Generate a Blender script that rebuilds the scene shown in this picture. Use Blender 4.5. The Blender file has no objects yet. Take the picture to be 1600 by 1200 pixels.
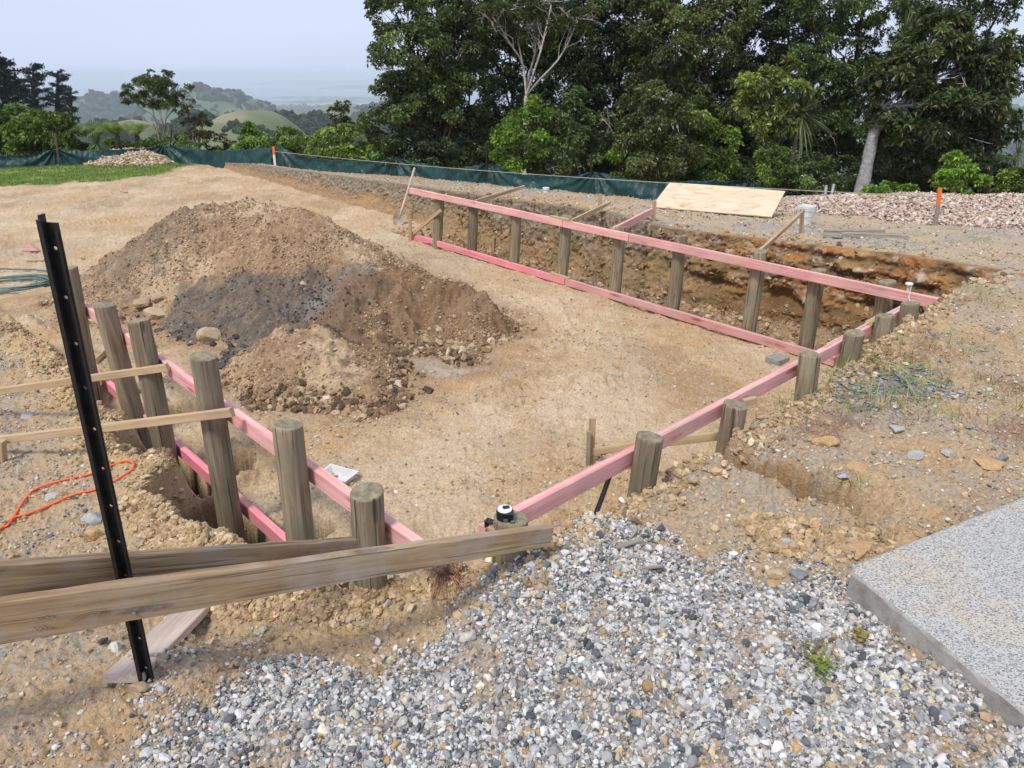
import bpy, math, random
import numpy as np
from mathutils import Vector, Matrix

random.seed(7)
RNG = np.random.default_rng(7)
R = math.radians
scene = bpy.context.scene
COL = scene.collection

# ------------------------------------------------------------------ camera, light, exposure
CAMZ, PITCH, FPX = 1.65, R(23.6), 1109.0
cd = bpy.data.cameras.new('camera'); cam = bpy.data.objects.new('camera', cd); COL.objects.link(cam)
cam.location = (0, 0, CAMZ); cam.rotation_euler = (R(90) - PITCH, 0, 0)
cd.sensor_fit = 'HORIZONTAL'; cd.sensor_width = 36.0; cd.lens = 36.0 * FPX / 1600.0
cd.clip_start = 0.05; cd.clip_end = 80000
scene.camera = cam
SUN_EL, SUN_AZ = 56, 215          # degrees; azimuth clockwise from +Y (view direction): behind the camera, to the left
w = bpy.data.worlds.new('World'); scene.world = w; w.use_nodes = True
nt = w.node_tree; nt.nodes.clear()
sky = nt.nodes.new('ShaderNodeTexSky'); sky.sky_type = 'NISHITA'; sky.sun_disc = False
sky.sun_elevation = R(SUN_EL); sky.sun_rotation = R(SUN_AZ)
sky.air_density = 1.0; sky.dust_density = 2.0; sky.ozone_density = 1.0
# high thin overcast: a pale veil laid over the clear sky
tcw = nt.nodes.new('ShaderNodeTexCoord'); mpw = nt.nodes.new('ShaderNodeMapping'); mpw.inputs['Scale'].default_value = (1.5, 1.5, 7)
nzw = nt.nodes.new('ShaderNodeTexNoise'); nzw.inputs['Scale'].default_value = 1.6; nzw.inputs['Detail'].default_value = 5
rmw = nt.nodes.new('ShaderNodeMapRange'); rmw.inputs[1].default_value = .3; rmw.inputs[2].default_value = .7; rmw.inputs[3].default_value = .80; rmw.inputs[4].default_value = .92
mxw = nt.nodes.new('ShaderNodeMix'); mxw.data_type = 'RGBA'
mxw.inputs[7].default_value = (5.15, 5.75, 7.6, 1)
bg = nt.nodes.new('ShaderNodeBackground'); bg.inputs['Strength'].default_value = 0.10
ow = nt.nodes.new('ShaderNodeOutputWorld')
L = nt.links.new
L(tcw.outputs['Generated'], mpw.inputs[0]); L(mpw.outputs[0], nzw.inputs['Vector']); L(nzw.outputs[0], rmw.inputs[0])
L(rmw.outputs[0], mxw.inputs[0]); L(sky.outputs[0], mxw.inputs[6]); L(mxw.outputs[2], bg.inputs[0]); L(bg.outputs[0], ow.inputs[0])
sl = bpy.data.lights.new('sun', 'SUN'); so = bpy.data.objects.new('sun', sl); COL.objects.link(so)
sl.energy = 2.1; sl.angle = R(11); sl.color = (1.0, .95, .87)
_a = R(SUN_AZ); sd = Vector((math.sin(_a) * math.cos(R(SUN_EL)), math.cos(_a) * math.cos(R(SUN_EL)), math.sin(R(SUN_EL))))
so.rotation_euler = sd.to_track_quat('Z', 'Y').to_euler(); so.location = (0, -5, 30)
vs = scene.view_settings
vs.view_transform = 'Standard'; vs.look = 'None'; vs.exposure = 0.50; vs.gamma = 1; vs.use_curve_mapping = False
scene.cycles.volume_bounces = 3
scene.cycles.max_bounces = 6

# ------------------------------------------------------------------ helpers: picture geometry
cp, sp_ = math.cos(PITCH), math.sin(PITCH)
def ray(px, py):
    u = (px - 800) / FPX; v = (py - 600) / FPX
    return np.array([u, cp - v * sp_, -sp_ - v * cp])
def PZ(px, py, z):
    d = ray(px, py); t = (z - CAMZ) / d[2]
    return np.array([d[0] * t, d[1] * t, z])
def PY(px, py, Y):
    d = ray(px, py); t = Y / d[1]
    return np.array([d[0] * t, Y, CAMZ + d[2] * t])
def proj(p):
    x, y, z = p[0], p[1], p[2] - CAMZ
    dep = y * cp - z * sp_; dn = -y * sp_ - z * cp
    return 800 + FPX * x / dep, 600 + FPX * dn / dep
def depth(px, py, Y):
    return Y / ray(px, py)[1]

# ------------------------------------------------------------------ helpers: noise
def _hash(ix, iy, seed):
    h = (ix.astype(np.int64) * 374761393 + iy.astype(np.int64) * 668265263 + seed * 974634777) & 0xFFFFFFFF
    h = ((h ^ (h >> 13)) * 1274126177) & 0xFFFFFFFF
    return (h ^ (h >> 16)) & 0xFFFFFFFF
def gnoise(x, y, seed=0):
    x = np.asarray(x, float); y = np.asarray(y, float)
    x0 = np.floor(x); y0 = np.floor(y); fx = x - x0; fy = y - y0
    u = fx * fx * fx * (fx * (fx * 6 - 15) + 10); v = fy * fy * fy * (fy * (fy * 6 - 15) + 10)
    def g(dx, dy):
        a = _hash(x0 + dx, y0 + dy, seed) * (2 * math.pi / 4294967296.0)
        return np.cos(a) * (fx - dx) + np.sin(a) * (fy - dy)
    n0 = g(0, 0) * (1 - u) + g(1, 0) * u; n1 = g(0, 1) * (1 - u) + g(1, 1) * u
    return (n0 * (1 - v) + n1 * v) * 1.5
def fbm(x, y, oct=4, f=1.0, seed=0, gain=.5):
    s = 0; a = 1.0
    for o in range(oct):
        s = s + a * gnoise(x * f + 17.3 * o, y * f - 9.1 * o, seed + o); a *= gain; f *= 2.03
    return s
def sst(a, b, x):
    t = np.clip((x - a) / (b - a), 0, 1); return t * t * (3 - 2 * t)
def lerp(a, b, t): return a + (b - a) * t
def mixc(c, c2, t):
    return c + (np.asarray(c2, float) - c) * np.asarray(t)[..., None]
def polydist(x, y, pts):
    """distance to a polyline, arc length along it"""
    best = np.full(np.shape(x), 1e9); S = np.zeros(np.shape(x)); acc = 0
    for (ax, ay), (bx, by) in zip(pts[:-1], pts[1:]):
        dx, dy = bx - ax, by - ay; l2 = dx * dx + dy * dy + 1e-12; l = math.sqrt(l2)
        t = np.clip(((x - ax) * dx + (y - ay) * dy) / l2, 0, 1)
        d = np.hypot(x - ax - t * dx, y - ay - t * dy); m = d < best
        best = np.where(m, d, best); S = np.where(m, acc + t * l, S); acc += l
    return best, S
def inpoly(x, y, poly):
    ins = np.zeros(np.shape(x), bool); n = len(poly)
    for i in range(n):
        ax, ay = poly[i][:2]; bx, by = poly[(i + 1) % n][:2]
        c = ((ay > y) != (by > y)) & (x < (bx - ax) * (y - ay) / (by - ay + 1e-12) + ax)
        ins ^= c
    return ins
def polymask(x, y, poly, soft, wob=0, seed=5, wf=2.0):
    """1 inside, 0 outside, soft edge with a wobble, all in metres"""
    d, _ = polydist(x, y, [tuple(p[:2]) for p in poly] + [tuple(poly[0][:2])])
    s = np.where(inpoly(x, y, poly), d, -d)
    if wob: s = s + wob * fbm(x, y, 4, wf, seed)
    return sst(-soft, soft, s)

# ------------------------------------------------------------------ helpers: scene objects
def tag(o, label=None, cat=None, group=None, kind=None):
    if label: o['label'] = label
    if cat: o['category'] = cat
    if group: o['group'] = group
    if kind: o['kind'] = kind
    return o
def empty(name, loc, rz=0):
    o = bpy.data.objects.new(name, None); COL.objects.link(o); o.location = tuple(float(v) for v in loc); o.rotation_euler = (0, 0, rz)
    o.empty_display_size = .1
    return o
def setparent(o, p):
    """child keeps its world place"""
    bpy.context.view_layer.update()
    o.parent = p; o.matrix_parent_inverse = p.matrix_world.inverted()
def mesh_np(name, V, F, mat, color=None, smooth=False, parent=None, matrix=None, fmat=None):
    """V (n,3); F (m,k) int array of tris or quads, or a list of such arrays"""
    me = bpy.data.meshes.new(name)
    V = np.asarray(V, np.float32)
    Fs = F if isinstance(F, list) else [F]
    Fs = [np.asarray(f, np.int32) for f in Fs if len(f)]
    me.vertices.add(len(V)); me.vertices.foreach_set('co', V.ravel())
    nl = sum(f.size for f in Fs); nf = sum(len(f) for f in Fs)
    me.loops.add(nl); me.loops.foreach_set('vertex_index', np.concatenate([f.ravel() for f in Fs]))
    tot = np.concatenate([np.full(len(f), f.shape[1], np.int32) for f in Fs])
    st = np.concatenate([[0], np.cumsum(tot)[:-1]]).astype(np.int32)
    me.polygons.add(nf); me.polygons.foreach_set('loop_start', st); me.polygons.foreach_set('loop_total', tot)
    me.polygons.foreach_set('use_smooth', np.full(nf, bool(smooth)))
    for m in (mat if isinstance(mat, (list, tuple)) else [mat]): me.materials.append(m)
    if fmat is not None: me.polygons.foreach_set('material_index', np.asarray(fmat, np.int32))
    me.update(calc_edges=True)
    if color is not None:
        c = np.asarray(color, np.float32)
        if c.shape[1] == 3: c = np.hstack([c, np.ones((len(c), 1), np.float32)])
        at = me.color_attributes.new('Col', 'FLOAT_COLOR', 'POINT'); at.data.foreach_set('color', c.ravel())
    o = bpy.data.objects.new(name, me); COL.objects.link(o)
    if matrix is not None: o.matrix_world = matrix
    if parent is not None: setparent(o, parent)
    return o
class MB:
    """collects boxes, tubes and lathes for ONE mesh object"""
    def __init__(s): s.V = []; s.F3 = []; s.F4 = []; s.n = 0; s.C = []; s.cc = (1, 1, 1)
    def add(s, V, F4=(), F3=()):
        V = np.asarray(V, float)
        s.V.append(V); s.C.append(np.tile(np.asarray(s.cc, float), (len(V), 1)))
        if len(F4): s.F4.append(np.asarray(F4) + s.n)
        if len(F3): s.F3.append(np.asarray(F3) + s.n)
        s.n += len(V)
    def box(s, c, dim, M=None):
        hx, hy, hz = [d / 2 for d in dim]; b = min(hx, hy, hz) * .12
        # bevelled box: 24 verts
        V = []; 
        for sx in (-1, 1):
            for sy in (-1, 1):
                for sz in (-1, 1):
                    V += [(sx * hx, sy * (hy - b), sz * (hz - b)), (sx * (hx - b), sy * hy, sz * (hz - b)), (sx * (hx - b), sy * (hy - b), sz * hz)]
        V = np.array(V)
        def i(sx, sy, sz, k): return ((sx > 0) * 4 + (sy > 0) * 2 + (sz > 0)) * 3 + k
        F4 = []; F3 = []
        for q in (-1, 1):
            a = [i(q, -1, -1, 0), i(q, 1, -1, 0), i(q, 1, 1, 0), i(q, -1, 1, 0)]; F4.append(a if q > 0 else a[::-1])
            a = [i(-1, q, -1, 1), i(1, q, -1, 1), i(1, q, 1, 1), i(-1, q, 1, 1)]; F4.append(a if q < 0 else a[::-1])
            a = [i(-1, -1, q, 2), i(1, -1, q, 2), i(1, 1, q, 2), i(-1, 1, q, 2)]; F4.append(a if q > 0 else a[::-1])
        for a in (-1, 1):
            for b_ in (-1, 1):
                F4.append([i(a, b_, -1, 0), i(a, b_, 1, 0), i(a, b_, 1, 1), i(a, b_, -1, 1)])
                F4.append([i(a, -1, b_, 0), i(a, 1, b_, 0), i(a, 1, b_, 2), i(a, -1, b_, 2)])
                F4.append([i(-1, a, b_, 1), i(1, a, b_, 1), i(1, a, b_, 2), i(-1, a, b_, 2)])
        for sx in (-1, 1):
            for sy in (-1, 1):
                for sz in (-1, 1): F3.append([i(sx, sy, sz, 0), i(sx, sy, sz, 1), i(sx, sy, sz, 2)])
        if M is not None: V = V @ np.array(M)[:3, :3].T
        s.add(V + np.asarray(c, float), F4, F3)
    def tube(s, pts, rad, n=8, cap=True, flat=1.0):
        P = np.asarray(pts, float); m = len(P); rad = np.broadcast_to(np.asarray(rad, float), (m,))
        T = np.gradient(P, axis=0); T /= np.linalg.norm(T, axis=1)[:, None] + 1e-12
        up = np.array([0, 0, 1.0]) if abs(T[0, 2]) < .9 else np.array([1.0, 0, 0])
        V = []
        A = np.cross(up, T[0]); A /= np.linalg.norm(A)
        ang = np.linspace(0, 2 * math.pi, n, endpoint=False)
        for k in range(m):
            A = A - T[k] * A.dot(T[k]); A /= np.linalg.norm(A) + 1e-12; B = np.cross(T[k], A)
            V.append(P[k] + rad[k] * (np.cos(ang)[:, None] * A + flat * np.sin(ang)[:, None] * B))
        V = np.vstack(V); F = []
        a = np.arange(n); b = (a + 1) % n
        for k in range(m - 1): F.append(np.stack([k * n + a, k * n + b, (k + 1) * n + b, (k + 1) * n + a], 1))
        F = np.vstack(F); F3 = []
        if cap:
            V = np.vstack([V, P[0], P[-1]])
            F3 = np.vstack([np.stack([b, a, np.full(n, m * n)], 1), np.stack([(m - 1) * n + a, (m - 1) * n + b, np.full(n, m * n + 1)], 1)])
        s.add(V, F, F3)
    def lathe(s, prof, c=(0, 0, 0), n=24, M=None):
        prof = np.asarray(prof, float); m = len(prof); ang = np.linspace(0, 2 * math.pi, n, endpoint=False)
        V = np.concatenate([np.stack([p[0] * np.cos(ang), p[0] * np.sin(ang), np.full(n, p[1])], 1) for p in prof])
        a = np.arange(n); b = (a + 1) % n
        F = np.vstack([np.stack([k * n + a, k * n + b, (k + 1) * n + b, (k + 1) * n + a], 1) for k in range(m - 1)])
        if M is not None: V = V @ np.array(M)[:3, :3].T
        s.add(V + np.asarray(c, float), F)
    def build(s, name, mat, parent=None, smooth=False, matrix=None, origin=None, color=False):
        V = np.vstack(s.V)
        if origin is not None:
            V = V - np.asarray(origin, float); matrix = Matrix.Translation(Vector([float(v) for v in origin]))
        F = []
        if s.F4: F.append(np.vstack(s.F4))
        if s.F3: F.append(np.vstack(s.F3))
        return mesh_np(name, V, F, mat, color=np.vstack(s.C) if color else None, smooth=smooth, parent=parent, matrix=matrix)

# ------------------------------------------------------------------ materials
def newmat(name):
    m = bpy.data.materials.new(name); m.use_nodes = True; nt = m.node_tree
    b = nt.nodes['Principled BSDF']; return m, nt, b, nt.links.new
def N(nt, t, **kw):
    n = nt.nodes.new(t)
    for k, v in kw.items():
        if k.startswith('i_'): n.inputs[k[2:].replace('_', ' ')].default_value = v
        else: setattr(n, k, v)
    return n
def ramp(nt, stops):
    r = nt.nodes.new('ShaderNodeValToRGB'); e = r.color_ramp.elements
    while len(e) < len(stops): e.new(.5)
    for q, (p, c) in zip(e, stops): q.position = p; q.color = (*c, 1) if len(c) == 3 else c
    return r
def m_vcol(name, rough=.95, spec=.2, nscale=40, namp=.35, bumps=((60, .5, .01),), coat=0, trans=0, hue=0):
    """base colour = the thing's own colour attribute, broken up by fine noise"""
    m, nt, b, L = newmat(name)
    vc = N(nt, 'ShaderNodeVertexColor', layer_name='Col'); tc = N(nt, 'ShaderNodeTexCoord')
    nz = N(nt, 'ShaderNodeTexNoise', i_Scale=nscale, i_Detail=6.0, i_Roughness=.7); L(tc.outputs['Object'], nz.inputs['Vector'])
    mr = N(nt, 'ShaderNodeMapRange'); mr.inputs[1].default_value = .25; mr.inputs[2].default_value = .75
    mr.inputs[3].default_value = 1 - namp; mr.inputs[4].default_value = 1 + namp; L(nz.outputs[0], mr.inputs[0])
    mx = N(nt, 'ShaderNodeVectorMath', operation='SCALE'); L(vc.outputs[0], mx.inputs[0]); L(mr.outputs[0], mx.inputs['Scale'])
    L(mx.outputs[0], b.inputs['Base Color']); b.inputs['Roughness'].default_value = rough; b.inputs['Specular IOR Level'].default_value = spec
    last = None
    for sc, st, dist in bumps:
        n2 = N(nt, 'ShaderNodeTexNoise', i_Scale=float(sc), i_Detail=5.0, i_Roughness=.65); L(tc.outputs['Object'], n2.inputs['Vector'])
        bp = N(nt, 'ShaderNodeBump', i_Strength=st, i_Distance=dist); L(n2.outputs[0], bp.inputs['Height'])
        if last: L(last.outputs[0], bp.inputs['Normal'])
        last = bp
    if last: L(last.outputs[0], b.inputs['Normal'])
    if trans:
        tr = N(nt, 'ShaderNodeBsdfTranslucent'); ms = N(nt, 'ShaderNodeMixShader'); ms.inputs[0].default_value = trans
        sc2 = N(nt, 'ShaderNodeVectorMath', operation='MULTIPLY'); sc2.inputs[1].default_value = (1.25, 1.35, .6); L(mx.outputs[0], sc2.inputs[0]); L(sc2.outputs[0], tr.inputs[0])
        L(b.outputs[0], ms.inputs[1]); L(tr.outputs[0], ms.inputs[2]); L(ms.outputs[0], nt.nodes['Material Output'].inputs[0])
    return m
def m_wood(name, c1, c2, c3, along='X', gs=(1.2, 26, 26), knots=0, knotc=(.2, .07, .05), rough=.8, bump=.25, stain=None, cracks=0):
    m, nt, b, L = newmat(name)
    tc = N(nt, 'ShaderNodeTexCoord'); mp = N(nt, 'ShaderNodeMapping')
    sc = dict(X=(gs[0], gs[1], gs[2]), Z=(gs[1], gs[2], gs[0]))[along]; mp.inputs['Scale'].default_value = sc
    oi = N(nt, 'ShaderNodeObjectInfo'); ad = N(nt, 'ShaderNodeVectorMath', operation='ADD')
    sx = N(nt, 'ShaderNodeVectorMath', operation='SCALE'); sx.inputs[0].default_value = (31, 17, 23); L(oi.outputs['Random'], sx.inputs['Scale'])
    L(tc.outputs['Object'], mp.inputs[0]); L(mp.outputs[0], ad.inputs[0]); L(sx.outputs[0], ad.inputs[1])
    n1 = N(nt, 'ShaderNodeTexNoise', i_Scale=1.0, i_Detail=6.0, i_Roughness=.6, i_Distortion=1.2); L(ad.outputs[0], n1.inputs['Vector'])
    r = ramp(nt, [(.3, c1), (.5, c2), (.7, c3)]); L(n1.outputs[0], r.inputs[0])
    n2 = N(nt, 'ShaderNodeTexNoise', i_Scale=2.2, i_Detail=4.0); L(tc.outputs['Object'], n2.inputs['Vector'])
    mr = N(nt, 'ShaderNodeMapRange'); mr.inputs[1].default_value = .3; mr.inputs[2].default_value = .7; mr.inputs[3].default_value = .78; mr.inputs[4].default_value = 1.15; L(n2.outputs[0], mr.inputs[0])
    mx = N(nt, 'ShaderNodeVectorMath', operation='SCALE'); L(r.outputs[0], mx.inputs[0]); L(mr.outputs[0], mx.inputs['Scale'])
    out = mx.outputs[0]
    if knots:
        mk = N(nt, 'ShaderNodeMapping'); ks = dict(X=(2.1, 11, 11), Z=(11, 11, 2.1))[along]; mk.inputs['Scale'].default_value = ks
        L(tc.outputs['Object'], mk.inputs[0]); a2 = N(nt, 'ShaderNodeVectorMath', operation='ADD'); L(mk.outputs[0], a2.inputs[0]); L(sx.outputs[0], a2.inputs[1])
        vo = N(nt, 'ShaderNodeTexVoronoi', i_Scale=1.0); L(a2.outputs[0], vo.inputs['Vector'])
        kr = ramp(nt, [(.0, (1, 1, 1)), (knots, (.6, .6, .6)), (knots * 1.5, (0, 0, 0))]); L(vo.outputs['Distance'], kr.inputs[0])
        mm = N(nt, 'ShaderNodeMix', data_type='RGBA'); L(kr.outputs[0], mm.inputs[0]); L(out, mm.inputs[6]); mm.inputs[7].default_value = (*knotc, 1); out = mm.outputs[2]
    if stain:
        n3 = N(nt, 'ShaderNodeTexNoise', i_Scale=3.5, i_Detail=7.0, i_Roughness=.7); L(tc.outputs['Object'], n3.inputs['Vector'])
        a3 = N(nt, 'ShaderNodeVectorMath', operation='ADD'); L(tc.outputs['Object'], a3.inputs[0]); L(sx.outputs[0], a3.inputs[1]); L(a3.outputs[0], n3.inputs['Vector'])
        rr = ramp(nt, [(.45, (0, 0, 0)), (.68, (1, 1, 1))]); L(n3.outputs[0], rr.inputs[0])
        mm = N(nt, 'ShaderNodeMix', data_type='RGBA'); L(rr.outputs[0], mm.inputs[0]); L(out, mm.inputs[6]); mm.inputs[7].default_value = (*stain, 1); out = mm.outputs[2]
    if cracks:
        mc = N(nt, 'ShaderNodeMapping'); mc.inputs['Scale'].default_value = dict(X=(1.3, 70, 70), Z=(70, 70, 1.3))[along]; L(tc.outputs['Object'], mc.inputs[0])
        a4 = N(nt, 'ShaderNodeVectorMath', operation='ADD'); L(mc.outputs[0], a4.inputs[0]); L(sx.outputs[0], a4.inputs[1]); n4 = N(nt, 'ShaderNodeTexNoise', i_Scale=1.0, i_Detail=3.0, i_Roughness=.5); L(a4.outputs[0], n4.inputs['Vector'])
        r4 = ramp(nt, [(.60, (0, 0, 0)), (.66, (cracks, cracks, cracks))]); L(n4.outputs[0], r4.inputs[0]); mm = N(nt, 'ShaderNodeMix', data_type='RGBA'); L(r4.outputs[0], mm.inputs[0]); L(out, mm.inputs[6]); mm.inputs[7].default_value = (c1[0] * .3, c1[1] * .3, c1[2] * .3, 1); out = mm.outputs[2]
    if cracks:
        tm = N(nt, 'ShaderNodeMapRange'); tm.inputs[3].default_value = .82; tm.inputs[4].default_value = 1.2; L(oi.outputs['Random'], tm.inputs[0]); tv = N(nt, 'ShaderNodeVectorMath', operation='SCALE'); L(out, tv.inputs[0]); L(tm.outputs[0], tv.inputs['Scale']); out = tv.outputs[0]
    L(out, b.inputs['Base Color']); b.inputs['Roughness'].default_value = rough; b.inputs['Specular IOR Level'].default_value = .25
    bp = N(nt, 'ShaderNodeBump', i_Strength=bump, i_Distance=.004); L(n1.outputs[0], bp.inputs['Height']); L(bp.outputs[0], b.inputs['Normal'])
    return m
def m_plain(name, c, rough=.6, metal=0, spec=.4, var=.15, nscale=12, bump=.1, bs=80):
    m, nt, b, L = newmat(name)
    tc = N(nt, 'ShaderNodeTexCoord'); nz = N(nt, 'ShaderNodeTexNoise', i_Scale=float(nscale), i_Detail=5.0); L(tc.outputs['Object'], nz.inputs['Vector'])
    r = ramp(nt, [(.3, tuple(v * (1 - var) for v in c)), (.7, tuple(min(1, v * (1 + var)) for v in c))]); L(nz.outputs[0], r.inputs[0]); L(r.outputs[0], b.inputs['Base Color'])
    b.inputs['Roughness'].default_value = rough; b.inputs['Metallic'].default_value = metal; b.inputs['Specular IOR Level'].default_value = spec
    n2 = N(nt, 'ShaderNodeTexNoise', i_Scale=float(bs), i_Detail=3.0); L(tc.outputs['Object'], n2.inputs['Vector'])
    bp = N(nt, 'ShaderNodeBump', i_Strength=bump, i_Distance=.003); L(n2.outputs[0], bp.inputs['Height']); L(bp.outputs[0], b.inputs['Normal'])
    return m
M = {}
M['ground'] = m_vcol('earth', nscale=60, namp=.40, bumps=((22, .6, .025), (110, .8, .010)))
M['bank'] = m_vcol('cut_earth', nscale=30, namp=.35, bumps=((16, .5, .03), (70, .6, .01)))
M['stone'] = m_vcol('stone', rough=.85, spec=.3, nscale=90, namp=.18, bumps=((120, .35, .003),))
M['clod'] = m_vcol('clod', rough=.97, spec=.1, nscale=60, namp=.25, bumps=((90, .5, .005),))
M['hill'] = m_vcol('hill', nscale=.05, namp=.2, bumps=())
M['leaf'] = m_vcol('leaf', rough=.38, spec=.5, nscale=3, namp=.2, bumps=(), trans=.22)
M['leafm'] = m_vcol('leaf_matt', rough=.6, spec=.3, nscale=3, namp=.2, bumps=(), trans=.25)
M['farleaf'] = m_vcol('far_leaf', rough=.9, spec=.1, nscale=.3, namp=.35, bumps=())
M['bark'] = m_vcol('bark', rough=.9, spec=.2, nscale=9, namp=.6, bumps=((22, .8, .03),))
M['pink'] = m_wood('pink_timber', (.58, .22, .21), (.70, .345, .325), (.78, .47, .42), gs=(1.0, 30, 30), knots=.16, knotc=(.36, .08, .06), bump=.25, stain=(.62, .40, .34), cracks=.22)
M['pink_low'] = m_wood('pink_timber_deep', (.64, .17, .22), (.71, .22, .27), (.77, .30, .34), gs=(1.0, 30, 30), knots=.16, knotc=(.33, .05, .07), bump=.25, stain=(.52, .28, .24), cracks=.25)
M['batten'] = m_wood('raw_pine', (.40, .27, .15), (.50, .36, .21), (.58, .44, .28), gs=(1.4, 40, 40), knots=.10, knotc=(.2, .10, .05), bump=.2)
M['board'] = m_wood('weathered_board', (.22, .14, .072), (.35, .24, .135), (.47, .355, .22), gs=(1.6, 22, 30), knots=.12, knotc=(.09, .05, .03), bump=.6, stain=(.36, .31, .25), cracks=.6)
M['plank'] = m_wood('pale_sawn_plank', (.46, .35, .27), (.58, .46, .37), (.64, .54, .45), gs=(2, 45, 45), bump=.5)
M['grey_timber'] = m_wood('grey_timber', (.22, .19, .15), (.32, .28, .22), (.40, .36, .30), gs=(2, 30, 30), bump=.3)
M['post'] = m_wood('round_post', (.145, .105, .065), (.255, .20, .13), (.37, .305, .21), along='Z', gs=(1.8, 34, 34), knots=.11, knotc=(.05, .035, .022), bump=.7, stain=(.20, .175, .12), cracks=.85)
M['postend'] = m_plain('post_end', (.24, .205, .13), rough=.9, var=.35, nscale=30, bump=.6)
M['black'] = m_plain('black_bitumen_steel', (.010, .010, .011), rough=.42, spec=.5, var=.4, nscale=25, bump=.25)
M['steel'] = m_plain('dull_steel', (.35, .35, .35), rough=.45, metal=.8, var=.3)
M['dsteel'] = m_plain('dark_steel', (.06, .055, .05), rough=.5, metal=.5, var=.4)
M['white'] = m_plain('white_plastic', (.72, .72, .70), rough=.45, var=.06)
M['blackp'] = m_plain('black_plastic', (.012, .012, .013), rough=.35, var=.2)
M['orange'] = m_plain('orange_paint', (.85, .17, .03), rough=.7, var=.12)
M['rope'] = m_plain('orange_rope', (.82, .13, .035), rough=.6, var=.15, nscale=60)
M['hose'] = m_plain('green_hose', (.10, .17, .14), rough=.45, var=.35)
M['string'] = m_plain('grey_cord', (.34, .35, .27), rough=.9, var=.2)
M['paver'] = m_plain('grey_concrete_block', (.27, .26, .24), rough=.9, var=.2, nscale=20, bump=.6)
M['galv'] = m_plain('galvanised_tube', (.34, .36, .37), rough=.5, metal=.3, var=.2)
# ------------------------------------------------------------------ the lie of the land
# far wall frame: E = right end of the upper far beam, s runs along the wall to the left, q away from the pit
E0 = PZ(1468, 466, 0)[:2]; F0 = PZ(640, 293, 0)[:2]
UW = (F0 - E0) / np.linalg.norm(F0 - E0); QW = np.array([-UW[1], UW[0]])
if QW[1] < 0: QW = -QW
C0 = PZ(750, 823, 0)[:2]; D0 = PZ(1430, 470, 0)[:2]
UR = (D0 - C0) / np.linalg.norm(D0 - C0); QR = np.array([UR[1], -UR[0]])      # towards the camera-side bank
A0 = PZ(664, 850, 0)[:2]; B0 = PZ(124, 468, 0)[:2]
UL = (B0 - A0) / np.linalg.norm(B0 - A0); QL = np.array([UL[1], -UL[0]])
if QL[0] > 0: QL = -QL
def sq(x, y): return (x - E0[0]) * UW[0] + (y - E0[1]) * UW[1], (x - E0[0]) * QW[0] + (y - E0[1]) * QW[1]
FLOOR = -.83
CTRL = [(235, 1065, -.12), (500, 1150, -.12), (900, 1180, -.12), (1300, 1130, -.12), (1480, 1130, -.075), (1600, 1180, -.05), (1650, 1230, -.05), (0, 1180, -.12), (0, 1010, -.2), (120, 930, -.28), (250, 900, -.33),
        (90, 830, -.38), (0, 780, -.42), (0, 680, -.47), (90, 640, -.5), (30, 590, -.55), (0, 540, -.66), (-150, 600, -.55), (-300, 700, -.45), (-200, 900, -.3), (0, 500, -.8),
        (360, 940, -.28), (450, 955, -.31), (560, 955, -.345), (640, 930, -.33), (700, 920, -.29), (760, 885, -.30), (795, 874, -.12), (850, 862, -.12), (900, 835, -.15), (660, 887, -.33), (592, 930, -.335), (1000, 800, -.2), (1200, 800, -.13), (1130, 700, -.2),
        (1260, 625, -.2), (1340, 590, -.15), (1420, 520, -.08), (1500, 480, -.03), (1570, 440, 0), (1650, 390, 0), (1500, 650, -.1), (1350, 700, -.13), (1700, 700, -.08), (1900, 900, -.1)]
CT = np.array([PZ(a, b, z) for a, b, z in CTRL])
def z_out(x, y):
    num = 0; den = 0
    for cx, cy, cz in CT:
        wgt = 1.0 / (((x - cx) ** 2 + (y - cy) ** 2) ** 1.6 + 2e-3); num = num + wgt * cz; den = den + wgt
    return num / den
def yfence(x): return np.interp(x, [-60, -9, -5, 3, 8, 14, 40], [22, 21.4, 19.3, 14.9, 13.0, 12.0, 12.0])
def z_terrace(x, y):
    s, q = sq(x, y)
    z = np.maximum(-.02 - .036 * s, FLOOR) - .062 * np.maximum(q - 1.2, 0)
    z = np.maximum(z, FLOOR - .03) + .10 * sst(3.5, 5, s) * sst(21, 17, s) * sst(2.0, 1.2, q)
    return np.minimum(z, .03)
def qbank(s):
    return np.interp(s, [-3, -.9, .0, 1.0, 2.0, 3.5, 6, 9, 20], [.55, .75, 1.55, 1.62, 1.45, 1.2, 1.1, 1.1, 1.1])
# holes dug for the poles, on the left wall and behind the far wall: (x, y, radius, depth of bottom)
HOLES = []
def _h(px, py, z, r): p = PZ(px, py, z); HOLES.append((p[0], p[1], r, z))
_h(284, 745, -1.40, .19); _h(236, 688, -1.3, .14); _h(380, 828, -1.36, .19); _h(495, 925, -1.2, .16); HOLES.append((-.79, 2.61, .19, -.80)); _h(158, 600, -1.1, .13)
for _px, _py in ((686, 378), (738, 390), (803, 408), (878, 428), (958, 452), (1046, 478), (1166, 512), (1254, 548)):
    p = PZ(_px, _py, -1.05); HOLES.append((p[0], p[1], .15, -1.08))
GROOVE = [tuple(PZ(a, b, -.2 + .08 * (a - 1095) / 330)[:2]) for a, b in ((1095, 705), (1140, 722), (1200, 745), (1270, 772), (1340, 795), (1420, 806))]
LTR = [tuple(PZ(a, b, -.75)[:2]) for a, b in ((20, 505), (55, 530), (85, 550), (118, 575), (150, 605))]
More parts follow.
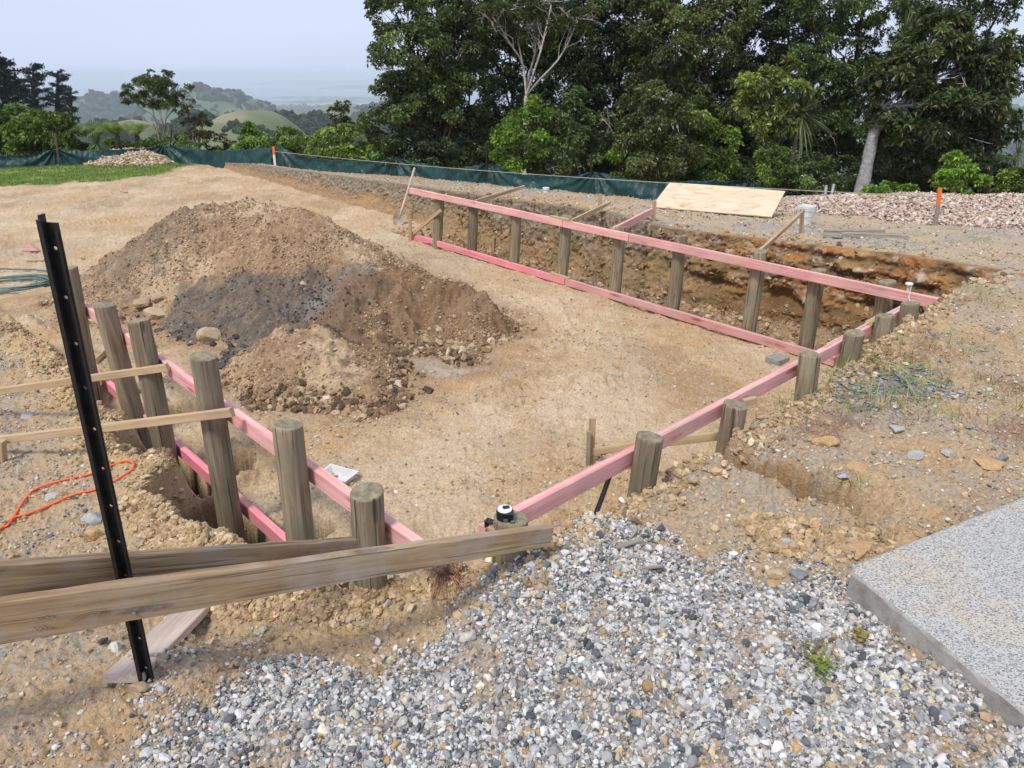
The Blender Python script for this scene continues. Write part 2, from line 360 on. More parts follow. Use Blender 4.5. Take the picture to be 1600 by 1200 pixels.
TRACKS = [([(895, 470), (912, 510), (900, 560), (850, 600), (770, 622)], -.83, .14), ([(780, 450), (850, 480), (880, 520)], -.83, .12), ([(300, 332), (180, 345), (60, 352), (-80, 356)], -.83, .2), ([(300, 352), (180, 366), (60, 374), (-80, 380)], -.83, .2),
          ([(260, 372), (150, 385), (40, 396), (-80, 404)], -.83, .2), ([(1090, 560), (1000, 590), (880, 610), (800, 640)], -.83, .12)]
TRACKS = [([tuple(PZ(a, b, z)[:2]) for a, b in pts], hw) for pts, z, hw in TRACKS]
def ground_z(x, y, want=False):
    x = np.asarray(x, float); y = np.asarray(y, float)
    s, q = sq(x, y)
    wob = fbm(x, y, 4, 1.6, 3); fine = fbm(x, y, 5, 7, 11); vf = fbm(x, y, 3, 30, 21)
    dR = (x - C0[0]) * QR[0] + (y - C0[1]) * QR[1] - .06 + .05 * fbm(x, y, 4, 3.1, 31)
    tl = (x - A0[0]) * UL[0] + (y - A0[1]) * UL[1]
    dL0 = (x - A0[0]) * QL[0] + (y - A0[1]) * QL[1]
    dL = dL0 - np.interp(tl, [0, .4, .8, 1.2, 1.75, 1.95, 2.1, 2.25, 2.7, 3.0, 3.4, 5], [.16, .22, .26, .40, .46, .24, .20, .34, .36, .18, .24, .12]) + .05 * fbm(x, y, 4, 3.3, 37)
    dB = q - qbank(s) + .05 * wob
    dC = np.minimum(2.73 + .5 * x, 2.42 - .45 * x) - y + .05 * wob - np.clip(np.abs(x + .30) - .50, 0, 9) * 3.0
    sd = np.maximum(np.maximum(np.maximum(dR, dL), dB), dC)
    r = np.hypot(x, y)
    floor = FLOOR + .025 * wob + .013 * fine + .008 * vf
    floor = floor + .16 * sst(5.0, 2.6, r) * 0.6
    # the strip between the wall and the cut bank is dug deeper and full of spoil
    tr = sst(.02, .22, q) * sst(-1.4, -.4, s) * sst(9.5, 7.5, s) * (dB < .3)
    floor = floor - tr * (.20 + .03 * s * 0) + tr * .05 * np.abs(fbm(x, y, 4, 4.2, 41)) + tr * .02 * fine
    floor = floor + tr * .13 * sst(.55, .0, -dB) * (.7 + .5 * gnoise(x * 1.3, y * 1.3, 43))
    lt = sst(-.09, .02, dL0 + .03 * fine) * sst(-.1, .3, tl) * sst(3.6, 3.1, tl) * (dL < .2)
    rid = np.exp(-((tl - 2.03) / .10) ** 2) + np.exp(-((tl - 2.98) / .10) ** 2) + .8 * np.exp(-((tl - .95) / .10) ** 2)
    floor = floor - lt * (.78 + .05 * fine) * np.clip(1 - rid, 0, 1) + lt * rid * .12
    zo = z_out(x, y); zt = z_terrace(x, y)
    wt = sst(-.6, 1.0, q)
    top = lerp(zo, zt, wt)
    rough_near = sst(3.5, 1.0, np.abs(sd)) * (1 - wt)
    top = top + .020 * fine + .014 * wob + .009 * vf + .006 * np.abs(fbm(x, y, 3, 16, 23))
    # crumbly lips
    lip = np.exp(-((sd - .10) / .13) ** 2) * (1 - wt)
    top = top + lip * (.05 * np.abs(fbm(x, y, 4, 6, 51)) + .02)
    wdt = np.where(dB >= np.maximum(dR, dL), .05, .07)
    edge = sst(-wdt, wdt, np.where(dB >= np.maximum(dR, dL), sd - .16, sd))
    # left of the left wall the outer ground simply runs out into the floor
    z = lerp(floor, top, edge)
    # groove
    d, sg = polydist(x, y, GROOVE); glen = sum(math.dist(a, b) for a, b in zip(GROOVE[:-1], GROOVE[1:]))
    gwide = sst(.20, .10, d) * sst(-.05, .25, sg) * sst(glen + .02, glen - .3, sg); prof = sst(.120, .082, d + .02 * fine) * sst(-.05, .25, sg) * sst(glen + .02, glen - .5, sg)
    z = z - .24 * prof + .03 * np.exp(-((d - .15) / .06) ** 2) * np.abs(1 + fine)
    d, sg = polydist(x, y, LTR); z = z - .16 * sst(.12, .03, d + .03 * fine) + .06 * np.exp(-((d - .2) / .08) ** 2) * (1 + fine)
    for hx, hy, hr, hz in HOLES:
        m = np.abs(x - hx) + np.abs(y - hy) < 1.2
        if not m.any(): continue
        xx = x[m]; yy = y[m]; dd = np.hypot(xx - hx, yy - hy) + .05 * gnoise(xx * 7, yy * 7, 61) + .02 * gnoise(xx * 22, yy * 22, 62)
        k = sst(hr, hr * .72, dd); z[m] = np.minimum(z[m], lerp(z[m], hz + .03 * vf[m], k))
        z[m] += .035 * np.exp(-((dd - hr - .09) / .06) ** 2) * (1 + fine[m]) * (z[m] > hz + .2)
    # tyre treads pressed into the floor
    inside = 1 - edge
    for pts, hw in TRACKS:
        d, st = polydist(x, y, pts); k = sst(hw, hw * .75, d) * inside
        z = z + k * (.011 + .016 * sst(-.2, .5, fbm(x, y, 3, .8, 73))) * np.sin((st + .35 * d) * 2 * math.pi / .085) * (.6 + .5 * gnoise(x * 2, y * 2, 71)) - k * .010 + .012 * inside * np.exp(-((d - hw - .03) / .03) ** 2)
    # beyond the silt fence the hill drops away
    fd = np.maximum((y - yfence(x)) * .85 - .5, 0); fd = np.where(y > 0, fd, 0)
    z = z - .22 * fd * sst(0, 3, fd)
    if want: return z, dict(s=s, q=q, dR=dR, dL=dL, dB=dB, sd=sd, edge=edge, wob=wob, fine=fine, vf=vf, tr=tr, lt=lt, prof=prof, gwide=gwide, fd=fd, wt=wt, r=r)
    return z
def gz(x, y): return float(ground_z(np.array([float(x)]), np.array([float(y)]))[0])
def hit(px, py, func=None):
    f = func or ground_z
    d = ray(px, py); Y = np.geomspace(.8, 60, 1500); t = Y / d[1]; X = d[0] * t; Z = CAMZ + d[2] * t
    g = f(X, Y); k = np.argmax(Z <= g)
    if not (Z <= g).any(): return np.array([X[-1], Y[-1], g[-1]])
    return np.array([X[k], Y[k], g[k]])

# ------------------------------------------------------------------ heaps (each its own mesh)
# dug soil mound: ridge lines (px, py, Y) and steepness
def ridge_pts(l): return [PY(*a) for a in l]
M1 = ridge_pts([(300, 328, 8.9), (365, 312, 9.0), (425, 326, 8.6), (480, 342, 8.2), (560, 392, 7.7), (620, 422, 7.4), (680, 450, 7.2), (725, 474, 7.2), (765, 494, 7.3)])
M2 = ridge_pts([(425, 530, 6.2), (470, 512, 6.1), (530, 552, 5.75), (575, 600, 5.45), (640, 625, 5.45)])
M3 = ridge_pts([(640, 425, 7.0), (690, 470, 6.6), (740, 500, 6.5)])
def heap_from(x, y, pts, slope):
    best = np.full(x.shape, -9.0)
    for a, b in zip(pts[:-1], pts[1:]):
        dx, dy = b[0] - a[0], b[1] - a[1]; l2 = dx * dx + dy * dy
        t = np.clip(((x - a[0]) * dx + (y - a[1]) * dy) / l2, 0, 1)
        d = np.hypot(x - a[0] - t * dx, y - a[1] - t * dy); z = a[2] + t * (b[2] - a[2])
        best = np.maximum(best, z - slope * (np.sqrt(d * d + .02) - .14))
    return best
def mound_z(x, y):
    a = heap_from(x, y, M1, .62); b = heap_from(x, y, M2, .60)
    wob = fbm(x, y, 5, 1.3, 81)
    a = a + .10 * wob
    # bite taken out of the front right by the digger, with a ragged scarp
    bite = PZ(668, 535, -.75); bx = x - bite[0]; by = y - bite[1]
    dd = np.sqrt((bx / .95) ** 2 + ((by) / .80) ** 2) + .14 * fbm(x, y, 4, 2.2, 83)
    k = sst(1.12, .82, dd)
    a = lerp(a, np.minimum(a, -.84 + .55 * sst(.25, 1.1, dd)), k)
    a = a + k * .10 * np.abs(fbm(x, y, 5, 3.0, 86)) + np.exp(-((dd - 1.0) / .10) ** 2) * .07
    b = b + .07 * fbm(x, y, 4, 2.3, 85)
    z = np.maximum(a, b)
    g = FLOOR - .02
    h = z - g
    lum = np.clip(h, 0, .3) / .3
    z = z + lum * (.055 * np.abs(fbm(x, y, 5, 4, 87)) + .018 * fbm(x, y, 3, 18, 89) + .05 * fbm(x, y, 3, 2.2, 88))
    return z
def mulch_z(x, y):
    p = [PY(1385, 330, 11.6), PY(1480, 326, 11.4), PY(1600, 330, 11.2), PY(1800, 335, 11.0), PY(2000, 340, 10.8)]
    for i, zt_ in enumerate((-.20, -.15, -.13, -.13, -.13)): p[i][2] = zt_ + .0
    z = heap_from(x, y, p, .13) + .04 * fbm(x, y, 4, 1.2, 91) + .015 * fbm(x, y, 3, 9, 92)
    return z
def rheap_z(x, y):
    c = hit(212, 254); p = [np.array([c[0] - .5, c[1] + .1, -.50]), np.array([c[0] + .35, c[1], -.48])]
    return heap_from(x, y, p, .42) + .07 * fbm(x, y, 4, 2, 93) + .02 * fbm(x, y, 3, 12, 94)

# colours (linear)
TAN = (.485, .345, .200); TAN2 = (.56, .425, .270); TANG = (.44, .35, .24); ORA = (.46, .255, .09); BRN = (.27, .165, .085); DBR = (.12, .072, .04); GRY = (.30, .285, .26); DGR = (.088, .074, .060); LGT = (.62, .54, .42)
GRAVEL_POLY = [PZ(a, b, -.12) for a, b in ((60, 1330), (140, 1190), (330, 1105), (470, 1040), (620, 1020), (700, 955), (740, 880), (860, 850), (960, 825), (1060, 850), (1180, 880), (1290, 915), (1330, 930), (1600, 1180), (1800, 1400), (800, 1800))]
GRASS_POLY = [PZ(a, b, -.83) for a, b in ((-600, 250), (-600, 320), (0, 290), (90, 289), (190, 281), (262, 270), (305, 257), (250, 250))]
SLATE_C = PZ(1345, 602, -.15)
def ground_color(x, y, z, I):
    n1 = fbm(x, y, 4, .9, 101); n2 = fbm(x, y, 5, 4.5, 103); n3 = fbm(x, y, 4, 19, 105); n4 = fbm(x, y, 3, 70, 107)
    c = np.tile(np.array(TAN), (*x.shape, 1))
    c = mixc(c, TAN2, sst(-.1, .6, n1 + .5 * n2)); c = mixc(c, ORA, .35 * sst(.25, .8, -n1 + .7 * n2))
    c = mixc(c, TANG, .6 * sst(.1, .6, fbm(x, y, 3, .5, 109) + .4 * n3)); c = mixc(c, (.33, .215, .11), .55 * sst(.15, .6, fbm(x * 1.0, y * .6, 4, .7, 108) + .35 * n2))
    c = mixc(c, BRN, .35 * sst(.3, .8, n3 * .8 + .4 * n2))
    c = mixc(c, LGT, .5 * sst(.35, .8, n4 + .3 * n3))
    # pale dried puddle on the floor in front of the mound
    pd = PZ(672, 572, FLOOR); d = np.sqrt(((x - pd[0]) / .62) ** 2 + ((y - pd[1]) / .3) ** 2)
    c = mixc(c, (.30, .20, .11), .6 * sst(1.5, 1.0, d + .3 * n2)); c = mixc(c, (.47, .42, .35), .6 * sst(1.0, .6, d + .9 * n2))
    # damp brown spoil round the mound foot
    mz = mound_z(x, y) - FLOOR; c = mixc(c, BRN, .55 * sst(-.30, -.02, mz + .08 * n2))
    # terrace: greyer, streaked with orange
    e = I['edge']; wt = I['wt']
    t = np.tile(np.array((.46, .36, .24)), (*x.shape, 1)); st = fbm(I['s'] * .35, I['q'] * 1.6, 4, 1.0, 111)
    t = mixc(t, (.36, .32, .27), sst(0, .5, n1 + .3 * n2)); t = mixc(t, (.52, .29, .13), .75 * sst(.15, .6, st + .25 * n3) * sst(1.5, 5, I['s']))
    t = mixc(t, GRY, .6 * sst(.2, .7, fbm(x, y, 3, 1.7, 113) + .5 * n4)); t = mixc(t, (.22, .23, .08), .5 * sst(.45, .8, fbm(x, y, 3, 1.3, 115)))
    # camera-side bank: tan with a lot of fine grey metal
    b = np.tile(np.array((.455, .325, .190)), (*x.shape, 1))
    gm = sst(-.1, .5, fbm(x, y, 4, 1.5, 117) + .5 * n3); b = mixc(b, (.36, .32, .26), gm * .55); b = mixc(b, ORA, .30 * sst(.2, .7, -n1 + .6 * n2))
    b = mixc(b, GRY, .8 * sst(.2, .6, n4 + .5 * fbm(x, y, 3, 2.5, 119))); b = mixc(b, (.28, .16, .10), .5 * sst(.35, .7, fbm(x, y, 4, 1.9, 121)) * (y > 3.2) * (x > 1))
    b = mixc(b, (.50, .36, .19), .8 * sst(.6, .1, np.abs(I['sd'])) * (x < .3))
    top = b + (t - b) * wt[..., None]
    c = c + (top - c) * e[..., None]
    c = mixc(c, (.38, .235, .11), I['gwide'] * .85 * sst(-.5, .2, n2 + n3)); c = mixc(c, (.26, .155, .07), I['prof'] * .8); c = mixc(c, (.13, .08, .04), sst(.85, .99, I['prof']) * .8)  # tan-brown groove walls; the dark bottom is painted-in shade
    c = mixc(c, (.33, .22, .12), I['tr'] * .7 * (1 - e)); c = mixc(c, LGT, I['tr'] * (1 - e) * sst(.2, .5, n4 + n3) * .6)
    c = mixc(c, (.21, .135, .07), .85 * I['lt'] * sst(-.58, -.74, z) * sst(-.2, .3, n3 + .5)); c = mixc(c, (.10, .062, .034), sst(FLOOR - .02, FLOOR - .20, z) * (I['tr'] < .5)); c = mixc(c, (.24, .15, .08), I['tr'] * (1 - e) * .6)  # pole holes and left trench darken with depth: their shade painted into the colour
    # gravel bed underlay
    g = polymask(x, y, GRAVEL_POLY, .10, .12, 7, 3.0)
    gc = np.tile(np.array((.30, .295, .29)), (*x.shape, 1)); gc = mixc(gc, (.52, .51, .49), sst(0, .4, n4)); gc = mixc(gc, (.12, .13, .145), sst(.05, .5, -n4)); gc = mixc(gc, TAN, .55 * sst(.25, .6, n2 + .4 * n1))
    c = c + (gc - c) * (g * sst(-.5, 0, z + .4))[..., None]
    sld = np.sqrt(((x - SLATE_C[0]) / .55) ** 2 + ((y - SLATE_C[1]) / .3) ** 2); c = mixc(c, (.20, .21, .22), .85 * sst(1.1, .7, sld + .5 * n2))
    gr = polymask(x, y, GRASS_POLY, .25, .35, 9, 1.2) * (I['r'] > 8)
    gg = np.tile(np.array((.13, .19, .035)), (*x.shape, 1)); gg = mixc(gg, (.24, .27, .08), sst(0, .5, n1 + .4 * n2)); c = c + (gg - c) * gr[..., None]
    bd = sst(.3, 2.0, I['fd']); c = mixc(c, (.07, .085, .03), bd)
    return np.clip(c, .01, .9)

def zbase(r): return np.interp(np.log(np.maximum(r, 1)), np.log([30, 60, 120, 300, 800, 2500, 4200, 30000]), [-5, -14, -32, -62, -98, -138, -152.5, -158])
def polar_grid(azs, rs):
    A, Rr = np.meshgrid(azs, rs); x = Rr * np.sin(A); y = Rr * np.cos(A)
    n, m = len(rs), len(azs); i = np.arange(n * m).reshape(n, m)
    F = np.stack([i[:-1, :-1], i[:-1, 1:], i[1:, 1:], i[1:, :-1]], -1).reshape(-1, 4)
    return x, y, F
FINE = 1.0
az = np.concatenate([np.linspace(-math.pi, -R(48), 120, endpoint=False), np.linspace(-R(48), R(48), int(1150 * FINE)), np.linspace(R(48), math.pi, 120)[1:]])
rs = np.concatenate([[.02, .2], np.geomspace(.5, 13, int(800 * FINE)), np.geomspace(13, 70, int(260 * FINE))[1:]])
x, y, F = polar_grid(az, rs)
z, I = ground_z(x, y, True)
rr = np.hypot(x, y); far = sst(32, 62, rr); z = lerp(z, zbase(rr) + 3 * fbm(x, y, 3, .02, 131), far)
back = (y < 0); z = np.where(back, lerp(z, -.12, sst(.3, 2, rr)), z); z = np.where(back & (rr > 20), z - .0, z)
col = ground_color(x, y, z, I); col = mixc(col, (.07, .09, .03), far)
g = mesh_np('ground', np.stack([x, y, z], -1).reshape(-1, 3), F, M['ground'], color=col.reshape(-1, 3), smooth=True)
tag(g, 'bare tan clay building site with dug pit, terrace and gravelled bank', kind='structure')
del x, y, z, I, col

# cut bank behind the far wall: a strip with real relief on its face
def cut_bank():
    s = np.linspace(-1.5, 19.5, 1500); hgt = np.linspace(0, 1, 74)
    S, H = np.meshgrid(s, hgt)
    qb = qbank(S)
    P0x = E0[0] + UW[0] * S + QW[0] * qb; P0y = E0[1] + UW[1] * S + QW[1] * qb
    zt = z_terrace(P0x + QW[0] * .1, P0y + QW[1] * .1)
    zb = np.interp(S, [-1.5, 7.5, 9.5, 20], [-1.12, -1.1, -.90, -.86])
    k = np.clip(H / .86, 0, 1); over = np.clip((H - .86) / .14, 0, 1)
    z = zb + (zt - zb) * k
    hh = z - zb; hw = np.maximum(zt - zb, .02)
    amp = np.clip(hw / .6, .05, 1)
    strata = fbm(S * 1.6 + 5 * gnoise(S * .5, z * .8, 7), z * 9, 4, 1.0, 141)
    lump = fbm(S, z, 5, 2.6, 143); fine = fbm(S, z, 4, 14, 145); blocks = np.abs(fbm(S * 2.0, z * 5.0, 4, 1.0, 149))
    right = sst(4.2, 2.6, S)
    off = amp * (.045 * strata * right + .07 * lump + .034 * fine + .09 * blocks * right + .05 * np.abs(fbm(S * 1.4, z * 2.0, 5, 5.5, 155)) * (.4 + .6 * right) + .012 * fbm(S, z, 3, 40, 157))
    groove = np.abs(np.sin(S * 26 + 3 * gnoise(S * 2, z * 2, 147))) * .02 * (1 - right); off = off + groove * amp
    off = off * np.sin(np.clip(k * 1.15, 0, 1) * math.pi * .5) * (1 - .75 * k ** 5) * (1 - over)
    batter = .30 * amp * (1 - k) ** 1.5
    q = qb - batter - off + over * .34
    # undercut hollows in the darker right part
    for (s0, z0, ws, wz, dp) in ((1.0, -.62, .35, .13, .28), (2.15, -.70, .22, .09, .2), (.3, -.80, .35, .1, .25), (3.0, -.72, .3, .08, .15)):
        q = q + dp * np.exp(-((S - s0) / ws) ** 2 - ((z - z0) / wz) ** 2)
    x = E0[0] + UW[0] * S + QW[0] * q; y = E0[1] + UW[1] * S + QW[1] * q
    ztop = ground_z(x, y)
    z = np.where(over > 0, lerp(z + .012, np.maximum(ztop, z - .03) + .012 - .03 * over, over), z + .012 * k)
    c = np.tile(np.array((.27, .165, .078)), (*S.shape, 1))
    c = mixc(c, (.42, .20, .06), .75 * sst(.0, .5, strata + .3 * lump) * right); c = mixc(c, (.40, .29, .17), .6 * sst(.15, .5, fine + .4 * lump)); c = mixc(c, (.34, .13, .035), .6 * right * sst(.1, .4, fbm(S, z, 4, 2.2, 159))); c = mixc(c, (.50, .44, .34), .8 * sst(.4, .7, fbm(S * 3, z * 8, 3, 1.6, 151)))
    c = mixc(c, (.12, .07, .035), .75 * sst(.0, .5, -strata + .2 * fine) * right)
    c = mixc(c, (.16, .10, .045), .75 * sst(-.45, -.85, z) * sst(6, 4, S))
    # left: grey-black topsoil over beige
    lt = 1 - right; band = sst(.45, .75, k + .18 * lump)
    c = mixc(c, (.29, .21, .12), lt * .75 * (1 - band)); c = mixc(c, (.44, .24, .10), lt * (1 - band) * .6 * sst(.1, .5, strata)); c = mixc(c, (.20, .165, .12), lt * band * .9); c = mixc(c, (.36, .30, .22), lt * band * .6 * sst(.1, .5, fine))
    c = mixc(c, (.13, .13, .05), .6 * sst(.15, .55, fbm(S, z, 4, 1.4, 153)) * sst(7, 5, S) * sst(.8, 1.8, S) * sst(.9, .5, k))
    c = mixc(c, (.43, .34, .22), sst(.86, 1, H))
    i = np.arange(S.size).reshape(S.shape); F = np.stack([i[:-1, :-1], i[:-1, 1:], i[1:, 1:], i[1:, :-1]], -1).reshape(-1, 4)[:, ::-1]
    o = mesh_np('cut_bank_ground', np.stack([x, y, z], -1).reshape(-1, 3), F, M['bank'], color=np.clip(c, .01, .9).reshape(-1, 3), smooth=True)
    tag(o, 'rough orange and brown cut earth face behind the far timber wall', kind='structure')
    g = np.random.default_rng(901); m_ = (S < 8) & (H < .85); ii = np.flatnonzero(m_.ravel()); ii = g.choice(ii, 9000, replace=False)
    patch = sst(-.1, .5, fbm(S.ravel()[ii] * 2, z.ravel()[ii] * 5, 4, 1.0, 903)); ii = ii[g.random(len(ii)) < .15 + .85 * patch]
    return np.stack([x.ravel()[ii], y.ravel()[ii], z.ravel()[ii]], 1), c.reshape(-1, 3)[ii]
BANKP, BANKC = cut_bank()

def patch(name, x0, x1, y0, y1, step, f, colf, label, cat, sink=.0):
    xs = np.arange(x0, x1, step); ys = np.arange(y0, y1, step); X, Y = np.meshgrid(xs, ys)
    Z = f(X, Y); G = ground_z(X, Y); keep = Z > G - .06
    c = colf(X, Y, Z, Z - G)
    i = np.arange(X.size).reshape(X.shape); q = np.stack([i[:-1, :-1], i[:-1, 1:], i[1:, 1:], i[1:, :-1]], -1).reshape(-1, 4)
    kk = keep.ravel(); q = q[kk[q].all(1)]
    Zc = np.maximum(Z, G - .05)
    used = np.unique(q); remap = np.full(X.size, -1); remap[used] = np.arange(len(used))
    V = np.stack([X, Y, Zc], -1).reshape(-1, 3)[used]
    og = np.array([(x0 + x1) / 2, (y0 + y1) / 2, float(G.mean())])
    o = mesh_np(name, V - og, remap[q], M['bank'], color=c.reshape(-1, 3)[used], smooth=True, matrix=Matrix.Translation(Vector(og)))
    tag(o, label, cat); return o
GREYP = [PZ(a, b, z) for a, b, z in ((300, 440, -.45), (400, 398, -.1), (470, 385, 0), (560, 395, -.1), (590, 440, -.3), (545, 520, -.55), (430, 560, -.8), (330, 575, -.8), (255, 545, -.8), (250, 500, -.75))]
GREYL = [PZ(a, b, z) for a, b, z in ((455, 470, -.35), (500, 395, -.05), (590, 400, -.15), (600, 450, -.35), (540, 490, -.45), (460, 500, -.5))]
def mound_col(x, y, z, h):
    n1 = fbm(x, y, 4, 1.1, 161); n2 = fbm(x, y, 4, 5, 163); n3 = fbm(x, y, 4, 20, 165); n4 = fbm(x, y, 3, 60, 167)
    c = np.tile(np.array((.30, .195, .11)), (*x.shape, 1)); c = mixc(c, (.45, .33, .205), sst(-.15, .5, n1 + .4 * n3)); c = mixc(c, (.20, .12, .065), .7 * sst(.2, .6, -n2 + .4 * n3)); c = mixc(c, (.50, .40, .27), .6 * sst(.35, .7, n4 + .3 * n3))
    lf = PY(290, 350, 8.6); c = mixc(c, (.17, .14, .11), .6 * sst(.9, .3, np.hypot((x - lf[0] + .5), (y - lf[1]) * .7) + .4 * n2))
    g = polymask(x, y, GREYP, .08, .22, 169, 1.8); c = mixc(c, DGR, .88 * g * (.75 + .25 * sst(-.3, .3, n2))); c = mixc(c, (.20, .19, .17), g * .7 * sst(.2, .6, n4 + .4 * n3))
    g2 = polymask(x, y, GREYL, .08, .2, 171, 1.8); c = mixc(c, (.235, .205, .17), .9 * g2)
    bt = PZ(668, 535, -.75); d = np.hypot(x - bt[0], y - bt[1]); c = mixc(c, (.19, .11, .055), .75 * sst(1.25, 1.0, d + .3 * n1)); c = mixc(c, (.10, .065, .04), .6 * sst(.2, .5, n2 + .3 * n3) * sst(1.4, 1.1, d))
    return np.clip(c, .01, .9)
mound = patch('dirt_mound', -6.2, .6, 4.4, 10.8, .016, mound_z, mound_col, 'large mound of dug brown soil with a dark grey patch on the pit floor', 'dirt mound')
def mulch_col(x, y, z, h):
    n3 = fbm(x, y, 4, 9, 173); n4 = fbm(x, y, 3, 40, 175); c = np.tile(np.array((.34, .25, .20)), (*x.shape, 1)); c = mixc(c, (.58, .48, .41), sst(-.1, .4, n4 + .3 * n3)); return mixc(c, (.10, .06, .045), sst(.1, .5, -n4))
mulch = patch('bark_mulch_pile', 3.5, 15, 8.2, 14.0, .03, mulch_z, mulch_col, 'long low heap of pinkish brown bark mulch beside the trees', 'mulch pile')
def rheap_col(x, y, z, h):
    n3 = fbm(x, y, 4, 6, 177); n4 = fbm(x, y, 3, 25, 179); c = np.tile(np.array((.45, .34, .21)), (*x.shape, 1)); c = mixc(c, (.56, .48, .36), sst(0, .5, n4 + .4 * n3)); return mixc(c, (.25, .17, .10), sst(.1, .5, -n3))
_c = hit(212, 254); rheap = patch('soil_heap', _c[0] - 2.2, _c[0] + 2.2, _c[1] - 1.6, _c[1] + 1.6, .03, rheap_z, rheap_col, 'small heap of pale stony soil on the lawn edge against the green fence', 'soil heap')
# ------------------------------------------------------------------ poles and pink rails
def zcol(X, Y, py):
    v = (py - 600) / FPX; return CAMZ - Y * (sp_ + v * cp) / (cp - v * sp_)
def on_line(A, U, off, px, z):
    """point of the line A + off + t U (plan view) that stands in picture column px at height z"""
    a = np.array(A[:2]) + off; u = (px - 800) / FPX; zc = z - CAMZ
    t = (u * (a[1] * cp - zc * sp_) - a[0]) / (U[0] - u * U[1] * cp)
    return np.array([a[0] + t * U[0], a[1] + t * U[1], z])
def round_post(px_mid, top, base_px, zb, dia, wall, label, group, zmid=-.05, name='retaining_post', cut=0.03, zv=None):
    A, U, Q, off = wall
    m = on_line(A, U, Q * off, px_mid, zmid)
    # top: move along the wall's normal until it stands in column top[0]
    def solve(px, z):
        u = (px - 800) / FPX; zc = z - CAMZ
        # x = u*(y cp - zc sp), point = m + a Q
        a = (u * (m[1] * cp - zc * sp_) - m[0]) / (Q[0] - u * Q[1] * cp)
        return np.clip(a, -.16, .16)
    zt = zcol(m[0], m[1], top[1])
    for _ in range(4):
        a = solve(top[0], zt); zt = zcol(m[0] + a * Q[0], m[1] + a * Q[1], top[1])
    a = np.clip(a, -.03, .03)
    T = np.array([m[0] + a * Q[0], m[1] + a * Q[1], zt]); zv = zb if zv is None else zv; b = solve(base_px, zv)
    Pv = np.array([m[0] + b * Q[0], m[1] + b * Q[1], zv]); Bq = T + (Pv - T) * (zt - zb) / (zt - zv)
    d = T - Bq; Ln = float(np.linalg.norm(d)); zax = Vector(d / Ln)
    M3 = zax.to_track_quat('Z', 'Y').to_matrix().to_4x4(); M3.translation = Vector(Bq)
    n = 40; rings = np.concatenate([np.linspace(0, Ln - .012, 46), [Ln - .003, Ln]]); sd = random.randint(0, 9999)
    th = np.linspace(0, 2 * math.pi, n, endpoint=False); V = []
    for k, h in enumerate(rings):
        r = dia / 2 * (1.03 - .06 * h / Ln) * (1 + .022 * gnoise(th * 2.2 + 3, np.full(n, h * 2.5), sd) + .010 * gnoise(th * 9, np.full(n, h * 1.2), sd + 1))
        r = r - .004 * (gnoise(th * 14, np.full(n, h * 1.5), sd + 2) > .45)
        if k == len(rings) - 1: r = r * .93
        bend = .006 * math.sin(h * 2.2 + sd)
        V.append(np.stack([r * np.cos(th) + bend, r * np.sin(th), np.full(n, h) + (cut * .3 * np.cos(th + sd) if k > 45 else 0)], 1))
    # end grain: inner rings with a slight dish and saw marks
    hb = V[-1]
    for f in (.66, .33):
        q = hb.copy(); q[:, :2] *= f; q[:, 2] = Ln + (hb[:, 2] - Ln) * f + .0015 * np.sin(th * 5 + sd) * f; V.append(q)
    V.append(np.array([[0, 0, Ln + .001]])); nr = len(V) - 1; V = np.vstack(V)
    a_ = np.arange(n); b_ = (a_ + 1) % n
    F = np.vstack([np.stack([k * n + a_, k * n + b_, (k + 1) * n + b_, (k + 1) * n + a_], 1) for k in range(nr - 1)])
    F3 = np.stack([(nr - 1) * n + a_, (nr - 1) * n + b_, np.full(n, nr * n)], 1)
    fm = np.concatenate([np.zeros(47 * n), np.ones((nr - 1 - 47) * n + n)])
    o = mesh_np(name, V, [F, F3], [M['post'], M['postend']], smooth=False, matrix=M3, fmat=fm)
    me = o.data; sm = np.concatenate([np.ones(46 * n, bool), np.zeros(len(me.polygons) - 46 * n, bool)]); me.polygons.foreach_set('use_smooth', sm)
    tag(o, label, 'post', group); return o, T
def frame_between(A, B, up=(0, 0, 1)):
    A = Vector([float(v) for v in A]); B = Vector([float(v) for v in B]); x = (B - A).normalized(); z = Vector(up); z = (z - x * z.dot(x)).normalized(); y = z.cross(x)
    Mx = Matrix((x, y, z)).transposed().to_4x4(); Mx.translation = (A + B) / 2; return Mx, (B - A).length
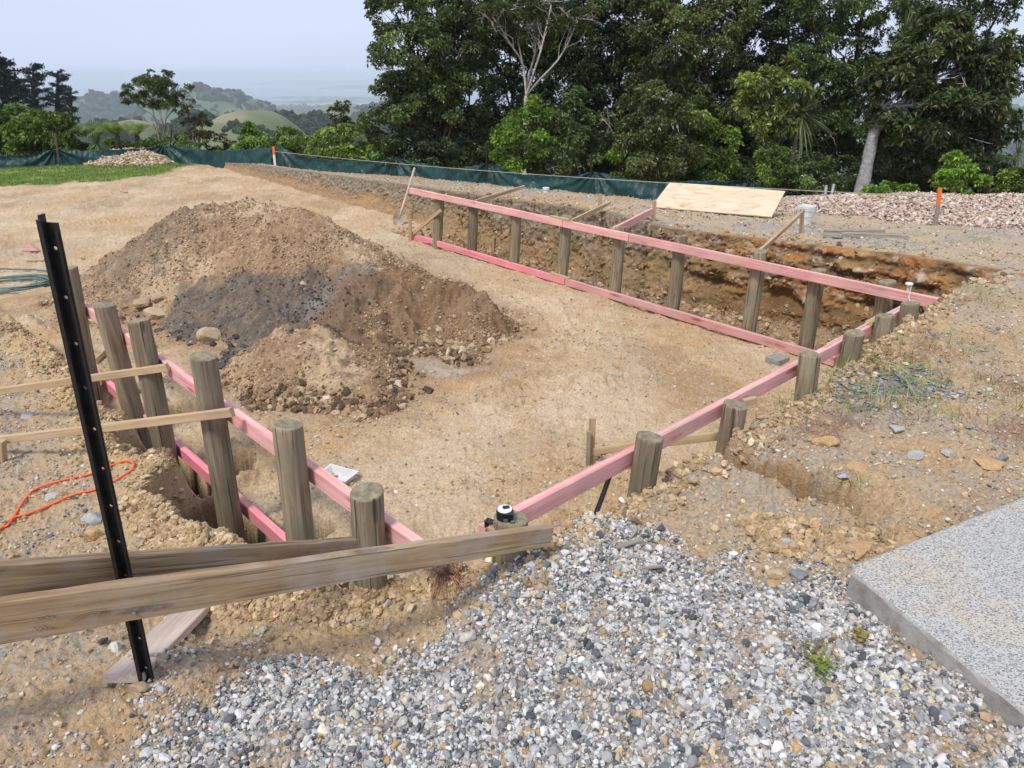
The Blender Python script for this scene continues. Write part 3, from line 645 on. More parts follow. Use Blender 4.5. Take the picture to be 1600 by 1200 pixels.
def board(name, A, B, wid, hgt, mat, label=None, cat='board', group=None, up=(0, 0, 1), w2=None, parent=None, skew=0, rough=.0015):
    """sawn timber from A to B (centre line); hgt across 'up', wid the other way; w2 = height at B when it tapers"""
    Mx, Ln = frame_between(A, B, up); n = max(6, int(Ln / .08)); xs = np.linspace(-Ln / 2, Ln / 2, n); b = min(wid, hgt) * .09
    sd = random.randint(0, 9999); V = []
    for k, x_ in enumerate(xs):
        h = hgt if w2 is None else hgt + (w2 - hgt) * k / (n - 1)
        yy, zz = wid / 2, h / 2; zt_ = hgt / 2 - (0 if w2 is None else 0)
        sec = np.array([(-yy, -zz + b), (-yy + b, -zz), (yy - b, -zz), (yy, -zz + b), (yy, zz - b), (yy - b, zz), (-yy + b, zz), (-yy, zz - b)])
        if w2 is not None: sec[:, 1] += hgt / 2 - h / 2        # keep the top edge straight
        sec = sec + rough * np.stack([gnoise(np.full(8, x_ * 9), np.arange(8) * 1.7, sd), gnoise(np.full(8, x_ * 9), np.arange(8) * 1.7, sd + 1)], 1)
        bow = .0025 * math.sin(x_ * 1.3 + sd)
        V.append(np.stack([np.full(8, x_) + skew * sec[:, 0], sec[:, 0] + bow, sec[:, 1]], 1))
    V = np.vstack(V); a = np.arange(8); bq = (a + 1) % 8
    F = np.vstack([np.stack([k * 8 + bq, k * 8 + a, (k + 1) * 8 + a, (k + 1) * 8 + bq], 1) for k in range(n - 1)])[:, ::-1]
    e0 = np.array([[0, 1, 2, 3], [0, 3, 4, 7], [7, 4, 5, 6]]); e1 = e0[:, ::-1] + (n - 1) * 8
    o = mesh_np(name, V, np.vstack([F, e0[:, ::-1] if False else e0, e1]), mat, matrix=Mx, parent=parent)
    if label: tag(o, label, cat, group)
    return o

LW = (A0, UL, QL, .105); RW = (C0, UR, QR, .105); FW = (E0, UW, QW, .105)
GL = 'round poles of the near left wall'; GR_ = 'pole tops along the right-hand wall'; GF = 'round poles of the far wall'
round_post(117, (106, 418), 160, -1.2, .14, LW, 'round pole mostly hidden behind the black steel post', GL)
round_post(172, (163, 476), 240, -1.25, .138, LW, 'brown round pole just right of the black steel post', GL)
round_post(228, (217, 500), 288, -1.4, .138, LW, 'greenish round pole with a dark knot hole, standing in an open hole', GL)
round_post(333, (318, 556), 384, -1.35, .134, LW, 'tall brown round pole where the longer batten ends', GL)
round_post(459, (450, 663), 496, -1.25, .134, LW, 'green-topped round pole between the batten pole and the corner pole', GL)
round_post(573, (572, 767), 583, -.95, .134, LW, 'thick stubby round pole nearest the camera behind the two brown boards', GL, zv=-.45)
r1, R1T = round_post(800, (800, 808), 795, -.75, .140, RW, 'short round pole with the tape measure on its top', GR_, zv=-.28)
round_post(1015, (1017, 681), 1000, -.8, .130, RW, 'round pole top next to the leaning black bar', GR_, zv=-.28)
round_post(1149, (1150, 631), 1137, -.8, .130, RW, 'dark round pole top with a tiny blue tag', GR_, zv=-.28)
round_post(1265, (1266, 552), 1256, -.8, .130, RW, 'round pole top where the lower far rail meets the right rail', GR_, zv=-.28)
round_post(1333, (1335, 520), 1318, -.85, .130, RW, 'round pole top standing in a dip of the bank beyond the rail junction', GR_, zv=-.28)
round_post(1383, (1384, 492), 1370, -.85, .130, RW, 'second last round pole top before the far right corner', GR_, zv=-.28)
round_post(1421, (1423, 473), 1408, -.85, .13, RW, 'small dark green pole top at the far right corner', GR_, zv=-.28)
for pm, tp, bp, zb, lab in (
        (687, (688, 296), 682, -1.1, 'leftmost pole of the far wall, with a diagonal brace'),
        (739, (741, 306), 735, -1.1, 'grey pole of the far wall, second from its left end'),
        (807, (808, 319), 801, -1.1, 'pole of the far wall with a red-brown stain near its foot'),
        (883, (886, 338), 876, -1.1, 'pole of the far wall beside the spliced rail joint'),
        (966, (970, 354), 956, -1.1, 'pole of the far wall where the pink brace meets the rail'),
        (1060, (1064, 368), 1045, -1.1, 'brown pole of the far wall midway between pink brace and long grey brace'),
        (1183, (1187, 392), 1163, -1.1, 'grey pole of the far wall at the foot of the long grey brace'),
        (1274, (1278, 421), 1251, -1.1, 'round pole of the far wall next right of the long grey brace'),
        (1381, (1388, 438), 1360, -1.1, 'pole of the far wall nearest the right-hand corner')):
    round_post(pm, tp, bp, zb, .145, FW, lab, GF)

def rail(wall, px0, px1, z, mat, label, group, h=.088, wd=.042, off=0.0, name='pink_rail', zs=(0, 0)):
    A, U, Q, _ = wall
    a = on_line(A, U, Q * off, px0, z + zs[0]); b = on_line(A, U, Q * off, px1, z + zs[1]); a[2] -= h / 2; b[2] -= h / 2
    return board(name, a, b, wd, h, mat, label, 'rail', group)
GP = 'pink timber rails nailed along the poles'
rail(LW, 124, 664, 0, M['pink'], 'upper pink rail of the near left wall', GP)
LZ = zcol(*on_line(A0, UL, QL * 0, 300, -.58)[:2], 712)
rail(LW, 128, 541, LZ, M['pink_low'], 'deep pink lower rail of the near left wall, low in the holes', GP)
rail(RW, 752, 1258, 0, M['pink'], 'long pink rail running from the taped pole to the rail junction', GP)
rail(RW, 1259, 1430, 0, M['pink'], 'far piece of the right-hand pink rail beyond the junction pole', GP)
rail(FW, 641, 881, 0, M['pink'], 'left piece of the upper far pink rail beside the shovel', GP)
rail(FW, 882, 984, 0, M['pink'], 'short middle piece of the upper far pink rail', GP)
rail(FW, 985, 1467, 0, M['pink'], 'right piece of the upper far pink rail ending at the corner', GP)
FZ1 = zcol(*on_line(E0, UW, QW * 0, 645, -.75)[:2], 367); FZ2 = zcol(*on_line(E0, UW, QW * 0, 1270, -.75)[:2], 544); FZ = (FZ1 + FZ2) / 2
rail(FW, 645, 884, FZ, M['pink_low'], 'left piece of the lower far pink rail starting at a peg', GP)
rail(FW, 885, 1306, FZ, M['pink'], 'right piece of the lower far pink rail running to the junction pole', GP)
a = on_line(E0, UW, QW * 0, 861, .012); b = on_line(E0, UW, QW * 0, 890, .012); board('splice_block', a, b, .045, .022, M['batten'], 'pale splice block on the upper far rail', 'wood block')
a = on_line(E0, UW, QW * 0, 862, FZ + .012); b = on_line(E0, UW, QW * 0, 890, FZ + .012); board('splice_block', a, b, .045, .022, M['batten'], 'pale splice block on the lower far rail', 'wood block')
a = on_line(C0, UR, QR * -.0, 1357, .015); b = on_line(C0, UR, QR * -.0, 1380, .015); board('splice_block', a, b, .05, .026, M['batten'], 'pale wood block on the right-hand rail near the corner', 'wood block')

# ------------------------------------------------------------------ black steel fence post with real holes
def steel_post(T, Bq, label, holes=True, w_=.040, name='steel_fence_post', spacing=.118):
    T = Vector([float(v) for v in T]); Bq = Vector([float(v) for v in Bq]); z_ = (T - Bq); Ln = z_.length; z_.normalize()
    view = Vector((0, -1, .25)); yv = (view - z_ * view.dot(z_)).normalized(); xv = yv.cross(z_)
    Mx = Matrix((xv, yv, z_)).transposed().to_4x4(); Mx.translation = Bq
    root = empty(name, Bq); tag(root, label, 'post')
    # flange: plate with octagonal holes
    th = .005; V = []; F4 = []
    def addq(vs):
        n0 = len(V); V.extend(vs); F4.append([n0, n0 + 1, n0 + 2, n0 + 3])
    nseg = int(Ln / spacing); seg = Ln / nseg; hw = w_ / 2; cx = -hw * .05; hr = .0052
    for k in range(nseg):
        z0, z1 = k * seg, (k + 1) * seg; zc = (z0 + z1) / 2; sq_ = .010
        for yy, flip in ((th, 1), (0, -1)):
            for (x0, x1, a, b) in ((-hw, hw, z0, zc - sq_), (-hw, hw, zc + sq_, z1), (-hw, cx - sq_, zc - sq_, zc + sq_), (cx + sq_, hw, zc - sq_, zc + sq_)):
                q = [(x0, yy, a), (x1, yy, a), (x1, yy, b), (x0, yy, b)]; addq(q if flip < 0 else q[::-1])
            out = [(cx + sq_ * sx, yy, zc + sq_ * sz) for sx, sz in ((-1, -1), (0, -1), (1, -1), (1, 0), (1, 1), (0, 1), (-1, 1), (-1, 0))]
            inn = [(cx + hr * math.cos(R(225 + 45 * j)), yy, zc + hr * math.sin(R(225 + 45 * j))) for j in range(8)]
            if not holes: inn = [(cx + .0001 * math.cos(R(225 + 45 * j)), yy, zc + .0001 * math.sin(R(225 + 45 * j))) for j in range(8)]
            for j in range(8):
                q = [out[j], out[(j + 1) % 8], inn[(j + 1) % 8], inn[j]]; addq(q if flip < 0 else q[::-1])
        for j in range(8):
            p = [(cx + hr * math.cos(R(225 + 45 * (j + d))), zc + hr * math.sin(R(225 + 45 * (j + d)))) for d in (0, 1)]
            addq([(p[0][0], 0, p[0][1]), (p[0][0], th, p[0][1]), (p[1][0], th, p[1][1]), (p[1][0], 0, p[1][1])])
    for xx in (-hw, hw):
        q = [(xx, 0, 0), (xx, th, 0), (xx, th, Ln), (xx, 0, Ln)]; addq(q if xx < 0 else q[::-1])
    addq([(-hw, 0, Ln), (-hw, th, Ln), (hw, th, Ln), (hw, 0, Ln)])
    o = mesh_np('flange', np.array(V), np.array(F4), M['black'], matrix=Mx); setparent(o, root)
    mb = MB(); mb.box((hw * .55, .012, Ln / 2 + .01), (.005, .022, Ln + .02)); mb.box((hw * .55, .025, Ln / 2 + .005), (.011, .006, Ln + .01)); mb.box((-hw * .8, .006, Ln / 2 - .01), (.005, .010, Ln - .02))
    o = mb.build('rib', M['black'], matrix=Mx); setparent(o, root); return root, Mx, Ln
bp_ = PZ(233, 1064, -.13); tp_ = PY(79, 347, bp_[1] - .02)
steel_post(tp_, bp_, 'tall black perforated steel post leaning left in the foreground', w_=.038)
bb = hit(918, 824); tb = PY(954, 738, on_line(C0, UR, QR * 0, 955, -.05)[1] + .05); bb[2] -= .05
steel_post(tb, bb, 'short leaning black steel bar under the right-hand rail', holes=False, w_=.020, name='steel_bar')

# ------------------------------------------------------------------ foreground boards
G1 = 'weathered brown boards across the near corner'
p = PY(210, 909, 1.63); q = PY(858, 822, 2.27); d = p - q; a = q + d * 1.62
def drop(v, h): v = np.array(v, float); v[2] -= h; return v
def wedge_board(name, a, b, th, h0, h1, mat, label):
    """top edge from a to b"""
    return board(name, drop(a, h0 / 2), drop(b, h0 / 2), th, h0, mat, label, 'board', G1, w2=h1, rough=.004)
fb = wedge_board('long_board', a, q, .032, .150, .085, M['board'], 'long weathered brown board in front of the black steel post')
p2 = PY(200, 868, 1.74); q2 = PY(616, 839, 2.44); d2 = p2 - q2; a2 = q2 + d2 * 1.75
wedge_board('long_board', a2, q2, .032, .140, .045, M['board'], 'shorter weathered brown board behind the black steel post')
# two lines of pencil scribble and a nail on the front board (left end)
Mx, _ln = frame_between(drop(a, .075), drop(q, .075))
def scrib(x0, z0, n, amp, seed):
    rnd = random.Random(seed); pts = []
    for k in range(n): pts.append(Mx @ Vector((x0 + k * .0035, -.0185, z0 + amp * math.sin(k * 1.9 + rnd.random()) * (.4 + rnd.random()))))
    return [np.array(v) for v in pts]
def scribx(px): 
    best = min(np.linspace(-_ln / 2, _ln / 2, 400), key=lambda t: abs(proj(np.array(Mx @ Vector((t, 0, .05))))[0] - px)); return float(best)
mb = MB()
mb.tube(scrib(scribx(58), .012, 14, .006, 1), .0006, 4, False); mb.tube(scrib(scribx(54), -.022, 14, .006, 2), .0006, 4, False)
xx = scribx(110)
mb.tube([np.array(Mx @ Vector((xx + t * .085, -.0185, -.012 + .018 * math.sin(t * 2.6)))) for t in np.linspace(0, 1, 14)] + [np.array(Mx @ Vector((xx + .085 - t * .02, -.0185, -.003 + .010 * math.cos(t * 3)))) for t in np.linspace(0, 1, 6)], .0006, 4, False)
mk = mb.build('pencil_marking', m_plain('pencil', (.05, .045, .04), rough=.7)); setparent(mk, fb)
mb = MB(); nx = scribx(208); c_ = Mx @ Vector((nx, -.018, -.02)); mb.lathe([(.0001, .003), (.006, .002), (.006, 0)], tuple(c_), 12, Matrix.Rotation(R(90), 3, 'X'))
nl = mb.build('nail', M['steel']); setparent(nl, fb)
board('flat_plank', PZ(192, 1060, -.095), PZ(312, 942, -.29), .125, .030, M['plank'], 'pale sawn plank lying on the ground at the foot of the black post', 'plank', rough=.002)

GB = 'pale battens bracing the near left wall'
def ext(a, b, f): return b + (a - b) * f
a = PY(262, 574, 4.02); b = PZ(0, 611, -.26); board('batten', ext(b, a, 1.35), a, .028, .046, M['batten'], 'upper pale batten ending at the greenish pole', 'batten', GB)
_l3 = on_line(A0, UL, QL * .105, 333, -.05); a = PY(363, 644, _l3[1] - .16); b = PZ(0, 687, -.32); board('batten', ext(b, a, 1.35), a, .028, .046, M['batten'], 'lower pale batten ending at the tall brown pole', 'batten', GB)
a = PZ(84, 451, -.03); b = PZ(0, 470, -.2); board('batten', ext(b, a, 2), a, .028, .046, M['batten'], 'short pale batten left of the black post beside the hose', 'batten', GB)
def stake(px, pyb, pxt, pyt, w_, mat, label, name='wooden_peg', base=None, group=None, cat='peg', tilt=0):
    g = hit(px, pyb) if base is None else np.array(base, float)
    t = PY(pxt, pyt, g[1] + tilt); g = g + (g - t) * .12
    return board(name, g, t, w_, w_, mat, label, cat, group, up=(0, -1, .01))
GS = 'wooden pegs and stakes round the wall'
stake(3, 722, 0, 688, .045, M['batten'], 'stub of a wooden peg at the left picture edge under the lower batten', group=GS)
b = PZ(150, 566, -.5); board('wood_offcut', b, b + np.array([.10, .04, .08]), .03, .05, M['batten'], 'little wood offcut wedged between the black post and the brown pole', 'offcut')
a = PY(534, 903, 2.50); b = PY(560, 934, 2.56); board('wood_offcut', a, b, .05, .05, M['board'], 'brown wood offcut leaning on the stubby corner pole', 'offcut')
stake(641, 377, 641, 343, .05, M['batten'], 'pale peg at the left end of the lower far rail', group=GS)
stake(770, 398, 770, 369, .045, M['batten'], 'pale peg standing alone behind the lower far rail', group=GS, base=PZ(770, 396, -1.0))
a = on_line(E0, UW, QW * -.03, 645, FZ - .0); b = on_line(E0, UW, QW * .0, 688, -.15); b[2] = zcol(b[0], b[1], 329); board('brace_batten', a, b, .03, .05, M['batten'], 'diagonal batten from the left peg up to the leftmost far pole', 'brace')
GT = 'braces from the far rail back to stakes on the terrace'
def onr(px, z=-.02, off=.05): return on_line(E0, UW, QW * off, px, z)
def brace(px0, px1, py1, stk, mat, lab, lab2, w_=.03, h_=.05, z0=-.015):
    base = hit(stk[0], stk[1]); a = onr(px0, z0); b = PY(px1, py1, base[1] + .02)
    board('brace_batten', a, b, w_, h_, mat, lab, 'brace', GT)
    t = PY(stk[2], stk[3], base[1]); board('wooden_stake', base + (base - t) * .2, t, .05, .035, M['batten'], lab2, 'stake', GS, up=(0, -1, .01))
brace(697, 739, 306, (737, 317, 737, 290), M['batten'], 'short thin brace just behind the two leftmost far poles', 'pale stake showing above the second far pole')
brace(743, 819, 292, (795, 318, 796, 299), M['batten'], 'long thin pale brace behind the third far pole, open sloping end', 'pale stake under the long thin brace')
brace(893, 953, 317, (936, 337, 938, 303), M['batten'], 'pale brace behind the spliced rail joint', 'pale stake holding the brace behind the spliced joint')
brace(958, 1019, 330, (1021, 345, 1023, 314), M['pink'], 'pink brace running back to a stake in front of the plywood', 'pale stake at the end of the pink brace', .035, .09, -.03)
brace(1174, 1256, 330, (1252, 363, 1254, 326), M['batten'], 'long grey brace rising to a stake beside the white bucket', 'pale stake in front of the white bucket')

# ------------------------------------------------------------------ things around the right-hand wall
base = PZ(924, 723, FLOOR + .1); base = hit(924, 724)
t = PY(926, 653, base[1]); board('wooden_stake', base - np.array([0, 0, .1]), t, .045, .022, M['batten'], 'taller wooden stake at the foot of the low cross batten', 'stake', GS, up=(0, -1, .01))
b2 = hit(918, 727); t = PY(920, 674, b2[1]); board('wooden_stake', b2 - np.array([0, 0, .1]), t, .028, .022, M['grey_timber'], 'shorter wooden stake beside the taller one by the low cross batten', 'stake', GS, up=(0, -1, .01))
a = PY(927, 705, base[1]); b = PY(1129, 680, PZ(1129, 680, -.25)[1]); board('cross_batten', a, b, .03, .048, M['batten'], 'low cross batten passing under the right-hand rail to the bank', 'batten')
a = PZ(1160, 629, -.05); board('wood_offcut', a, a + np.array([.085, .035, .0]), .03, .04, M['batten'], 'small pale wood offcut beside the pole with the blue tag', 'offcut')
c = PZ(1147, 633, 0); tt = on_line(C0, UR, QR * .105, 1158, .0); tt[2] = zcol(tt[0], tt[1], 632) + .004
mb = MB(); mb.box(tt, (.035, .02, .003)); tag(mb.build('blue_tag', m_plain('blue_plastic', (.10, .30, .65), rough=.5), origin=tt), 'tiny blue tag lying on a dark pole top', 'tag')
c = hit(1214, 566); mb = MB(); mb.box(c + [0, 0, .025], (.17, .15, .06), Matrix.Rotation(R(35), 3, 'Z')); tag(mb.build('concrete_block', M['paver'], origin=c), 'grey concrete block lying on the pit floor', 'block')
# white peg with cord at the corner
c = onr(1418, 0, .0); root = empty('cord_reel', c); tag(root, 'white cord reel standing on the far rail at the corner', 'cord reel')
mb = MB(); mb.lathe([(.001, .075), (.026, .075), (.03, .07), (.03, .058), (.022, .054), (.012, .05), (.010, .0)], c, 16); setparent(mb.build('reel', M['white'], smooth=True), root)
mb = MB(); e = PY(1422, 473, c[1] - .1); mb.tube([c + [0.01, -.02, .055], (c + e) / 2, e], .003, 5); setparent(mb.build('cord', M['white']), root)
mb = MB(); mb.tube([on_line(C0, UR, QR * -.0, px_, .022) for px_ in (1292, 1350, 1418)], .003, 5); tag(mb.build('string_line', M['white']), 'thin white string stretched along the right-hand rail to the corner', 'string')

# tape measure on the nearest right-hand pole
tc_ = np.array([R1T[0] - .028, R1T[1] - .012, R1T[2] + .004])
root = empty('tape_measure', tc_); tag(root, 'black and silver tape measure lying on a pole top', 'tape measure')
s_ = .033; mb = MB(); prof = [(.001, 0), (s_ * .96, 0), (s_, .003), (s_, .036), (s_ * .94, .041), (.001, .041)]
mb.lathe(prof, tc_, 28); mb.box(tc_ + [.014, -.016, .020], (.04, .034, .040)); setparent(mb.build('case', M['blackp'], smooth=False), root)
mb = MB(); mb.lathe([(.001, .0435), (s_ * .86, .0435), (s_ * .88, .041)], tc_, 28); setparent(mb.build('face_ring', M['white'], smooth=False), root)
mb = MB(); o2 = tc_ + [.004, .006, .0445]; tri = np.array([(-.011, .010, 0), (.012, .012, 0), (.016, -.004, 0), (-.006, -.012, 0), (-.013, -.004, 0)]); n_ = len(tri)
V = np.vstack([tri, tri + [0, 0, .002]]) + o2; mb.add(V, [[k, (k + 1) % n_, n_ + (k + 1) % n_, n_ + k] for k in range(n_)], [[n_, n_ + 1, n_ + 2], [n_, n_ + 2, n_ + 3], [n_, n_ + 3, n_ + 4]]); setparent(mb.build('emblem', M['blackp']), root)
mb = MB(); mb.box(tc_ + [.03, -.03, .008], (.012, .018, .006)); mb.box(tc_ + [.003, -.035, .012], (.016, .003, .01)); setparent(mb.build('blade_tip', M['steel']), root)
# bar clamp hooked over the rail beside it
root = empty('bar_clamp', PY(768, 818, 2.33)); tag(root, 'steel bar clamp passing behind the long board at the taped pole', 'clamp')
a = PY(764, 815, 2.36); b = PY(810, 872, 2.275); board('bar', a, b, .028, .012, M['steel'], up=(0, -1, .5), parent=root)
mb = MB(); c = PY(764, 817, 2.34); mb.box(c + [-.008, 0, 0], (.006, .03, .03), Matrix.Rotation(R(-30), 3, 'Z')); mb.box(c + [0, 0, .010], (.03, .028, .005), Matrix.Rotation(R(-30), 3, 'Z')); setparent(mb.build('jaw', M['dsteel']), root)
board('wood_pad', c + [.0, -.01, -.01], c + [.07, -.03, -.03], .03, .018, M['batten'], parent=root)

# white tray behind the left rail
c = hit(529, 750); root = empty('plastic_tray', c); tag(root, 'small white plastic tray behind the left pink rail', 'tray')
w1, w0, h_ = .085, .070, .055; n = 4; V = []; ang = R(-25)
for (hw_, zz) in ((w0, 0), (w1, h_), (w1 + .008, h_), (w1 + .008, h_ - .006), (w1 - .004, h_ - .004), (w0 - .004, .004)):
    V += [(sx * hw_ * 1.25, sy * hw_ * .8, zz) for sx, sy in ((-1, -1), (1, -1), (1, 1), (-1, 1))]
V = np.array(V); rot = np.array([[math.cos(ang), -math.sin(ang), 0], [math.sin(ang), math.cos(ang), 0], [0, 0, 1]]); V = V @ rot.T + c
F = [[0, 3, 2, 1]] + [[k * 4 + j, k * 4 + (j + 1) % 4, (k + 1) * 4 + (j + 1) % 4, (k + 1) * 4 + j] for k in range(5) for j in range(4)] + [[20, 21, 22, 23]]
setparent(mesh_np('tray_body', V, np.array(F), M['white']), root)

# shovel leaning on the cut bank
g = hit(619, 351); root = empty('shovel', g); tag(root, 'long-handled shovel leaning at the left end of the far rail', 'shovel')
top = PY(648, 262, g[1] + .35); nk = PY(624, 341, g[1] + .06); mb = MB(); mb.tube([nk, nk * .66 + top * .34, nk * .33 + top * .67, top], [.022, .019, .018, .018], 10); setparent(mb.build('handle', M['plank'], smooth=True), root)
dirv = (nk - g); dirv /= np.linalg.norm(dirv); sv = np.cross(dirv, [0, -1, 0]); sv /= np.linalg.norm(sv); nv = np.cross(sv, dirv)
U_, V_ = np.meshgrid(np.linspace(-1, 1, 9), np.linspace(0, 1, 10)); wdt = .105 * np.where(V_ < .35, np.sqrt(np.clip(V_ / .35, .04, 1)), 1)
Lb = .26; Pt = (g - dirv * .03)[None, None] + dirv * (Lb * V_)[..., None] + sv * (U_ * wdt)[..., None] + nv * (.03 * U_ ** 2 + .02 * V_)[..., None]
i = np.arange(90).reshape(10, 9); Fq = np.stack([i[:-1, :-1], i[:-1, 1:], i[1:, 1:], i[1:, :-1]], -1).reshape(-1, 4)
Vb = np.vstack([Pt.reshape(-1, 3), Pt.reshape(-1, 3) - nv * .003]); setparent(mesh_np('blade', Vb, np.vstack([Fq, Fq[:, ::-1] + 90]), m_plain('muddy_steel', (.36, .29, .21), rough=.8, var=.3), smooth=True), root)

# ------------------------------------------------------------------ terrace things
# plywood sheet propped up along its back edge
pl0 = hit(1017, 327); pl1 = hit(1205, 342); pl0[2] += .035; pl1[2] += .03
q0 = PY(1046, 283, pl0[1] + .50); q1 = PY(1227, 301, pl1[1] + .50)
m, nt_, b, L = newmat('plywood_face'); tc = N(nt_, 'ShaderNodeTexCoord'); mp = N(nt_, 'ShaderNodeMapping'); mp.inputs['Scale'].default_value = (1.6, 6, 6); L(tc.outputs['Object'], mp.inputs[0])
n1 = N(nt_, 'ShaderNodeTexNoise', i_Scale=1.3, i_Detail=7.0, i_Distortion=1.8); L(mp.outputs[0], n1.inputs['Vector']); r_ = ramp(nt_, [(.30, (.42, .25, .12)), (.40, (.60, .46, .29)), (.6, (.68, .56, .40)), (.8, (.62, .50, .36))]); L(n1.outputs[0], r_.inputs[0]); L(r_.outputs[0], b.inputs['Base Color']); b.inputs['Roughness'].default_value = .75; M['ply'] = m
xa = Vector(pl1 - pl0).normalized(); ya = Vector((q0 + q1) / 2 - (pl0 + pl1) / 2); ya = (ya - xa * ya.dot(xa)); yl = ya.length; ya.normalize(); za = xa.cross(ya)
Mp = Matrix((xa, ya, za)).transposed().to_4x4(); Mp.translation = Vector((pl0 + pl1 + q0 + q1) / 4); Mi = Mp.inverted()
cs = [Mi @ Vector(v) for v in (pl0, pl1, q1, q0)]; nx_ = 24; V = []
for j in range(7):
    for i_ in range(nx_ + 1):
        fx = i_ / nx_; fy = j / 6; p = (cs[0] * (1 - fx) + cs[1] * fx) * (1 - fy) + (cs[3] * (1 - fx) + cs[2] * fx) * fy; V.append((p.x, p.y, -.012 * math.sin(fx * 3.1) * (1 - fy) + .01 * math.sin(fx * 3.1)))
V = np.array(V); n0 = len(V); i = np.arange(n0).reshape(7, nx_ + 1); Fq = np.stack([i[:-1, :-1], i[:-1, 1:], i[1:, 1:], i[1:, :-1]], -1).reshape(-1, 4)
rim = list(i[0]) + list(i[1:, -1]) + list(i[-1, -2::-1]) + list(i[-2:0:-1, 0]); rm = np.array(rim); rn = np.roll(rm, -1)
V2 = np.vstack([V, V - [0, 0, .016]]); Fa = np.vstack([Fq, Fq[:, ::-1] + n0, np.stack([rn, rm, rm + n0, rn + n0], 1)])
tag(mesh_np('plywood_sheet', V2, Fa, M['ply'], matrix=Mp), 'big pale plywood sheet propped at a slant on the terrace', 'plywood sheet')
for k, f in enumerate((.12, .85)):
    tpt = q0 * (1 - f) + q1 * f; gb = np.array([tpt[0], tpt[1] + .02, gz(tpt[0], tpt[1] + .02)]); board('prop_block', gb - [0, 0, .05], tpt - [0, 0, .03], .06, .06, M['grey_timber'], ('left', 'right')[k] + ' wooden prop hidden under the back edge of the plywood sheet', 'prop', up=(0, -1, .01))
# bucket
c = hit(1256, 350); root = empty('bucket', c); tag(root, 'white plastic bucket standing by the end of the mulch pile', 'bucket')
mb = MB(); mb.lathe([(.001, .004), (.095, .004), (.098, 0), (.117, .235), (.122, .238), (.122, .246), (.112, .246), (.094, .02), (.001, .02)], c, 28); setparent(mb.build('bucket_body', M['white'], smooth=False), root)
mb = MB(); mb.lathe([(.117, .19), (.124, .19), (.124, .198), (.118, .198)], c, 28); mb.lathe([(.116, .215), (.122, .215), (.122, .222), (.118, .222)], c, 28); setparent(mb.build('rim_band', M['white'], smooth=True), root)
mb = MB(); mb.tube([c + [.124 * math.cos(t), -.02 - .10 * math.sin(t), .20 - .10 * math.sin(t)] for t in np.linspace(0, math.pi, 14)], .003, 5); setparent(mb.build('handle', M['steel'], smooth=True), root)
# grey timbers lying on the terrace
GM = 'grey timbers lying on the terrace'
def lying(p0, p1, w_, h_, lab, lift=0):
    a = hit(*p0); b = hit(*p1); a[2] += h_ / 2 + lift; b[2] += h_ / 2 + lift; board('lying_timber', a, b, w_, h_, M['grey_timber'], lab, 'timber', GM)
lying((1290, 366), (1378, 364), .10, .05, 'shorter grey timber lying behind the other on the terrace edge')
lying((1313, 371), (1415, 374), .10, .055, 'longer grey timber lying in front on the terrace edge')
lying((1286, 371), (1316, 373), .09, .04, 'stub of grey timber at the left end of the lying timbers')
# survey stakes
def survey(px, pyb, pxt, pyt, split, low, lab, w_):
    g = hit(px, pyb); t = PY(pxt, pyt, g[1]); sp = g + (t - g) * split; root = empty('survey_stake', g); tag(root, lab, 'stake', 'orange-topped survey stakes')
    board('shaft', g - [0, 0, .1], sp, w_, w_ * .5, low, up=(0, -1, .01), parent=root); board('painted_top', sp, t, w_ * 1.04, w_ * .54, M['orange'], up=(0, -1, .01), parent=root); return t
ts1 = survey(430, 259, 427, 229, .55, M['white'], 'white survey stake with orange top in front of the green fence', .06)
ts2 = survey(1462, 352, 1469, 294, .56, M['grey_timber'], 'grey survey stake with orange top at the foot of the mulch pile', .05)
pth = [ts1 * (1 - f) + ts2 * f - np.array([0, 0, .12 + .28 * 4 * f * (1 - f) * .35]) for f in np.linspace(0, 1, 30)]
mb = MB(); mb.tube(pth, .007, 5); tag(mb.build('site_string', M['string'], smooth=True), 'long cord stretched between the two orange-topped stakes', 'cord')
def pipe(px, pyb, pyt, lab, r_=.03):
    g = hit(px, pyb); t = PY(px, pyt, g[1]); h_ = t[2] - g[2]; mb = MB(); mb.lathe([(r_, -.05), (r_, h_ * .55), (r_ * 1.35, h_ * .58), (r_ * 1.35, h_), (r_ * 1.1, h_ + .004), (.001, h_ + .006)], g, 16); tag(mb.build('pipe_stub', M['white'], origin=g), lab, 'pipe', 'white pipe stubs')
pipe(853, 300, 293, 'white capped pipe stub in front of the green fence', .05); pipe(1545, 314, 305, 'white pipe stub sticking out of the mulch pile', .035)
g = hit(1288, 316); mb = MB(); mb.tube([g, PY(1291, 290, g[1] + .1)], .028, 10); tag(mb.build('steel_tube', M['galv'], smooth=True, origin=g), 'left one of two grey tubes leaning by the mulch pile', 'tube')
g = hit(1297, 314); mb = MB(); mb.tube([g, PY(1303, 288, g[1] + .1)], .028, 10); tag(mb.build('steel_tube', M['galv'], smooth=True, origin=g), 'right one of two grey tubes leaning by the mulch pile', 'tube')

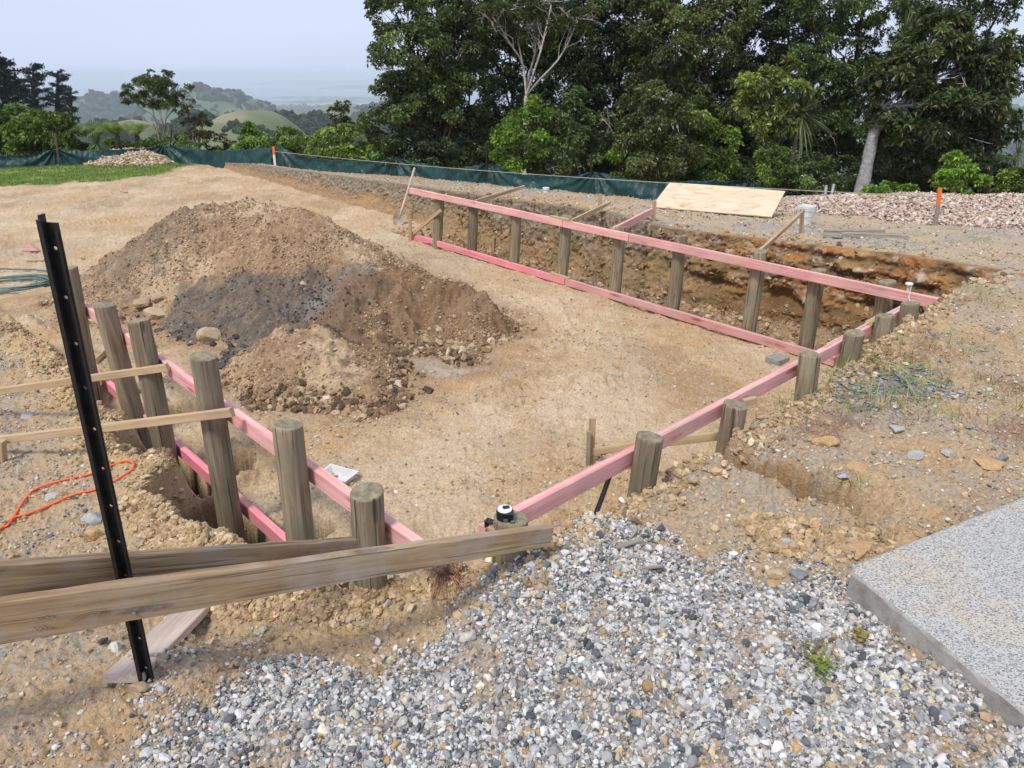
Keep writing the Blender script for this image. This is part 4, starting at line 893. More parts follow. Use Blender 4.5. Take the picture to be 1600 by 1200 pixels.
# ------------------------------------------------------------------ concrete slab
m, nt_, b, L = newmat('exposed_aggregate'); tc = N(nt_, 'ShaderNodeTexCoord'); mp = N(nt_, 'ShaderNodeMapping'); mp.inputs['Rotation'].default_value = (0, 0, .6); mp.inputs['Scale'].default_value = (1, 1.7, 1.4); L(tc.outputs['Object'], mp.inputs[0])
wn = N(nt_, 'ShaderNodeTexNoise', i_Scale=60.0, i_Detail=2.0); L(tc.outputs['Object'], wn.inputs['Vector']); wa = N(nt_, 'ShaderNodeVectorMath', operation='SCALE'); wa.inputs['Scale'].default_value = .012; L(wn.outputs['Color'], wa.inputs[0]); wb = N(nt_, 'ShaderNodeVectorMath', operation='ADD'); L(mp.outputs[0], wb.inputs[0]); L(wa.outputs[0], wb.inputs[1])
vo = N(nt_, 'ShaderNodeTexVoronoi', i_Scale=125.0, i_Randomness=1.0); L(wb.outputs[0], vo.inputs['Vector'])
hs = N(nt_, 'ShaderNodeSeparateColor'); L(vo.outputs['Color'], hs.inputs[0]); th_ = N(nt_, 'ShaderNodeMapRange'); th_.inputs[1].default_value = 0; th_.inputs[2].default_value = 1; th_.inputs[3].default_value = .28; th_.inputs[4].default_value = .62; L(hs.outputs[0], th_.inputs[0])
lt_ = N(nt_, 'ShaderNodeMath', operation='SUBTRACT'); L(th_.outputs[0], lt_.inputs[0]); L(vo.outputs['Distance'], lt_.inputs[1]); sm_ = N(nt_, 'ShaderNodeMapRange'); sm_.inputs[1].default_value = -.02; sm_.inputs[2].default_value = .06; L(lt_.outputs[0], sm_.inputs[0])
dk = ramp(nt_, [(0, (.13, .135, .14)), (.55, (.20, .205, .21)), (.85, (.28, .28, .28)), (1, (.30, .26, .20))]); L(hs.outputs[1], dk.inputs[0])
nb = N(nt_, 'ShaderNodeTexNoise', i_Scale=2.2, i_Detail=6.0, i_Roughness=.65); L(tc.outputs['Object'], nb.inputs['Vector']); cm = ramp(nt_, [(.36, (.42, .415, .395)), (.55, (.48, .46, .41)), (.66, (.50, .43, .32)), (.76, (.47, .31, .15))]); L(nb.outputs[0], cm.inputs[0])
mx1 = N(nt_, 'ShaderNodeMix', data_type='RGBA'); L(sm_.outputs[0], mx1.inputs[0]); L(cm.outputs[0], mx1.inputs[6]); L(dk.outputs[0], mx1.inputs[7])
geo = N(nt_, 'ShaderNodeNewGeometry'); sxyz = N(nt_, 'ShaderNodeSeparateXYZ'); L(geo.outputs['Normal'], sxyz.inputs[0]); up_ = N(nt_, 'ShaderNodeMapRange'); up_.inputs[1].default_value = .5; up_.inputs[2].default_value = .97; L(sxyz.outputs[2], up_.inputs[0])
mx2 = N(nt_, 'ShaderNodeMix', data_type='RGBA'); L(up_.outputs[0], mx2.inputs[0]); sn_ = N(nt_, 'ShaderNodeTexNoise', i_Scale=9.0, i_Detail=8.0, i_Roughness=.7); L(tc.outputs['Object'], sn_.inputs['Vector']); sr_ = ramp(nt_, [(.32, (.22, .20, .165)), (.5, (.34, .325, .295)), (.7, (.43, .415, .385))]); L(sn_.outputs[0], sr_.inputs[0]); L(sr_.outputs[0], mx2.inputs[6]); L(mx1.outputs[2], mx2.inputs[7])
L(mx2.outputs[2], b.inputs['Base Color']); b.inputs['Roughness'].default_value = .9; b.inputs['Specular IOR Level'].default_value = .2
n5 = N(nt_, 'ShaderNodeTexNoise', i_Scale=150.0, i_Detail=4.0); L(tc.outputs['Object'], n5.inputs['Vector']); bpn = N(nt_, 'ShaderNodeBump', i_Strength=.5, i_Distance=.004); L(n5.outputs[0], bpn.inputs['Height']); L(bpn.outputs[0], b.inputs['Normal'])
ZS = .0; c0 = PZ(1322, 885, ZS); e1 = PZ(1600, 774, ZS); e2 = PZ(1600, 1112, ZS); d1 = (e1 - c0) / np.linalg.norm(e1 - c0); d2 = (e2 - c0) / np.linalg.norm(e2 - c0)
ch = .035; out = [c0 + d1 * ch * 1.4, c0 + d1 * 5, c0 + d1 * 5 + d2 * 5, c0 + d2 * 5, c0 + d2 * ch * .8]
cen = c0 + d1 * 2.5 + d2 * 2.5
def offp(poly, d, z):
    r_ = []
    for p in poly: v = cen - p; v[2] = 0; v /= np.linalg.norm(v); q = p + v * d * 1.4; q[2] = z; r_.append(q)
    return r_
# edges subdivided so that the arris can be chipped and uneven
def dense(poly):
    r_ = []
    for k in range(len(poly)):
        a = poly[k]; b2_ = poly[(k + 1) % len(poly)]; n_ = max(2, int(np.linalg.norm(b2_ - a) / .012)) if k in (0, 3, 4) else 3
        r_ += [a + (b2_ - a) * t for t in np.linspace(0, 1, n_, endpoint=False)]
    return r_
dp = dense(out); n = len(dp); ar = np.array(dp); chip = .008 * np.clip(fbm(ar[:, 0] * 9, ar[:, 1] * 9, 4, 1.0, 201) + .3, 0, 2)
L0 = np.array(offp(dp, 0, -.115)); L1_ = np.array(offp(dp, 0, ZS - .010)); L2_ = np.array([p + (cen - p) * 0 for p in offp(dp, .006, ZS - .003)]); L3_ = np.array(offp(dp, .014, ZS))
L0[:, :2] += (.010 * fbm(ar[:, 0] * 4, ar[:, 1] * 4, 3, 1, 203))[:, None]; L1_[:, 2] -= chip * 1.5
ins = np.array(offp(dp, .07, ZS)); ctr = np.array([[cen[0], cen[1], ZS]]); V = np.vstack([L0, L1_, L2_, L3_, ins, ctr]); a_ = np.arange(n); b_ = (a_ + 1) % n
F = np.vstack([np.stack([k * n + b_, k * n + a_, (k + 1) * n + a_, (k + 1) * n + b_], 1) for k in range(4)]); F3 = np.stack([4 * n + b_, 4 * n + a_, np.full(n, 5 * n)], 1)
# make the winding face outward / up
def area(Pp): return sum(Pp[i][0] * Pp[(i + 1) % len(Pp)][1] - Pp[(i + 1) % len(Pp)][0] * Pp[i][1] for i in range(len(Pp)))
if area(dp) > 0: F = F[:, ::-1]; F3 = F3[:, ::-1]
tag(mesh_np('concrete_slab', V, [F, F3], m), 'speckled exposed-aggregate concrete slab at the near right corner', 'concrete slab')

# ------------------------------------------------------------------ cords on the ground
def ground_path(pts, lift): 
    P = []
    for a in pts: g = hit(a[0], a[1]); g[2] += lift; P.append(g)
    P = np.array(P); t = np.arange(len(P)); tt = np.linspace(0, len(P) - 1, len(P) * 7)
    # Catmull-Rom
    out = []
    for u in tt:
        i_ = min(int(u), len(P) - 2); f = u - i_; p0, p1, p2_, p3 = P[max(i_ - 1, 0)], P[i_], P[i_ + 1], P[min(i_ + 2, len(P) - 1)]
        out.append(.5 * ((2 * p1) + (-p0 + p2_) * f + (2 * p0 - 5 * p1 + 4 * p2_ - p3) * f * f + (-p0 + 3 * p1 - 3 * p2_ + p3) * f ** 3))
    return np.array(out)
pp = [(-60, 846), (0, 829), (17, 820), (40, 783), (60, 767), (103, 753), (143, 743), (177, 730), (200, 725), (210, 729), (203, 742), (180, 754), (153, 768), (127, 773), (100, 783), (77, 797), (43, 806), (20, 815), (0, 832), (-60, 862)]
mb = MB(); P = ground_path(pp, .010); mb.tube(P, .0062, 8); tag(mb.build('orange_rope', M['rope'], smooth=True, origin=P[0]), 'loose orange rope looped on the ground at the left', 'rope')
c = hit(24, 448); mb = MB(); pts = []
for k in range(230):
    t = k / 230; a = t * 2 * math.pi * 6.2; rx = .42 + .05 * math.sin(a * .37 + 1) + .03 * math.sin(k * .11); cx = .04 * math.sin(t * 9); pts.append(c + [cx + rx * math.cos(a), cx + rx * .8 * math.sin(a), .02 + .012 * (k % 37) / 12 + .015 * math.sin(a * 1.3)])
pts += [c + [.45 - .1 * t, .1 + .6 * t, .02] for t in (.2, .5, .8)] + [c + [-.2 - .9 * t, .75 + .1 * t, .02] for t in (0, .5, 1, 2)]
mb.tube(pts, .011, 6); tag(mb.build('garden_hose', M['hose'], smooth=True, origin=c), 'coil of dark green hose lying at the left edge', 'hose')
c = hit(48, 392); mb = MB(); V = np.array([(-.13, -.04, 0), (.13, -.05, 0), (.02, .0, .10), (-.13, .03, 0), (.13, .02, 0), (.02, .05, .10)]) + c; mb.add(V, [[0, 1, 4, 3], [1, 2, 5, 4], [2, 0, 3, 5]], [[0, 2, 1], [3, 4, 5]]); tag(mb.build('timber_wedge', M['pink'], origin=c), 'small pink timber wedge lying on the clay at the left', 'wedge')
for (px_, py_, l_, a_, lab) in ((129, 406, .10, 2.0, 'small pale wood chip on the clay right of the pink wedge'), (43, 409, .22, .2, 'thin pale wood scrap on the clay below the pink wedge'), (292, 286, .4, -.1, 'thin stick lying on the clay near the lawn'), (188, 300, .3, -.6, 'short stick lying on the clay below the lawn')):
    c = hit(px_, py_); c[2] += .012; board('wood_scrap', c, c + np.array([l_ * math.cos(a_), l_ * math.sin(a_), .0]), .035, .02, M['batten'], lab, 'wood scrap', 'wood scraps on the clay')
for (px_, py_, l_, a_, w_, lab) in ((962, 861, .13, .45, .018, 'grey wood splinter lying on the gravel by the bank edge'), (1003, 893, .08, .1, .012, 'small wood splinter on the soil above the gravel'), (984, 846, .06, 1.0, .01, 'tiny wood splinter beside the grey one')):
    c = hit(px_, py_); c[2] += .014; board('wood_splinter', c, c + np.array([l_ * math.cos(a_), l_ * math.sin(a_), .004]), w_, .009, M['grey_timber'], lab, 'splinter', 'wood splinters on the bank')
# ------------------------------------------------------------------ stones, clods, chips
def ico(sub):
    import bmesh
    bm = bmesh.new(); bmesh.ops.create_icosphere(bm, subdivisions=sub, radius=1.0)
    V = np.array([v.co[:] for v in bm.verts]); F = np.array([[v.index for v in f.verts] for f in bm.faces]); bm.free(); return V, F
ICO = {1: ico(1), 2: ico(2), 3: ico(3)}
def rock_variants(n, sub, planes=9, rnd=.15, seed=1):
    g = np.random.default_rng(seed); V0, F = ICO[sub]; out = []
    for _ in range(n):
        nrm = g.normal(size=(planes, 3)); nrm /= np.linalg.norm(nrm, axis=1)[:, None]; h = g.uniform(.55, 1.0, planes)
        d = V0 @ nrm.T; r = np.where(d > .05, h / np.maximum(d, .05), 9).min(1); r = np.minimum(r, 1.25)
        V = V0 * r[:, None] * (1 + rnd * .3 * g.normal(size=(len(V0), 1)) * (sub > 1)); out.append(V * g.uniform([.8, .65, .45], [1.15, .95, .8]))
    return out, F
def clod_variants(n, sub, seed):
    g = np.random.default_rng(seed); V0, F = ICO[sub]; out = []
    for k in range(n):
        r = 1 + .42 * fbm(V0[:, 0] * 1.3 + 5 * k, V0[:, 1] * 1.3 + V0[:, 2] * 1.7, 4, 1.0, seed + k) + .10 * g.normal(size=len(V0)); out.append(V0 * r[:, None] * g.uniform([.8, .65, .5], [1.15, 1.0, .85]))
    return out, F
RV = {1: rock_variants(18, 1, 6, .0, 3), 2: rock_variants(16, 2, 8, .0, 5), 5: clod_variants(16, 2, 77)}
def rand_rot(n, g, tilt=.5):
    a = g.uniform(0, 2 * math.pi, n); tx = g.normal(0, tilt, n); ty = g.normal(0, tilt, n)
    ca, sa = np.cos(a), np.sin(a); Z = np.zeros(n); O = np.ones(n)
    Rz = np.stack([ca, -sa, Z, sa, ca, Z, Z, Z, O], 1).reshape(n, 3, 3)
    cx, sx = np.cos(tx), np.sin(tx); Rx = np.stack([O, Z, Z, Z, cx, -sx, Z, sx, cx], 1).reshape(n, 3, 3)
    cy, sy = np.cos(ty), np.sin(ty); Ry = np.stack([cy, Z, sy, Z, O, Z, -sy, Z, cy], 1).reshape(n, 3, 3)
    return Rx @ Ry @ Rz
def scatter(name, P, size, color, mat, sub=1, seed=1, tilt=.5, label=None, cat=None, kind='stuff', squash=1.0, parent=None):
    g = np.random.default_rng(seed); var, F = RV[sub]; n = len(P); k = g.integers(0, len(var), n); Rm = rand_rot(n, g, tilt)
    VV = np.stack(var)[k]; VV = VV * size[:, None, None]; VV[:, :, 2] *= squash
    VV = np.einsum('nij,nvj->nvi', Rm, VV) + P[:, None, :]
    nv = VV.shape[1]; FF = (F[None] + (np.arange(n) * nv)[:, None, None]).reshape(-1, 3)
    C = np.repeat(color, nv, axis=0)
    og = P.mean(0); o = mesh_np(name, VV.reshape(-1, 3) - og, FF, mat, color=C, matrix=Matrix.Translation(Vector(og)), parent=parent)
    if label: tag(o, label, cat, kind=kind)
    return o
def pick(g, n, pal, w_, var=.12):
    pal = np.array(pal, float); c = pal[g.choice(len(pal), n, p=np.array(w_) / sum(w_))]; return np.clip(c * (1 + var * g.normal(size=(n, 1))) * (1 + .012 * g.normal(size=(n, 3))), .01, .9)
GPAL = [(.57, .56, .53), (.45, .44, .415), (.35, .345, .33), (.245, .25, .255), (.14, .148, .158), (.08, .086, .094), (.56, .50, .38), (.42, .27, .13)]
GW = [25, 22, 17, 13, 12, 7, 7, 1]
def region_pts(g, n, poly, f=None):
    a = np.array([p[:2] for p in poly]); lo, hi = a.min(0), a.max(0); out = []; tot = 0
    while tot < n:
        q = g.uniform(lo, hi, (n * 2, 2)); m = inpoly(q[:, 0], q[:, 1], poly)
        q = q[m]
        if f is not None: q = q[g.random(len(q)) < f(q[:, 0], q[:, 1])]
        out.append(q); tot += len(q)
        if len(q) == 0: break
    return np.vstack(out)[:n]
def inview(q, m=140):
    p = np.stack([q[:, 0], q[:, 1], np.full(len(q), -.2)], 1); X, Y = proj(p.T); return (X > -m * 2) & (X < 1600 + m * 2) & (Y < 1200 + m)
g = np.random.default_rng(11)
gp_ = [p.copy() for p in GRAVEL_POLY]
# crushed grey gravel: density falls off towards its ragged edge, with bare clayey patches
def gden(x, y):
    mk = polymask(x, y, GRAVEL_POLY, .26, .30, 7, 3.0); bare = sst(.18, .55, fbm(x, y, 5, 4.5, 103) + .4 * fbm(x, y, 4, .9, 101)); return mk * (1 - .9 * bare)
gbox = [(-2.2, .75), (2.6, .75), (2.6, 3.1), (-2.2, 3.1)]
def stones(n, lo, hi, sub, seed, name, lab, den, box, pal=GPAL, pw=GW, zf=ground_z, emb=.25, tilt=.5, pwx=1.6, mat=None, cat='gravel'):
    g = np.random.default_rng(seed); q = region_pts(g, n, box, den); q = q[inview(q)]; s = lo + (hi - lo) * g.random(len(q)) ** pwx
    z = zf(q[:, 0], q[:, 1]) + s * emb; return scatter(name, np.column_stack([q, z]), s, pick(g, len(q), pal, pw, .16), mat or M['stone'], sub, seed, tilt, lab, cat)
stones(80000, .0026, .0068, 1, 21, 'gravel_fines', 'fine grey and white gravel chips covering the near bank', gden, gbox, emb=.4)
stones(30000, .0056, .0115, 2, 22, 'gravel', 'grey and white crushed gravel over the near foreground', gden, gbox, emb=.5, pwx=1.7)
stones(2300, .010, .0215, 2, 23, 'coarse_gravel', 'larger pale angular stones among the foreground gravel', gden, gbox, emb=.4, pwx=2.2)
stones(9000, .003, .007, 5, 24, 'clay_crumbs', 'tan clay crumbs lodged among the foreground gravel', lambda x, y: gden(x, y) * (.25 + .75 * sst(-.1, .5, fbm(x, y, 4, 3.5, 25))), gbox, [(.42, .32, .21), (.37, .28, .18), (.30, .22, .14)], [3, 3, 2], emb=.9, mat=M['clod'])
# pebbles and crumbs over the camera-side bank
def bden(x, y):
    z, I = ground_z(x, y, True); ok = (I['edge'] > .8) * (1 - I['wt'] * .6) * (1 - .8 * I['prof']); return ok * (.25 + .75 * sst(-.1, .6, fbm(x, y, 4, 2.5, 119) + .5 * fbm(x, y, 3, 8, 120)))
CLAYP = [(.47, .345, .205), (.42, .305, .175), (.36, .25, .14), (.52, .415, .275), (.41, .27, .125)]
MIXP = GPAL + CLAYP; MIXW = [5, 6, 6, 5, 2, 1, 6, 3, 14, 15, 11, 7, 5]
bbox_ = [(-3.9, 1.0), (4.6, 1.0), (6.5, 7.5), (-5.2, 7.0)]
stones(36000, .0028, .009, 1, 31, 'bank_grit', 'scattered grit and pebbles over the tan bank', bden, bbox_, MIXP, MIXW, emb=.45)
stones(6500, .008, .020, 1, 32, 'bank_pebbles', 'loose pebbles and clay lumps strewn over the bank', bden, bbox_, MIXP, MIXW, emb=.35, pwx=2.2)
# clay lumps along the broken lips of the pit
def lden(x, y):
    z, I = ground_z(x, y, True); return np.exp(-((I['sd'] - .10) / .10) ** 2) * (I['wt'] < .5)
stones(7500, .004, .026, 5, 33, 'clay_lumps', 'crumbling clay lumps along the broken pit edge', lden, bbox_, CLAYP, [10, 10, 6, 6, 2], emb=.3, pwx=2.6, mat=M['clod'], cat='clay lumps')
hp = [PZ(a, b, -.35) for a, b in ((215, 770), (260, 780), (330, 830), (400, 845), (470, 905), (640, 880), (640, 945), (520, 985), (330, 985), (220, 870))]
stones(11000, .0035, .024, 5, 34, 'soil_lumps', 'heaped crumbly tan soil beside the open pole holes', lambda x, y: bden(x, y) * .9 + .1, hp, CLAYP, [10, 10, 6, 4, 2], emb=.3, pwx=2.8, mat=M['clod'], cat='clay lumps')
rp = [PZ(a, b, -.15) for a, b in ((1150, 818), (1250, 815), (1400, 845), (1390, 865), (1300, 885), (1180, 860))]
stones(1000, .004, .026, 5, 35, 'flaky_clay', 'flaky tan clay chunks thrown out beside the narrow groove', None, rp, CLAYP[:3] + [(.42, .28, .14)], [8, 9, 7, 2], emb=.35, pwx=2.0, mat=M['clod'], cat='clay lumps')
# thin slate chips on the right bank
def sden(x, y): return sst(1.15, .5, np.sqrt(((x - SLATE_C[0]) / .60) ** 2 + ((y - SLATE_C[1]) / .32) ** 2) + .4 * fbm(x, y, 3, 4, 5))
_s = [(SLATE_C[0] - .8, SLATE_C[1] - .6), (SLATE_C[0] + .9, SLATE_C[1] - .6), (SLATE_C[0] + .9, SLATE_C[1] + .6), (SLATE_C[0] - .8, SLATE_C[1] + .6)]
gs_ = np.random.default_rng(36); q = region_pts(gs_, 620, _s, sden); s_ = gs_.uniform(.006, .024, len(q)); scatter('slate_chips', np.column_stack([q, ground_z(q[:, 0], q[:, 1]) + .006]), s_, pick(gs_, len(q), [(.24, .245, .245), (.31, .31, .30), (.17, .175, .18)], [3, 3, 2]), M['stone'], 2, 36, .15, 'flat grey slate chips strewn beside the junction pole', 'slate chips', squash=.28)
# pit floor and terrace crumbs
def fden(x, y):
    z, I = ground_z(x, y, True); return (I['edge'] < .1) * (.15 + .85 * sst(.1, .6, fbm(x, y, 4, 1.1, 211) + .5 * fbm(x, y, 3, 5, 213)))
stones(15000, .005, .016, 1, 41, 'floor_crumbs', 'small clay crumbs and stones scattered over the pit floor', fden, [(-6, 3), (3, 3), (4.2, 7), (0, 12), (-6, 12)], CLAYP + GPAL[:4], [8, 9, 8, 6, 2, 2, 2, 2, 1], emb=.35, pwx=2.6)
def trden(x, y):
    z, I = ground_z(x, y, True); return I['tr'] * (.3 + .7 * sst(0, .5, fbm(x, y, 3, 2, 215)))
stones(5200, .008, .045, 5, 42, 'trench_rubble', 'rubble and clods lying in the trench behind the far wall', trden, [(-2.5, 6), (4.4, 6), (4.4, 9), (0, 13), (-2.5, 13)], CLAYP + [(.22, .13, .07)], [6, 9, 9, 5, 4, 8], emb=.3, pwx=3, mat=M['clod'])
def tden(x, y):
    z, I = ground_z(x, y, True); return (I['wt'] > .6) * (I['edge'] > .9) * (I['fd'] < .1) * (.3 + .7 * sst(0, .5, fbm(x, y, 3, .9, 217)))
stones(14000, .006, .022, 1, 43, 'terrace_stones', 'loose stones and crumbs over the terrace behind the far wall', tden, [(-9, 8), (9, 5), (9, 12), (-9, 21)], MIXP, MIXW, emb=.4, pwx=2.2)
gb = np.random.default_rng(45); nb_ = len(BANKP); sb = .006 + .034 * gb.random(nb_) ** 2.6; tone = pick(gb, nb_, [(.42, .31, .18), (.50, .42, .30), (.32, .16, .06), (.16, .095, .05), (.27, .17, .09)], [5, 3, 4, 4, 6])
scatter('bank_flakes', BANKP, sb, np.clip(tone * .6 + BANKC * .4, .01, .8), M['clod'], 5, 46, .9, 'flaky stones and clods sticking out of the cut earth face', 'clods', squash=.6)
# mound clods: finer up the flank, coarse ones rolled down to the foot
def on_mound(n, lo, hi, pwx, seed, name, lab, pal, pw, foot=False, sub=1, poly=None, mat=None):
    g = np.random.default_rng(seed)
    def den(x, y):
        h = mound_z(x, y) - ground_z(x, y)
        if foot: return np.exp(-((h - .0) / .055) ** 2) * (h > -.12) * (.3 + .7 * sst(0, .4, fbm(x, y, 3, 1.4, 219)))
        return (h > .02) * (.2 + .8 * sst(-.2, .5, fbm(x, y, 4, 1.6, 221)))
    q = region_pts(g, n, poly or [(-6.2, 4.3), (.6, 4.3), (.6, 10), (-6.2, 10)], den); s = lo + (hi - lo) * g.random(len(q)) ** pwx
    z = np.maximum(mound_z(q[:, 0], q[:, 1]), ground_z(q[:, 0], q[:, 1])) + s * .10
    P = np.column_stack([q, z]); c0 = pick(g, len(q), pal, pw)
    gm_ = polymask(q[:, 0], q[:, 1], GREYP, .08, .22, 169, 1.8); dark = pick(g, len(q), [(.10, .088, .078), (.065, .058, .052), (.15, .135, .12), (.30, .28, .25)], [5, 4, 3, .6]); c0 = c0 + (dark - c0) * (gm_ > .5)[:, None]
    kk_ = (gm_ < .5) | (g.random(len(q)) < .45); P, s, c0 = P[kk_], s[kk_], c0[kk_]
    scatter(name, P, s, c0, mat or M['clod'], sub, seed, .6, lab, 'clods')
MP = [(.34, .235, .14), (.28, .185, .105), (.40, .295, .18), (.21, .13, .075), (.48, .38, .26)]
on_mound(34000, .005, .022, 3.6, 51, 'mound_crumbs', 'small crumbs of soil all over the dirt mound', MP, [10, 9, 7, 4, 4])
on_mound(2400, .012, .055, 4.5, 52, 'mound_clods', 'clods and stones rolled down to the foot of the dirt mound', MP, [8, 6, 9, 3, 7], True, 5)
on_mound(700, .014, .055, 3.0, 53, 'dark_clods', 'dark damp clods along the front foot of the dirt mound', [(.20, .13, .075), (.13, .085, .055), (.10, .08, .06)], [4, 4, 2], True, 5, [tuple(PZ(a, b, FLOOR)[:2]) for a, b in ((340, 560), (420, 700), (560, 690), (760, 560), (560, 530))])
# bark mulch chips
def chips(n, seed, f, box, lo, hi, pal, pw, name, lab, cat, hmin=.01, lift=.012):
    g = np.random.default_rng(seed); q = region_pts(g, n, box, lambda x, y: (f(x, y) > ground_z(x, y) + hmin) * 1.0)
    s = g.uniform(lo, hi, len(q)); z = f(q[:, 0], q[:, 1]) + lift; B = np.array([(sx * .5, sy * .22, sz * .08) for sx in (-1, 1) for sy in (-1, 1) for sz in (-1, 1)])
    Fb = np.array([[0, 1, 3, 2], [4, 6, 7, 5], [0, 4, 5, 1], [2, 3, 7, 6], [0, 2, 6, 4], [1, 5, 7, 3]])
    Rm = rand_rot(len(q), g, .5); VV = B[None] * s[:, None, None] * g.uniform([.7, .5, .6], [1.2, 1.5, 1.6], (len(q), 3))[:, None, :]; VV = np.einsum('nij,nvj->nvi', Rm, VV) + np.column_stack([q, z])[:, None, :]
    FF = (Fb[None] + (np.arange(len(q)) * 8)[:, None, None]).reshape(-1, 4); C = np.repeat(pick(g, len(q), pal, pw, .15), 8, axis=0); tag(mesh_np(name, VV.reshape(-1, 3), FF, M['clod'], color=C), lab, cat, kind='stuff')
chips(26000, 61, mulch_z, [(3.6, 8.3), (13, 8.3), (13, 13), (3.6, 13)], .035, .085, [(.50, .38, .31), (.60, .49, .41), (.37, .26, .20), (.66, .59, .52), (.21, .14, .10), (.50, .35, .24)], [8, 8, 6, 5, 3, 3], 'mulch_chips', 'pinkish brown bark chips covering the mulch pile', 'bark chips')
chips(5200, 62, rheap_z, [(_c[0] - 2, _c[1] - 1.4), (_c[0] + 2, _c[1] - 1.4), (_c[0] + 2, _c[1] + 1.4), (_c[0] - 2, _c[1] + 1.4)], .04, .13, [(.54, .44, .30), (.62, .55, .43), (.40, .28, .16), (.25, .17, .1)], [6, 5, 5, 2], 'heap_stones', 'pale stones and clods covering the small heap by the fence', 'stones')

# individual rocks: (px, py, half-size in px, colour, flatness, label)
GRY1, GRY2, TN1, TN2, OR1, PAL = (.38, .375, .36), (.20, .21, .22), (.46, .345, .22), (.37, .27, .17), (.44, .29, .145), (.54, .51, .45)
ROCKS = [(327, 524, 15, TN1, .8, 'rounded tan rock standing clear of the mound foot beside the dark grey soil'), (243, 491, 19, TN1, .55, 'broad flat tan rock at the mound foot behind the left poles'),
         (246, 465, 12, TN2, .6, 'wedge-shaped tan rock at the mound foot above the broad flat one'), (221, 474, 15, TN2, .5, 'flat tan rock leftmost of three at the mound foot'),
         (473, 444, 6, TN1, .8, 'small tan stone lying high on the grey soil of the mound'), (180, 1009, 15, PAL, .55, 'pale oval stone left of the flat plank'),
         (216, 1072, 13, TN2, .5, 'tan stone at the very foot of the black steel post'), (148, 836, 14, OR1, .7, 'yellow-tan rock left of the black steel post above the boards'),
         (146, 810, 18, GRY1, .6, 'grey rock behind the black steel post near the orange rope'), (84, 772, 14, GRY1, .35, 'flat grey stone inside the orange rope loop'),
         (41, 648, 9, GRY1, .5, 'small grey stone between the two long battens at the left'), (1290, 687, 18, OR1, .6, 'cracked orange-tan clay rock on the right bank below the weeds'),
         (1342, 727, 18, OR1, .4, 'flat orange clay rock beside the narrow groove'), (1431, 712, 13, GRY1, .6, 'pale grey stone on the right bank between orange rocks'),
         (1482, 706, 13, GRY1, .6, 'grey rock with a lighter top on the right bank'), (1546, 719, 20, OR1, .4, 'long tan rock at the right beside a dark blue stone'),
         (1563, 717, 11, GRY2, .6, 'dark blue-grey stone beside the long tan rock'), (1341, 856, 22, OR1, .45, 'long tan rock nearest the slab corner'),
         (1335, 836, 20, TN1, .4, 'elongated tan clay chunk above the long rock by the slab'), (1229, 849, 11, GRY1, .6, 'grey stone left of the clay chunks by the slab'),
         (1211, 914, 14, OR1, .5, 'yellow-brown rock on the gravel edge left of the slab corner'), (1210, 896, 13, TN1, .55, 'tan rock touching the yellow-brown rock on the gravel edge'),
         (1246, 897, 15, GRY2, .5, 'dark blue-grey rock left of the slab corner'), (1319, 743, 11, GRY1, .45, 'pale grey stone between the groove and the flat orange rock'),
         (1400, 668, 12, GRY1, .4, 'flat grey stone on the bank right of the slate patch'), (1205, 1000, 13, PAL, .6, 'large white stone in the middle of the foreground gravel'), (728, 992, 13, PAL, .55, 'white stone on the gravel under the root tuft'),
         (1176, 1152, 13, PAL, .5, 'white oval stone near the bottom of the picture'), (763, 915, 9, GRY2, .6, 'dark stone right of the dry root tuft'), (773, 889, 10, GRY2, .6, 'dark grey stone above the root tuft by the taped pole')]
gr_ = np.random.default_rng(71)
for k, (px_, py_, hs, c, fl, lab) in enumerate(ROCKS):
    onm = 200 < px_ < 500 and 430 < py_ < 540
    def zz(X, Y): return np.maximum(mound_z(X, Y), ground_z(X, Y))
    p = hit(px_, py_ + hs * .35, zz if onm else None); r_ = hs * depth(px_, py_, p[1]) / FPX
    V0, F = ICO[3]; nrm = gr_.normal(size=(9, 3)); nrm /= np.linalg.norm(nrm, axis=1)[:, None]; h = gr_.uniform(.5, 1, 9); d = V0 @ nrm.T; rr_ = np.minimum(np.where(d > .05, h / np.maximum(d, .05), 9).min(1), 1.2)
    V = V0 * rr_[:, None]; V = V * (1 + .05 * fbm(V0[:, 0] * 3 + k, V0[:, 1] * 3 + V0[:, 2] * 2, 4, 1.5, k))[:, None]; V = V * np.array([1.05, .8, fl]) * r_
    a = gr_.uniform(-.5, .5); Rz = np.array([[math.cos(a), -math.sin(a), 0], [math.sin(a), math.cos(a), 0], [0, 0, 1]]); V = V @ Rz.T
    cc = np.clip(np.array(c)[None] * (1 + .15 * fbm(V0[:, 0] * 4 + 7 * k, V0[:, 2] * 4, 3, 1, 9))[:, None], .02, .8)
    tag(mesh_np('rock', V, F, M['stone'], color=cc, smooth=False, matrix=Matrix.Translation(Vector((p[0], p[1], p[2] + r_ * fl * .35)))), lab, 'rock', 'loose rocks')

